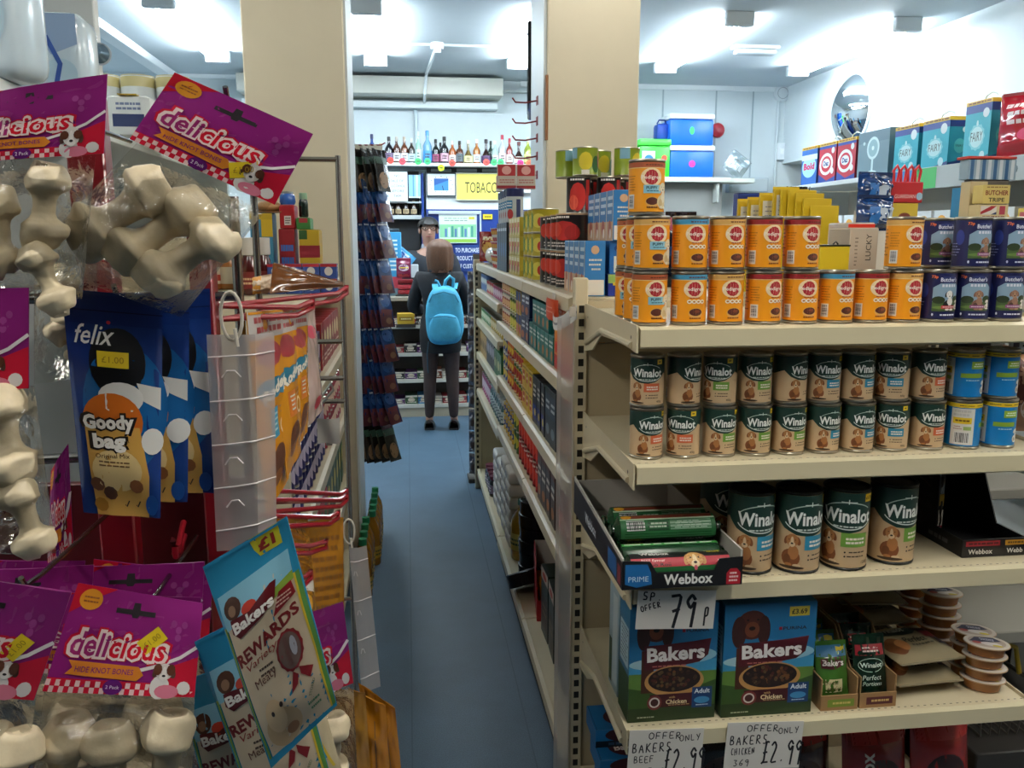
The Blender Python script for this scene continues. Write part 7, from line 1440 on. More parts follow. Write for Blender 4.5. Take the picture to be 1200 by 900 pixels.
card('sign', 'white paper notice reading no sale of alcohol before 7am', 'sign', 453, 201, 478, 236, SY, '#e3f0f2', lambda A, w, h: [A.text(tx, 0, h * (.86 - .17 * i), '#38434c', w=w * ww, h=h * .085) for i, (tx, ww) in enumerate((('NO', .25), ('SALE OF', .62), ('ALCOHOL', .78), ('BEFORE', .66), ('7AM', .36)))])
card('sign', 'pale paper sheet with a green foot beside the alcohol notice', 'sign', 433, 190.5, 452.5, 236, SY - .02, '#d6eee8', lambda A, w, h: (A.rect(-w * .5, 0, w * .5, h * .14, '#3fc07a'), A.bars(-w * .4, h * .25, w * .4, h * .8, 9, '#9cb8b4', 3, .2), A.rect(w * .2, h * .72, w * .48, h * .86, '#d89aa0')))
card('poster', 'blue and white door panel beside the alcohol notice', 'panel', 478.6, 205, 493, 232, SY + .01, '#8fc0e6', lambda A, w, h: (A.rect(-w * .15, 0, -w * .05, h, '#5a96cf'), A.rect(w * .1, 0, w * .3, h, '#c9e2f2'), A.rect(-w * .5, 0, w * .5, h * .06, '#dfe6ea')))
card('poster', 'green and white framed product poster behind the man', 'poster', 515, 252, 558, 284, GY - .016, '#d9f0e0', lambda A, w, h: (A.rect(-w * .5, 0, w * .5, h * .12, '#8fc24a'), A.rect(-w * .5, h * .18, w * .5, h * .66, '#8fd0a0'), [A.rect(w * (-.36 + i * .09), h * .2, w * (-.30 + i * .09), h * (.5 + .05 * (i % 3)), ('#5a7fb0', '#cfe0ea', '#4a9a8a')[i % 3]) for i in range(9)], A.rect(w * .3, h * .84, w * .46, h * .94, '#c9c24a'), A.bars(-w * .4, h * .76, w * .26, h * .92, 2, '#6a8a7a', 3, .3)), frame='#c3d3e0')
card('sign', 'dark blue notice with white capital lettering right of the woman', 'sign', 533, 287, 562, 318, GY - .014, '#123478', lambda A, w, h: [A.text(tx, 0, h * (.8 - .3 * i), '#e3e9f2', w=w * ww, h=h * .17, bold=.02) for i, (tx, ww) in enumerate((('TO PURCHASE', .96), ('PRODUCTS PL', .96), ('OF CUSTOM', .8)))])
card('sign', 'small yellow ticket on the blue cabinet left of the canisters', 'sign', 566, 251, 577, 257, GY - .012, '#e3c92a', lambda A, w, h: A.bars(-w * .35, h * .25, w * .35, h * .75, 1, '#7a6a10', 3, .6))
card('sign', 'white sign about selling tobacco products, behind the red tea boxes', 'sign', 586, 196.5, 630, 226, SY + .02, '#e9f0f2', lambda A, w, h: [A.text(tx, 0, h * (.82 - .27 * i), '#2a4a6a', w=w * .92, h=h * .15) for i, tx in enumerate(('It is illegal to sell', 'tobacco products', 'to anyone under 18'))])
# spirits on the long shelf
def spirit(label, px, ptop, rad_px, col, cap, lab, i, shape=0, Y=8.72, labc=None):
    a, c = at(px, ptop, Y=Y), at(px, 190.5, Y=Y); h = a.z - zs - .001; r = rad_px * Y / FPX
    m = C(col, .1, 0, .5, .25)
    sh = h * (.55 if shape == 0 else .48 if shape == 1 else .62)
    if shape == 2: prof = [(0, .001), (r, .001), (r * 1.05, .01), (r * 1.05, sh * .7), (r * .9, sh), (r * .4, sh * 1.1), (r * .36, h * .86)]
    elif shape == 1: prof = [(0, .001), (r * .9, .001), (r * 1.15, sh * .3), (r * 1.1, sh * .6), (r * .6, sh), (r * .3, sh * 1.25), (r * .28, h * .86)]
    else: prof = [(0, .001), (r, .001), (r, sh), (r * .75, sh * 1.15), (r * .36, sh * 1.32), (r * .34, h * .86)]
    o = B().lathe(prof, m, 16).obj('spirit_bottle', None, (a.x, Y, zs + .0005), smooth=60); tag(o, label, 'bottle', 'spirits on the long shelf')
    B().lathe([(r * .38, h * .84), (r * .42, h * .845), (r * .42, h * .985), (r * .3, h), (0, h)], C(cap, .3), 12).obj('cap', o)
    l = B().lathe([(r * (1.06 if shape == 2 else 1.17 if shape == 1 else 1.02), sh * .18), (r * (1.06 if shape == 2 else 1.17 if shape == 1 else 1.02), sh * .72)], C(lab, .45), 20); A = Art(); A.bars(-r * .6, sh * .3, r * .6, sh * .6, 2, labc or '#3a3430', i, .5); l.art(A, on_can(r * (1.08 if shape == 2 else 1.19 if shape == 1 else 1.04)), .0004, .02); l.obj('label', o, smooth=60)
SPS = ((435.5, 157, 4.2, '#123a86', '#0f1f4a', '#2a62b8', 0, 'deep blue'), (446, 168, 4.6, '#a86a2a', '#c9b48a', '#d8c27a', 2, 'squat amber'), (455.5, 160, 4.6, '#17131a', '#0e0c10', '#6a5a78', 0, 'black with a pink tag'), (464.5, 160, 4.2, '#5a3420', '#b9b2a8', '#d8d8dc', 0, 'brown rum'),
       (473.5, 160, 4.2, '#6a3a22', '#b9a898', '#dcdce2', 0, 'second brown rum'), (482, 162, 4.0, '#33241e', '#cfd6da', '#bcd2e2', 0, 'dark with a pale blue label'), (490, 154, 3.2, '#a9d8c4', '#dfeee8', '#cfe8dc', 2, 'tall clear green'), (500.5, 153, 5.0, '#7fb4dc', '#4a90c8', '#3f8fcf', 0, 'tall clear blue'),
       (510.5, 163, 4.2, '#11140f', '#0e120e', '#8a3a5a', 0, 'black with a plum label'), (516, 167, 3.0, '#15130f', '#1a1510', '#4a4038', 0, 'slim black'), (520.5, 160, 4.8, '#130f12', '#0c0a0c', '#c9a0b0', 0, 'round shouldered black'), (530, 165, 4.2, '#a8572a', '#cfcac2', '#e6d8d0', 0, 'orange brown'),
       (538.5, 165, 4.2, '#5a2f1a', '#1a1512', '#55626a', 2, 'square brown'), (548.5, 164, 4.6, '#6e5a2a', '#d8d4c0', '#e0d8a0', 1, 'bulbous gold'), (558.5, 163, 4.2, '#b06a2a', '#e3e6e2', '#dfe6e2', 0, 'white capped amber'), (569.5, 163, 4.8, '#2a1412', '#1a1016', '#4a2a5a', 1, 'dark bulbous'), (575, 165, 3.4, '#1f3a2a', '#15251a', '#8ab0a0', 0, 'slim green'),
       (580, 165, 3.8, '#b9d6d0', '#d8e8e4', '#cfe2d8', 0, 'clear pale'), (588.5, 158, 4.2, '#cfd8dc', '#a8243a', '#e6d0d4', 0, 'red capped clear'), (597, 162, 3.8, '#8c2a22', '#b02432', '#ead9d0', 0, 'red capped amber'), (608, 166, 5.2, '#2a1510', '#5a1f1f', '#e6dfd6', 1, 'wide dark'), (618.5, 161, 4.4, '#a8b84a', '#e6ecd8', '#dfe08a', 0, 'pale yellow green'), (626, 161, 4.2, '#2f5a3a', '#dfe8d8', '#c9d8a8', 0, 'green glass'))
for i, (px, pt, r, col, cap, lab, shp, d) in enumerate(SPS): spirit('%s spirit bottle, %s from the left on the long shelf' % (d, nth(i)), px, pt, r, col, cap, lab, i, shp, 8.72 + (.09 if i in (9, 16) else 0))
for i, (px, py, c, d) in enumerate(((457.5, 188, '#e8463a', 'red'), (471.5, 189, '#e84a5a', 'coral'), (490, 189, '#3fc06a', 'green'), (501, 189, '#3fc87a', 'bright green'), (530, 191, '#e8564a', 'red'), (570, 190, '#ee5a50', 'red'), (579, 190, '#45c878', 'green'), (587, 190, '#45c878', 'green'), (610, 191, '#e83a8a', 'pink'), (620, 191, '#f0704a', 'orange'), (517, 196.5, '#c8e02a', 'lime yellow'))):
    q = at(px, py, Y=8.535); t = thing('price_spot', 'round %s price spot on the spirits shelf edge, %s from the left' % (d, nth(i)) if i < 10 else 'round lime yellow price spot hanging lowest under the spirits shelf', 'price tag', (q.x, 8.5455, q.z), 0, 'round price spots')
    b = B(); b.X = Matrix.Rotation(PI / 2, 4, 'X'); b.lathe([(0, .0), (.032, .0), (.032, .003), (0, .003)], C(c, .5), 18); b.X = None; b.art(Art().bars(-.015, -.008, .015, .01, 1, '#3a2a20', 3, .6), on_front(-.003), .0004, 0); b.obj('disc', t); B().box((-.004, .0005, -.02), (.004, .004, .02), C('#cfd3d0', .4)).obj('clip', t)
sm = Stock(lambda: lathe_bottle('small_bottle', 'bottle', [(0, .001), (.03, .001), (.03, .08), (.012, .105), (.012, .125)], C('#2a1c14', .12, 0, .4), [(.014, .12), (.014, .14), (0, .141)], C('#b9a88a', .35), (.03, .015, .06), C('#b9a684', .4), (('b', -.02, .02, .02, .05, '#4a3a2a', 2),)))
for i in range(6): sm.put('small dark bottle in the recess under the notices, %s from the left' % nth(i), (at(440 + i * 9, 250, Y=8.67).x, 8.68, at(440, 252, Y=8.62).z + .001), 0, 'small bottles under the notices')
# goods standing on the counter, left of the woman
CT = 1.086
t = thing('card_stand', 'light blue counter stand with a column of white slots', 'counter stand', (at(460, 330, Y=7.7).x, 7.7, CT)); h = at(460, 272, Y=7.7).z - CT; b = B().box((-.085, 0, 0), (.085, .12, h), C('#3a96c8', .4), .004); A = Art(); [A.rect(-.02, h * (.4 + i * .065), .05, h * (.4 + i * .065) + .016, '#dfeef2') for i in range(8)]; A.rect(-.085, 0, .085, h * .3, '#b03a4a'); A.rect(-.085, 0, .085, h * .12, '#6a8a9a'); b.art(A, on_front(0), .0004, 0); b.obj('stand', t); B().box((-.07, .02, h + .0005), (.07, .1, h + .03), C('#20303a', .4), .004).obj('top_pocket', t)
t = thing('snack_packet', 'blue and silver packet leaning tilted on the counter stand', 'packet', (at(482, 280, Y=7.82).x, 7.84, CT + .28), (0, rad(-50), 0)); b = B(); f = pouch(b, .13, .26, .04, C('#4a9ac8', .2, 0, .5), 71, .08, .006); b.art(Art().rect(-.04, .06, .04, .2, '#d8e2ea').rect(-.03, .1, .03, .16, '#2a4a8c'), f, .0006, .02); b.obj('pouch', t, smooth=60); B().box((-.064, -.001, .255), (.064, .001, .264), C('#cfd8de', .3)).obj('seal', t)
B().box((at(474, 300, Y=7.84).x, 7.8, CT + .0005), (at(490, 300, Y=7.84).x, 7.92, CT + .275), C('#c9d2d4', .5), .004).obj('packet_rest', ct)
t = thing('sweet_bag', 'purple and red bag of sweets propped on the counter', 'sweets', (at(473, 312, Y=7.6).x, 7.6, CT + .165)); b = B(); f = pouch(b, .13, .17, .04, C('#6a1a3a', .2, 0, .5), 73, .08, .004); b.art(Art().ell(0, .09, .045, .03, '#d8c0d8').ell(-.01, .09, .03, .018, '#7a2a6a').bars(-.04, .08, .04, .1, 1, '#f0e03a', 3).rect(-.05, .01, .05, .035, '#a8242c'), f, .0006, .02); b.obj('pouch', t, smooth=60); B().box((-.064, -.001, .165), (.064, .001, .174), C('#a83a4a', .3)).obj('seal', t)
sweet_st = thing('display_stand', 'small dark wire rack of red sweets under the purple bag', 'display stand', (at(475, 330, Y=7.62).x, 7.62, CT)); B().box((-.09, 0, .0), (.09, .14, .012), C('#1c1a18', .4), .003).obj('base', sweet_st); B().box((-.09, .13, .012), (.09, .14, .16), C('#1c1a18', .4)).obj('back_panel', sweet_st)
for i in range(3): B().box((-.07 + .02 * 0, .02, .015 + i * .047), (.07, .12, .055 + i * .047), C(('#8c1f28', '#b03a44', '#7a1820')[i], .3), .012, 2).obj('sweet_roll', sweet_st)
card('sign', 'white price list leaning against the counter stand', 'sign', 442, 290, 452, 320, 7.62, '#d3e6ea', lambda A, w, h: A.bars(-w * .4, h * .2, w * .4, h * .8, 6, '#7a8a90', 3, .3))
yb = BX('lighter_box', .15, .12, .09, '#b8962a', (('r', -.4, .3, .4, .7, '#8a6a14'), ('b', -.3, .4, .3, .6, '#e6dcb0', 1)))
yb.put('yellow carton hung below the red sweets in front of the counter', (at(475, 345, Y=7.48).x, 7.38, .86), 0, None); 
B().box((at(475, 345, Y=7.48).x - .085, 7.37, .83), (at(475, 345, Y=7.48).x + .085, 7.511, .8595), C('#3a3630', .4)).obj('bracket_shelf', ct)
nb = BX('news_bundle', .28, .2, .035, '#c9ccc6', (('b', -.4, .2, .4, .8, '#7a7a78', 2),))
for i in range(3): nb.put('folded newspaper bundle on the left end of the counter, %s' % ('lowest', 'middle', 'topmost')[i], (at(437, 330, Y=7.7).x, 7.62, CT + .001 + i * .037), rad(4 * i), 'newspaper bundles')
# crisp strips on the end of the far shelving
cr = Stock(lambda: (lambda b: (b.art(Art().ell(.005, .05, .025, .025, '#3a2a26').rect(-.03, .09, .03, .12, '#25304a'), pf2(b), .0008, .02), tag(b.obj('crisp_packet', smooth=60), '', 'crisps'))[1])(B()))
def pf2(b): return pouch(b, .07, .14, .035, C('#77747a', .16, .6, .5), 81, .1, .008)
rk2 = thing('display_stand', 'narrow hanging strip of crisps at the counter end of the shallow shelving', 'display stand', (.45, 5.42, 0)); B().box((-.035, .02, .0), (.035, .03, 1.5), C('#55504a', .4)).obj('back_strip', rk2); B().box((-.08, -.06, .0), (.08, .1, .03), C('#3a3630', .4), .004).obj('base', rk2)
for i in range(9):
    for k in range(2): cr.put('dark silver crisp packet on the hanging strip, %s from the floor, %s column' % (nth(i), ('aisle', 'inner')[k]), (.41 + k * .075, 5.41, .05 + i * .15), rad(-25 + 20 * k), 'crisp packets on the strip')
jar2 = Stock(lambda: lathe_bottle('glass_jar', 'jar', [(0, .001), (.03, .001), (.033, .006), (.033, .08), (.027, .092)], C('#2a2a20', .15, 0, .4), [(.029, .09), (.03, .092), (.03, .108), (0, .109)], C('#b9903a', .35), (.033, .015, .065), C('#8a7a4a', .4), (('b', -.02, .02, .02, .05, '#efe6c4', 2),)))

# ================================================================ people
def skin_mesh(name, V, E, R, mat, parent, lev=2):
    me = bpy.data.meshes.new(name); me.from_pydata(V, E, []); o = bpy.data.objects.new(name, me); COL.objects.link(o)
    md = o.modifiers.new('skin', 'SKIN'); md.use_smooth_shade = True
    for i, sv in enumerate(me.skin_vertices[0].data): r = R[i]; sv.radius = r if isinstance(r, tuple) else (r, r); sv.use_root = (i == 0)
    sb = o.modifiers.new('sub', 'SUBSURF'); sb.levels = lev; sb.render_levels = lev
    dg = bpy.context.evaluated_depsgraph_get(); m2 = bpy.data.meshes.new_from_object(o.evaluated_get(dg)); o.modifiers.clear(); o.data = m2; bpy.data.meshes.remove(me)
    m2.materials.clear(); m2.materials.append(mat); m2.shade_smooth(); o.parent = parent; return o
class Skel:
    def __init__(s): s.V = []; s.E = []; s.R = []; s.n = {}
    def j(s, nm, co, r, frm=None):
        s.n[nm] = len(s.V); s.V.append(Vector(co)); s.R.append(r)
        if frm: s.E.append((s.n[frm], s.n[nm]))
        return s
def hand(S, side, wr, d, up):
    """palm, five unequal bent fingers and a thumb leaving the side of the palm; d points along the hand, up is the back of it"""
    d = Vector(d).normalized(); up = (Vector(up) - d * Vector(up).dot(d)).normalized(); sd = d.cross(up) * side; w = S.V[S.n[wr]]
    S.j(wr + 'palm', w + d * .045, (.022, .013), wr); S.j(wr + 'palm2', w + d * .085, (.024, .012), wr + 'palm')
    for i, (o, l) in enumerate(((-.028, .062), (-.0095, .074), (.0095, .07), (.028, .055))):
        a = w + d * .09 + sd * o; S.j(wr + 'k%d' % i, a, .0095, wr + 'palm2'); S.j(wr + 'm%d' % i, a + d * l * .5 - up * .008, .0085, wr + 'k%d' % i); S.j(wr + 't%d' % i, a + d * l * .85 - up * .03, .0075, wr + 'm%d' % i)
    a = w + d * .04 - sd * .026 - up * .006; S.j(wr + 'th0', a, .012, wr + 'palm'); S.j(wr + 'th1', a + d * .032 - sd * .022 - up * .01, .0105, wr + 'th0'); S.j(wr + 'th2', a + d * .06 - sd * .026 - up * .022, .009, wr + 'th1')
def figure(S, H, arms, legs, man):
    k = H / 1.62; sw = .165 if not man else .195
    P = lambda x, y, z: (x * k, y * k, z * k)
    S.j('pelvis', P(0, 0, .86), (.135 * k, .105 * k)); S.j('waist', P(0, .005, 1.02), (.118 * k, .092 * k), 'pelvis'); S.j('chest', P(0, 0, 1.2), (.142 * k, .1 * k), 'waist'); S.j('collar', P(0, 0, 1.325), (.075 * k, .062 * k), 'chest'); S.j('neck', P(0, .012, 1.385), (.05 * k, .05 * k), 'collar')
    S.j('jaw', P(0, .028, 1.44), (.060 * k, .066 * k), 'neck'); S.j('skull', P(0, .018, 1.525), (.074 * k, .09 * k), 'jaw'); S.j('crown', P(0, .012, 1.583), (.05 * k, .056 * k), 'skull')
    for q, nm in ((-1, 'l'), (1, 'r')):
        S.j(nm + 'sh', P(q * sw, -.005, 1.29), .058 * k, 'chest'); e, w = arms; S.j(nm + 'el', P(q * e[0], e[1], e[2]), .043 * k, nm + 'sh'); S.j(nm + 'fa', P(q * (e[0] * .4 + w[0] * .6), e[1] * .4 + w[1] * .6, e[2] * .4 + w[2] * .6), .036 * k, nm + 'el'); S.j(nm + 'wr', P(q * w[0], w[1], w[2]), .026 * k, nm + 'fa')
        d = Vector((q * (w[0] - e[0]), w[1] - e[1], w[2] - e[2])); hand(S, -q, nm + 'wr', (d.x * .5, d.y, d.z * .6), (0, 0, 1))
        S.j(nm + 'hip', P(q * .085, 0, .80), .088 * k, 'pelvis'); S.j(nm + 'kn', P(q * legs[0], .012, .455), .054 * k, nm + 'hip'); S.j(nm + 'cf', P(q * (legs[0] * .6 + legs[1] * .4), -.012, .34), .053 * k, nm + 'kn'); S.j(nm + 'an', P(q * legs[1], -.02, .085), .034 * k, nm + 'cf'); S.j(nm + 'to', P(q * (legs[1] + .012), .12, .028), .03 * k, nm + 'an')
    return k
def face_parts(root, k, skin, iris='#2c1c14'):
    """eyes, brows, mouth, nose and ears on the +y side of the head"""
    n = B(); n.sph((0, .113 * k, 1.492 * k), (.0135 * k, .02 * k, .024 * k), skin, 12, 8); n.sph((0, .124 * k, 1.478 * k), (.016 * k, .014 * k, .012 * k), skin, 12, 8); n.obj('nose', root, smooth=70)
    for q in (-1, 1):
        e = B(); e.sph((q * .032 * k, .094 * k, 1.520 * k), (.011 * k, .009 * k, .0055 * k), C('#b9aea6', .3), 12, 8); e.sph((q * .032 * k, .1015 * k, 1.520 * k), (.0058 * k, .0035 * k, .0058 * k), C(iris, .15), 10, 6); e.obj('eye', root, smooth=70)
        B().tube([(q * .014 * k, .104 * k, 1.538 * k), (q * .034 * k, .102 * k, 1.543 * k), (q * .052 * k, .088 * k, 1.536 * k)], .0038 * k, C('#1a1412', .7), 8).obj('eyebrow', root)
        a = B(); a.sph((q * .076 * k, .015 * k, 1.505 * k), (.012 * k, .02 * k, .032 * k), skin, 12, 8, wob=.2); a.obj('ear', root, smooth=70)
    m = B(); m.tube([(-.026 * k, .094 * k, 1.451 * k), (-.01 * k, .105 * k, 1.453 * k), (.01 * k, .105 * k, 1.453 * k), (.026 * k, .094 * k, 1.451 * k)], .0055 * k, C('#9a5a52', .4), 8); m.obj('mouth', root)
def shell(S, names, grow, mat, nm, root, over=None):
    idx = {}; V = []; R = []; E = []
    for n_ in names: idx[S.n[n_]] = len(V); V.append(S.V[S.n[n_]]); r = S.R[S.n[n_]]; g = (over or {}).get(n_, grow); R.append(tuple(x + g for x in r) if isinstance(r, tuple) else r + g)
    for a, b_ in S.E:
        if a in idx and b_ in idx: E.append((idx[a], idx[b_]))
    return skin_mesh(nm, V, E, R, mat, root)
SKIN1 = surface('skin_pale', '#c99c86', .45, 14, .03); SKIN2 = surface('skin_man', '#a47c6a', .45, 14, .03)
def shoe(q, k, x, root, m, name='shoe'):
    b = B(); 
    def f(s, v):
        y = -.075 + .25 * v; w = .038 + .012 * math.sin(PI * min(1, v * 1.1)) - (.03 * max(0, v - .85) / .15); h = .085 - .05 * min(1, max(0, (v - .3) / .35)); a = PI * s
        return (x + w * k * math.cos(a), y * k, (.002 + h * math.sin(a) ** .7 if 0 < s < 1 else .002))
    b.grid(14, 14, f, m); b.box((x - .042 * k, -.075 * k, .0005), (x + .042 * k, .165 * k, .014), C('#0c0b0b', .6), .006); b.obj(name, root, smooth=60)
# the customer
WXY = at(517, 497, Z=0)
w_ = thing('person', 'woman seen from behind with brown bob hair, dark coat and a light blue backpack', 'person', (WXY.x, 7.02, 0), rad(-4))
S = Skel(); k = figure(S, 1.60, ((.235, .05, 1.04), (.16, .26, 1.0)), (.095, .105), False)
body = skin_mesh('body', S.V, S.E, S.R, SKIN1, w_); face_parts(w_, k, SKIN1)
coat = surface('coat_cloth', '#14161c', .85, 30, .1, .3, 200)
shell(S, ['pelvis', 'waist', 'chest', 'collar', 'lsh', 'lel', 'lfa', 'lwr', 'rsh', 'rel', 'rfa', 'rwr'], .016, coat, 'coat', w_, {'collar': .006, 'pelvis': .03, 'waist': .03, 'lwr': .012, 'rwr': .012})
tights = surface('tights', '#33221f', .6, 40, .08)
for nm in 'lr': shell(S, [nm + 'hip', nm + 'kn', nm + 'cf', nm + 'an'], .004, tights, 'tights', w_)
b = B(); b.lathe([(.150, .66), (.160, .67), (.168, .80), (.158, .93), (.14, .97)], surface('skirt_cloth', '#101014', .9, 30, .1), 28); b.X = None; sk = b.obj('skirt', w_, smooth=60); sk.scale = (1.05, .86, 1)
for q in (-1, 1): shoe(q, k, q * .105 * k, w_, C('#0d0c0d', .35))
hm = surface('hair_brown', '#57361f', .5, 40, .22, .5, 90, stretch=(8, 8, .6))
b = B()
def hair(s, v):
    a = 2 * PI * s; th = v * PI * .74; z = 1.53 + .085 * math.cos(th) if th < PI / 2 else 1.53 - (th - PI / 2) / (PI * .24) * (.18 + .012 * math.sin(6 * a) + .01 * math.sin(13 * a))
    r = math.sin(min(th, PI / 2)); r = r if th < PI / 2 else 1 + .06 * math.sin(PI * (th - PI / 2) / (PI * .24)) - .10 * ((th - PI / 2) / (PI * .24)) ** 2; back = -math.sin(a)
    wv = 1 + .03 * math.sin(11 * a) + .03 * math.sin(5 * a + 1)
    x, y = .108 * r * math.cos(a) * wv, .116 * r * math.sin(a) * wv
    if math.sin(a) > .45 and th > PI * .3: z = max(z, 1.545); 
    return (x * k, (y + .012) * k, z * k)
b.grid(44, 22, hair, hm, cu=True); b.obj('hair', w_, smooth=80)
# her backpack
bp_ = thing('backpack', 'light blue backpack worn on the back of the woman', 'backpack', (WXY.x + .035, 7.02 - .125 * k, .985 * k), rad(-6))
bm_ = surface('backpack_cloth', '#46a6c9', .7, 18, .08, .35, 120)
def sup(b, c, r, p, m, n=28, kk=18, wob=.05, seed=1):
    def f(s, v):
        a, t_ = 2 * PI * s, PI * (v - .5); ct_, st = math.cos(t_), math.sin(t_); sg = lambda x, e: math.copysign(abs(x) ** e, x)
        d = Vector((sg(math.cos(a), p) * sg(ct_, p), sg(math.sin(a), p) * sg(ct_, p), sg(st, p))); d *= 1 + wob * noise.noise(d * 1.8 + Vector((seed, 0, 0)))
        tap = 1 - .18 * max(0, d.z)
        return (c[0] + d.x * r[0] * tap, c[1] + d.y * r[1], c[2] + d.z * r[2])
    return b.grid(n, kk, f, m, cu=True)
b = B(); sup(b, (0, -.075, .01), (.155, .085, .235), .62, bm_); b.obj('main_compartment', bp_, smooth=80)
b = B(); sup(b, (.005, -.155, -.085), (.125, .045, .115), .6, bm_, seed=4); b.obj('front_pocket', bp_, smooth=80)
b = B(); b.tube([(-.11, -.197, -.005), (-.05, -.205, .012), (.02, -.207, .014), (.1, -.198, .0)], .004, C('#2a7a98', .5), 8); b.obj('pocket_zip', bp_)
b = B(); b.tube([(-.12, -.14, .12), (-.09, -.15, .18), (0, -.155, .205), (.09, -.15, .18), (.12, -.14, .12)], .004, C('#2a7a98', .5), 8); b.obj('main_zip', bp_)
for q in (-1, 1):
    b = B(); b.grid(2, 14, lambda s, v: ((q * (.075 + .03 * math.sin(PI * v)) + (s - .5) * .05), -.02 + .25 * math.sin(PI * v * .9) * (1 if v < 2 else 1), .22 + .10 * math.sin(PI * min(1, v * 1.6)) * (1 if v < .6 else .5) - .36 * max(0, v - .45)), bm_); b.obj('shoulder_strap', bp_, smooth=70)
b = B(); b.tube([(.0, -.06, .235), (.012, -.065, .29), (.045, -.065, .325), (.075, -.06, .30), (.07, -.055, .235)], .013, bm_, 8); b.obj('grab_handle', bp_, smooth=70)
b = B(); b.tube([(-.03, -.06, .235), (-.055, -.06, .285), (-.075, -.055, .29)], .009, bm_, 8); b.tube([(-.13, -.1, -.2), (-.145, -.1, -.3), (-.14, -.09, -.46)], .005, C('#123a4a', .6), 8); b.obj('loose_strap', bp_)
# the shopkeeper
m_ = thing('person', 'man with glasses and dark hair standing behind the counter, facing the shop', 'person', (at(502, 268, Y=8.22).x, 8.30, .001), PI + rad(4))
S = Skel(); k = figure(S, 1.80, ((.25, .06, 1.03), (.15, .27, 1.02)), (.1, .11), True)
skin_mesh('body', S.V, S.E, S.R, SKIN2, m_); face_parts(m_, k, SKIN2)
jm = surface('jumper_cloth', '#151a22', .85, 30, .1, .3, 200)
shell(S, ['pelvis', 'waist', 'chest', 'collar', 'lsh', 'lel', 'lfa', 'lwr', 'rsh', 'rel', 'rfa', 'rwr'], .017, jm, 'jumper', m_, {'collar': -.004, 'lwr': .008, 'rwr': .008})
for nm in 'lr': shell(S, [nm + 'hip', nm + 'kn', nm + 'cf', nm + 'an'], .012, surface('trouser_cloth', '#1b1d24', .8, 20, .08), 'trousers', m_)
for q in (-1, 1): shoe(q, k, q * .11 * k, m_, C('#100e0d', .4))
hm2 = surface('hair_black', '#15110f', .45, 40, .2, .5, 90, stretch=(6, 6, .8)); b = B()
def hair2(s, v):
    a = 2 * PI * s; front = math.sin(a); lim = (.455 + .02 * math.sin(9 * a)) if front > .55 else (.47 + (.55 - front) / .75 * .2 if front > -.2 else .72); th = v * PI * lim
    r = math.sin(min(th, PI / 2)); z = 1.527 + .082 * math.cos(th); wv = 1 + .04 * math.sin(7 * a) + .03 * math.sin(13 * a)
    return (.090 * r * math.cos(a) * wv * k, (.104 * r * math.sin(a) * wv + .012) * k, (z + .014) * k)
b.grid(40, 18, hair2, hm2, cu=True); b.obj('hair', m_, smooth=80)
gl = B(); gm = C('#1a1614', .25, .3)
for q in (-1, 1):
    gl.tube([(q * .034 * k + .023 * k * math.cos(a * PI / 8), .122 * k - .006 * abs(math.cos(a * PI / 8)) * k, 1.518 * k + .0165 * k * math.sin(a * PI / 8)) for a in range(16)], .0022 * k, gm, 6, True); gl.tube([(q * .056 * k, .117 * k, 1.522 * k), (q * .078 * k, .09 * k, 1.522 * k), (q * .080 * k, .01 * k, 1.515 * k)], .002 * k, gm, 6)
gl.tube([(-.011 * k, .121 * k, 1.522 * k), (.011 * k, .121 * k, 1.522 * k)], .002 * k, gm, 6); gl.obj('glasses', m_)
b = B(); b.lathe([(.052 * k, 1.335 * k), (.066 * k, 1.345 * k), (.06 * k, 1.385 * k), (.054 * k, 1.388 * k)], C('#8e99a6', .7), 20); b.obj('shirt_collar', m_, smooth=60)
# ================================================================ right side: next aisle's shelving, wash powder, cool boxes
rf = thing('shelving_unit', 'white shelving along the right of the shop under the washing powder boxes', 'shelving', (0, 0, 0))
RX = 2.9; RZ = at(1070, 201, X=RX).z
RZ = 1.985
wmx = C('#cfd3d2', .45)
B().box((RX, 3.3, RZ - .03), (RX + .5, 6.3, RZ), wmx, .003).obj('top_shelf', rf); B().box((RX - .012, 3.3, RZ - .115), (RX - .0005, 5.1, RZ + .004), C('#aeb6b8', .4), .002).art(Art().rect(-5.1, RZ - .112, -4.6, RZ, '#2a7fc0').rect(-4.62, RZ - .112, -4.42, RZ, '#3fae5a').ell(-3.8, RZ - .06, .012, .018, '#5a6a70', n=8).ell(-3.65, RZ - .06, .012, .018, '#5a6a70', n=8).poly([(-3.5, RZ - .11), (-3.42, RZ - .11), (-3.36, RZ - .01), (-3.4, RZ - .01)], '#5a9a8a'), on_left(RX - .012), .0004, 0).obj('fascia', rf)
B().box((RX + .505, 3.3, .001), (RX + .53, 6.3, 1.95), C('#b9b3a6', .5)).obj('back_panel', rf)
for z in (1.62, 1.3, .95, .6, .2): B().box((RX, 3.3, z - .028), (RX + .5, 6.3, z), wmx, .003).obj('shelf', rf)
for y in (3.275, 6.301): B().box((RX, y, .0005), (RX + .52, y + .022, RZ - .035), wmx).obj('end_panel', rf)
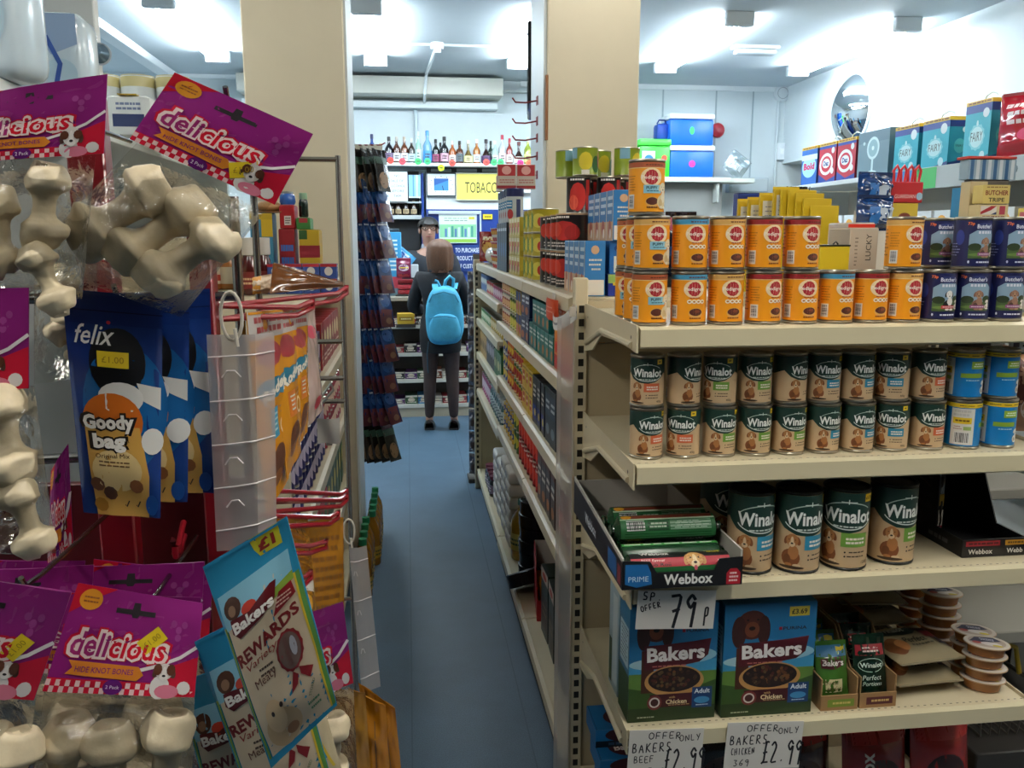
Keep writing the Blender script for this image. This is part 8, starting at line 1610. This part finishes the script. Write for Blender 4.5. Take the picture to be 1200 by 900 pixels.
def powder(label, y, w, h, base, art, side, name='washing_powder_box', cat='washing powder', x=RX + .03, d=.13, tab='#d8b02a', handle=True, z=RZ):
    t = thing(name, label, cat, (x, y, z + .0008)); b = B().box((0, -w / 2, 0), (d, w / 2, h), C(base, .4), .002); A = Art(); art(A, w, h); b.art(A, on_left(0), .0004, 0)
    A = Art(); side(A, d, h); b.art(A, lambda u, v, e: (d / 2 + u, -w / 2 - e - .0001, v), .0004, 0); b.obj('carton', t, smooth=0)
    if tab: B().box((-.001, -w / 2 - .001, h + .0003), (d + .001, w / 2 + .001, h + .02), C(tab, .45)).art(Art().bars(-w * .45, h + .003, w * .45, h + .017, 1, '#7a4a14', 3, .6), on_left(-.001), .0004, 0).obj('top_band', t)
    if handle: B().tube([(d / 2, -w * .3, h + .02), (d / 2, -w * .2, h + .05), (d / 2, 0, h + .062), (d / 2, w * .2, h + .05), (d / 2, w * .3, h + .02)], .004, C('#cfe0e6', .3), 8).obj('handle', t)
    return t
def fairy(A, w, h):
    A.rect(-w / 2, 0, w / 2, h, '#1fa9c0'); A.rect(-w / 2, h * .86, w / 2, h, '#1a3a8c'); A.poly([(-w / 2, 0), (w / 2, 0), (w / 2, h * .12), (0, h * .03)], '#14306e'); A.ell(w * .3, h * .84, w * .12, w * .12, '#dfeef4', n=16); A.ell(w * .26, h * .12, w * .1, w * .1, '#bfe2ea', n=14)
    A.ell(0, h * .44, w * .32, h * .24, '#7fd0dc', n=24, wob=-.1); A.ell(0, h * .44, w * .25, h * .18, '#bfe8ee', n=22); A.ell(0, h * .68, w * .04, h * .05, '#bfe8ee', n=10); A.text('FAIRY', 0, h * .45, '#1c3a44', w=w * .46, h=h * .16)
def fside(A, d, h):
    A.rect(-d / 2, 0, d / 2, h, '#157f92'); A.rect(-d / 2, h * .86, d / 2, h, '#122a6a'); A.poly([(-d / 2, 0), (d / 2, 0), (d / 2, h * .2), (-d / 2, h * .08)], '#122a6a'); A.ell(0, h * .45, d * .25, h * .16, '#4aa8a8', n=18); A.text('FAIRY', 0, h * .45, '#16323a', w=d * .34); A.ell(d * .2, h * .8, d * .12, d * .12, '#cfe2e8', n=14)
def ypx(px, py=200): return at(px, py, X=RX).y
powder('tall turquoise washing powder box nearest the camera on the right shelving', 4.17, .2, .29, '#1fa9c0', fairy, fside)
powder('turquoise washing powder box, second back along the right shelving', 4.52, .24, .245, '#1fa9c0', fairy, fside); powder('turquoise washing powder box, third back along the right shelving', 4.80, .24, .245, '#1fa9c0', fairy, fside)
def fan(A, w, h):
    A.rect(-w / 2, 0, w / 2, h, '#6f8a96'); A.rect(-w / 2, h * .75, w / 2, h, '#5f7a88'); A.ell(0, h * .62, w * .2, h * .25, '#cfe6ea', n=24); A.ell(0, h * .62, w * .15, h * .19, '#8fb4be', n=22); A.ell(0, h * .62, w * .04, h * .05, '#dff0f2', n=12); A.rect(-w * .03, h * .1, w * .03, h * .38, '#cfe6ea'); A.ell(0, h * .08, w * .16, h * .05, '#cfe6ea', n=16); A.ell(-w * .3, h * .75, w * .04, h * .04, '#b9d0d6', n=10)
powder('grey blue fan carton with a pale fan picture, past the washing powder', 5.16, .36, .28, '#6f8a96', fan, lambda A, d, h: A.rect(-d / 2, 0, d / 2, h, '#55707c'), 'fan_box', 'box', tab=None, handle=False)
def daz(A, w, h):
    A.rect(-w / 2, 0, w / 2, h, '#b01a32'); A.poly([(-w / 2, 0), (w / 2, 0), (w / 2, h * .15), (0, h * .05), (-w / 2, h * .25)], '#1a3a8c'); A.rect(-w / 2, h * .92, w / 2, h, '#1a3a8c'); A.ell(-w * .05, h * .5, w * .4, h * .3, '#e6ecf2', n=24); A.ell(-w * .05, h * .5, w * .3, h * .22, '#c22038', n=22); A.ell(-w * .05, h * .52, w * .22, h * .13, '#e6ecf2', n=20); A.text('Daz', -w * .05, h * .52, '#1a3a7c', w=w * .3, bold=.04); A.ell(w * .32, h * .85, w * .09, w * .09, '#e6ecf2', n=12); A.ell(w * .32, h * .3, w * .09, w * .09, '#e6ecf2', n=12)
def bold(A, w, h):
    A.rect(-w / 2, 0, w / 2, h, '#1a5aa8'); A.ell(0, h * .5, w * .45, h * .3, '#9cd0e6', n=22); A.text('Bold', 0, h * .52, '#c01a5a', w=w * .7, h=h * .2, bold=.05); A.rect(-w / 2, h * .7, w / 2, h * .85, '#c9dfea')
sd = lambda c: (lambda A, d, h: A.rect(-d / 2, 0, d / 2, h, c))
powder('red washing powder box with a white ring, nearer of two', 5.49, .24, .25, '#b01a32', daz, sd('#7a1426')); powder('red washing powder box with a white ring, farther of two', 5.75, .24, .25, '#b01a32', daz, sd('#7a1426')); powder('blue washing powder box with pink lettering, farthest on the right shelving', 6.02, .24, .25, '#1a5aa8', bold, sd('#123a70'))
# red bag at the right edge
t = thing('laundry_bag', 'shiny red laundry bag at the right edge above the tripe cards', 'bag', (RX + .12, 3.9, RZ + .012), rad(-62)); b = B(); f = pouch(b, .30, .30, .16, C('#b0182c', .15, 0, .6), 91, .08, .02); A = Art(); A.bars(-.12, .14, .12, .26, 3, '#efe0e4', 4, .5); A.ell(.02, .1, .05, .03, '#d84a7a'); A.ell(.05, .09, .025, .018, '#e0c02a'); b.art(A, f, .0012, .02); b.obj('bag', t, smooth=60); B().box((-.145, -.002, .292), (.145, .002, .306), C('#8c1422', .3)).obj('seal', t)
# bright goods on the shelf under it
wl = BX('household_box', .14, .14, .13, '#dfe4e6', (('e', 0, .55, .3, .25, '#e8a83a'), ('r', -.4, .1, .1, .3, '#3a7ac0'), ('b', -.4, .35, .4, .45, '#b0283a', 1)))
ye = BX('household_box', .14, .14, .12, '#c9a82a', (('r', -.4, .55, .4, .85, '#a83028'), ('e', 0, .35, .3, .2, '#e6dca0'), ('b', -.4, .1, .4, .25, '#5a3a2a', 1)))
re_ = BX('household_box', .14, .14, .14, '#b03a3a', (('r', -.4, .5, .4, .85, '#d8d0b8'), ('e', 0, .3, .3, .2, '#e0b03a')))
for i in range(17):
    st, d = ((wl, 'white'), (wl, 'white'), (ye, 'yellow'), (re_, 'red'))[(i * 5 + i // 3) % 4]
    st.put('%s household box on the shelf under the washing powder, %s back' % (d, nth(i)), (RX + .02, 3.4 + i * .165, 1.6208), rad(-90), 'household boxes under the washing powder')
    st, d = ((ye, 'yellow'), (re_, 'red'), (wl, 'white'))[(i * 4 + i // 4) % 3]
    st.put('%s household box on the second shelf under the washing powder, %s back' % (d, nth(i)), (RX + .02, 3.4 + i * .165, 1.3008), rad(-90), 'household boxes on the second right shelf')
# goods between: hanging packs at the far side of the end bay shelving (right half, top)
RS = S1
def rt(px, py, Y): return at(px, py, Y=Y)
bb = B(); gx = thing('shelving_unit', 'cream top shelf continuing right of the end bay behind the navy tins', 'shelving', (0, 0, 0))
B().box((1.42, 2.16, S1 - .022), (1.95, 3.2, S1), CREAM, .003).obj('shelf', gx); B().box((1.415, 3.21, .0005), (1.96, 3.24, 1.42), CREAM2).obj('back_panel', gx)
for z in (1.05, .7): B().box((1.50, 2.78, z - .022), (1.95, 3.205, z), CREAM, .003).obj('shelf', gx)
def tagcard(name, label, cat, px0, py0, px1, py1, Y, base, art, z0=S1, d=.05, foot=True):
    a, c = rt(px0, py0, Y), rt(px1, py1, Y); w, h = c.x - a.x, a.z - c.z; t = thing(name, label, cat, ((a.x + c.x) / 2, Y, z0 + .001)); off = c.z - z0
    b = B().box((-w / 2, 0, off), (w / 2, d, off + h), C(base, .4), .0015); A = Art(); art(A, w, h); b.art(A, lambda u, v, e: (u, -e - .0001, off + v), .0003, 0); b.obj('pack', t, smooth=0)
    if off > .004: B().box((-w * .4, .006, 0), (w * .4, d - .006, off - .0005), C('#5a5248', .6), .002).obj('carrier', t)
    return t
def tripe(A, w, h): A.rect(-w / 2, 0, w / 2, h, '#cbb66a'); A.text('BUTCHER', w * .02, h * .58, '#7a2a1c', w=w * .86, h=h * .26, bold=.03); A.text('TRIPE', w * .02, h * .2, '#2a2418', w=w * .6, h=h * .22, bold=.02); A.bars(-w * .4, h * .82, w * .4, h * .94, 1, '#8a6a3a', 3)
def flag(A, w, h): A.rect(-w / 2, 0, w / 2, h, '#cbb98a'); A.rect(-w * .45, h * .3, w * .1, h * .9, '#d8d2c8'); A.poly([(-w * .45, h * .3), (-w * .1, h * .6), (w * .1, h * .9), (-w * .1, h * .9), (-w * .45, h * .5)], '#a82a32'); A.poly([(-w * .1, h * .3), (w * .1, h * .3), (w * .1, h * .5)], '#22305a'); A.rect(w * .2, h * .3, w * .4, h * .9, '#a83a4a'); A.bars(-w * .4, h * .05, w * .4, h * .25, 1, '#7a3a22', 3)
tagcard('dog_food_sleeve', 'yellow card sleeve lettered tripe, upper front one beside the red bag', 'sleeve', 1153, 217, 1182, 239, 2.5, '#cbb66a', tripe)
tagcard('dog_food_sleeve', 'cream card sleeve with a flag picture under the lettered sleeve', 'sleeve', 1148, 240, 1180, 257, 2.44, '#cbb98a', flag)
tagcard('dog_food_sleeve', 'narrow cream sleeve behind the lettered yellow sleeve', 'sleeve', 1138, 213, 1154, 257, 2.58, '#bfae86', lambda A, w, h: (A.bars(-w * .3, h * .1, w * .3, h * .9, 6, '#9a4a3a', 3, .4)))
t = tagcard('bottle_pack', 'clear and blue pack of small bottles under a red lid, above the tripe sleeves', 'pack', 1136, 187, 1190, 211, 2.72, '#8fa6b6', lambda A, w, h: [A.rect(w * (-.46 + i * .12), 0, w * (-.39 + i * .12), h, ('#2a5a86', '#cfd8de')[i % 2]) for i in range(8)])
a, c = rt(1135, 183, 2.715), rt(1192, 187, 2.715); B().box((a.x - t.location.x, -.006, c.z - S1), (c.x - t.location.x, .058, a.z - S1), C('#c03a32', .35), .002).obj('lid', t)
tagcard('drink_box', 'blue and orange box left of the narrow cream sleeve', 'box', 1127, 220, 1138, 256, 2.66, '#2a7fb4', lambda A, w, h: (A.rect(-w / 2, h * .7, w / 2, h, '#d87a2a'), A.rect(-w / 2, h * .45, w / 2, h * .68, '#3a4a8c'), A.bars(-w * .3, h * .2, w * .3, h * .3, 1, '#cfe0ea', 3)))
t = thing('air_freshener_pack', 'red card pack of pegs hanging beside the blue nappy packs', 'pack', (rt(1062, 236, 2.55).x, 2.55, S1 + .001)); zo = rt(1062, 238, 2.55).z - S1; b = B().box((-.055, 0, zo), (.055, .03, zo + .065), C('#b8262c', .35), .003); A = Art(); A.text('GUARDIAN', -.006, zo + .02, '#f0dcd8', w=.07, h=.012); A.ell(.043, zo + .02, .011, .012, '#9cc0d8', n=14); b.art(A, on_front(0), .0003, 0); b.obj('card', t)
for i in range(4): B().tube([(-.04 + i * .024, .012, zo + .0655), (-.044 + i * .024, .01, zo + .1), (-.034 + i * .024, .008, zo + .115), (-.024 + i * .024, .01, zo + .1), (-.028 + i * .024, .012, zo + .0655)], .0045, C('#d83a40', .3), 8).obj('loop', t)
B().box((-.045, .004, 0), (.045, .026, zo - .0005), C('#cdb23a', .5), .002).art(Art().text('pegs', 0, zo * .6, '#a8242c', w=.07, bold=.04).ell(0, zo * .85, .02, .012, '#7a3a2a'), on_front(.004), .0003, 0).obj('lower_card', t)
for i, (px, py0, py1, yy) in enumerate(((1028, 222, 247, 2.50), (1030, 246, 272, 2.36))):
    t = thing('nappy_pack', 'dark blue shiny pack bulging left of the red card pack, %s' % ('upper', 'lower')[i], 'pack', (rt(px, 240, yy).x, yy + .02, rt(px, py1, yy).z + .004), rad(12)); B().box((-.05, -.02, S1 + .001 - t.location.z), (.05, .03, -.003), C('#cfc8bc', .6), .002).obj('carrier', t); b = B(); f = pouch(b, .13, .1 if i else .11, .07, C('#173a70', .18, 0, .6), 95 + i, .08, .012); A = Art(); A.ell(.015, .05, .04, .025, '#b9c6d6'); A.rect(-.04, .02, -.015, .08, '#2a6ab0'); b.art(A, f, .001, .015); b.obj('pack', t, smooth=60); B().box((-.064, -.002, .096 if i else .106), (.064, .002, .104 if i else .114), C('#0f2a56', .3)).obj('seal', t)
# white roll of film and banner near the back aisle
t = thing('paper_roll', 'large pale roll standing on its side past the yellow card packs', 'roll', (rt(1000, 240, 4.2).x, 4.2, 1.43)); b = B(); b.X = Matrix.Rotation(PI / 2, 4, 'Y'); b.lathe([(.02, -.17), (.07, -.17), (.072, -.165), (.072, .165), (.07, .17), (.02, .17)], C('#cfdde2', .5), 24); b.obj('roll', t); b = B(); b.X = Matrix.Rotation(PI / 2, 4, 'Y'); b.lathe([(.0, -.171), (.0195, -.171), (.0195, .171), (0, .171)], C('#8a7a5a', .6), 14); b.obj('core', t)
nx = thing('shelving_unit', 'white shelving of the middle back aisle carrying the pale roll', 'shelving', (0, 0, 0)); zr_ = 1.355; B().box((1.9, 3.95, zr_ - .03), (2.55, 4.6, zr_), wmx, .003).obj('shelf', nx); B().box((1.9, 4.62, .0005), (2.55, 4.65, 1.6), wmx).obj('back_panel', nx); B().box((1.9, 3.95, .0005), (1.93, 4.615, zr_ - .035), wmx).obj('end_panel', nx); B().box((2.52, 3.95, .0005), (2.55, 4.615, zr_ - .035), wmx).obj('end_panel', nx)
# cool boxes at the back
KY = 8.55
ck = thing('shelving_unit', 'pale wall shelf carrying the cool boxes at the back', 'shelving', (0, 0, 0)); a, c = at(752, 206, Y=KY), at(852, 206, Y=KY); kz = a.z - .01
B().box((a.x - .03, KY - .03, kz - .05), (c.x + .03, BACK - .03, kz), C('#cfd2c8', .45), .004).obj('shelf', ck); B().box((a.x, KY + .12, .001), (c.x, BACK - .04, kz - .055), C('#8a8a86', .6)).obj('cabinet', ck)
for q in (.1, .9): B().box((a.x + (c.x - a.x) * q - .015, KY + .0, kz - .25), (a.x + (c.x - a.x) * q + .015, KY + .115, kz - .055), C('#a9aca6', .5), .004).obj('bracket', ck)
def cool(label, px0, px1, pt, pb, base, lid, z, sticker, group=None):
    a, c = at(px0, pt, Y=KY), at(px1, pb, Y=KY); w = c.x - a.x; h = a.z - c.z; t = thing('cool_box', label, 'cool box', ((a.x + c.x) / 2, KY, z)); B().box((-w / 2, 0, 0), (w / 2, .3, h * .82), C(base, .35), .02, 2).art(sticker(w, h), on_front(0), .002, 0).obj('box', t); B().box((-w / 2 - .008, -.008, h * .825), (w / 2 + .008, .308, h), C(lid, .35), .015, 2).obj('lid', t)
    B().tube([(-w * .3, .305, h * .5), (-w * .3, .33, h * .6), (w * .3, .33, h * .6), (w * .3, .305, h * .5)], .01, C(base, .4), 8).obj('handle', t); return z + h + .001
z1 = cool('blue cool box with a white lid, lower of two', 786, 836, 167, 205, '#1569d8', '#dfe9ee', kz + .001, lambda w, h: Art().ell(w * .0, h * .42, .035, .035, '#e03a9a', n=16)); cool('blue cool box with a white lid, upper of two', 786, 836, 129, 167, '#1569d8', '#e6eef2', z1, lambda w, h: Art().ell(w * .0, h * .46, .025, .04, '#2fc06a', n=16))
zg_ = cool('lime green cool box with a picture sticker, left of the blue ones', 750, 785, 161, 206, '#3fd83a', '#52dc4c', kz + .001, lambda w, h: Art().rect(-w * .42, h * .2, w * .0, h * .68, '#d6eef2').ell(-w * .2, h * .42, w * .16, h * .16, '#2a7fb4').ell(w * .3, h * .5, .03, .03, '#f0503a', n=14))
t = thing('cool_box', 'dark blue small cool bag between the green and blue cool boxes', 'cool bag', (at(775, 150, Y=8.7).x, 8.62, zg_)); B().box((-.07, 0, -.0), (.07, .15, .16), C('#123f9a', .5), .03, 2).obj('bag', t); B().tube([(-.05, .07, .161), (-.03, .07, .2), (.03, .07, .2), (.05, .07, .161)], .008, C('#0f2f78', .5), 8).obj('handle', t)
t = thing('foil_bag', 'crumpled silver bag beside the blue cool boxes', 'bag', (at(860, 205, Y=8.6).x - .03, 8.62, kz + .04), (rad(0), rad(35), 0)); b = B(); f = pouch(b, .24, .22, .08, C('#a9b8be', .25, .5), 99, .08, .02); b.art(Art().rect(-.06, .06, .06, .12, '#cfd8dc'), f, .001, .02); b.obj('bag', t, smooth=60); B().box((-.11, -.002, .214), (.11, .002, .228), C('#8a989e', .3)).obj('seal', t)
B().box((c.x + .031, KY, kz - .05), (c.x + .30, KY + .3, kz - .005), C('#cfd2c8', .45), .004).obj('shelf_extension', ck)
t = thing('meter_box', 'pale grey meter box on the back wall below the silver bag', 'box', (at(875, 217, Y=9.0).x, BACK - .001, at(875, 226, Y=9.0).z)); B().box((-.22, -.12, 0), (.22, 0, .16), C('#b3c0c6', .5), .006).obj('case', t); B().box((-.2, -.128, .012), (.2, -.1205, .148), C('#c3ced2', .5), .003).obj('door', t)
t = thing('folder_pack', 'dark blue folder pack standing behind the yellow card packs', 'pack', (rt(883, 235, 3.1).x, 3.1, TOPZ - .0234)); hh = rt(883, 227, 3.1).z - (TOPZ - .0234); B().box((-.06, 0, 0), (.06, .05, hh), C('#14307a', .4), .002).obj('sleeve', t); B().box((-.058, .002, hh + .0003), (.058, .048, hh + .003), C('#0e2258', .4)).obj('top_edge', t)
t = thing('broom_head', 'dark bristle brush head showing over the yellow card packs', 'brush', (rt(940, 222, 3.1).x, 3.12, S1 + .002)); hh = rt(940, 219, 3.12).z - S1; B().box((-.012, .02, 0), (.012, .04, hh - .07), C('#6a5236', .5), .003).obj('handle', t)
b = B(); b.box((-.05, 0, hh - .0695), (.05, .06, hh - .04), C('#2a2420', .5), .004)
for i in range(60): x_, y_ = RND.uniform(-.045, .045), RND.uniform(.005, .055); b.tube([(x_, y_, hh - .04), (x_ * 1.15, y_, hh)], .0018, C('#15120f', .7), 4)
b.obj('bristles', t)
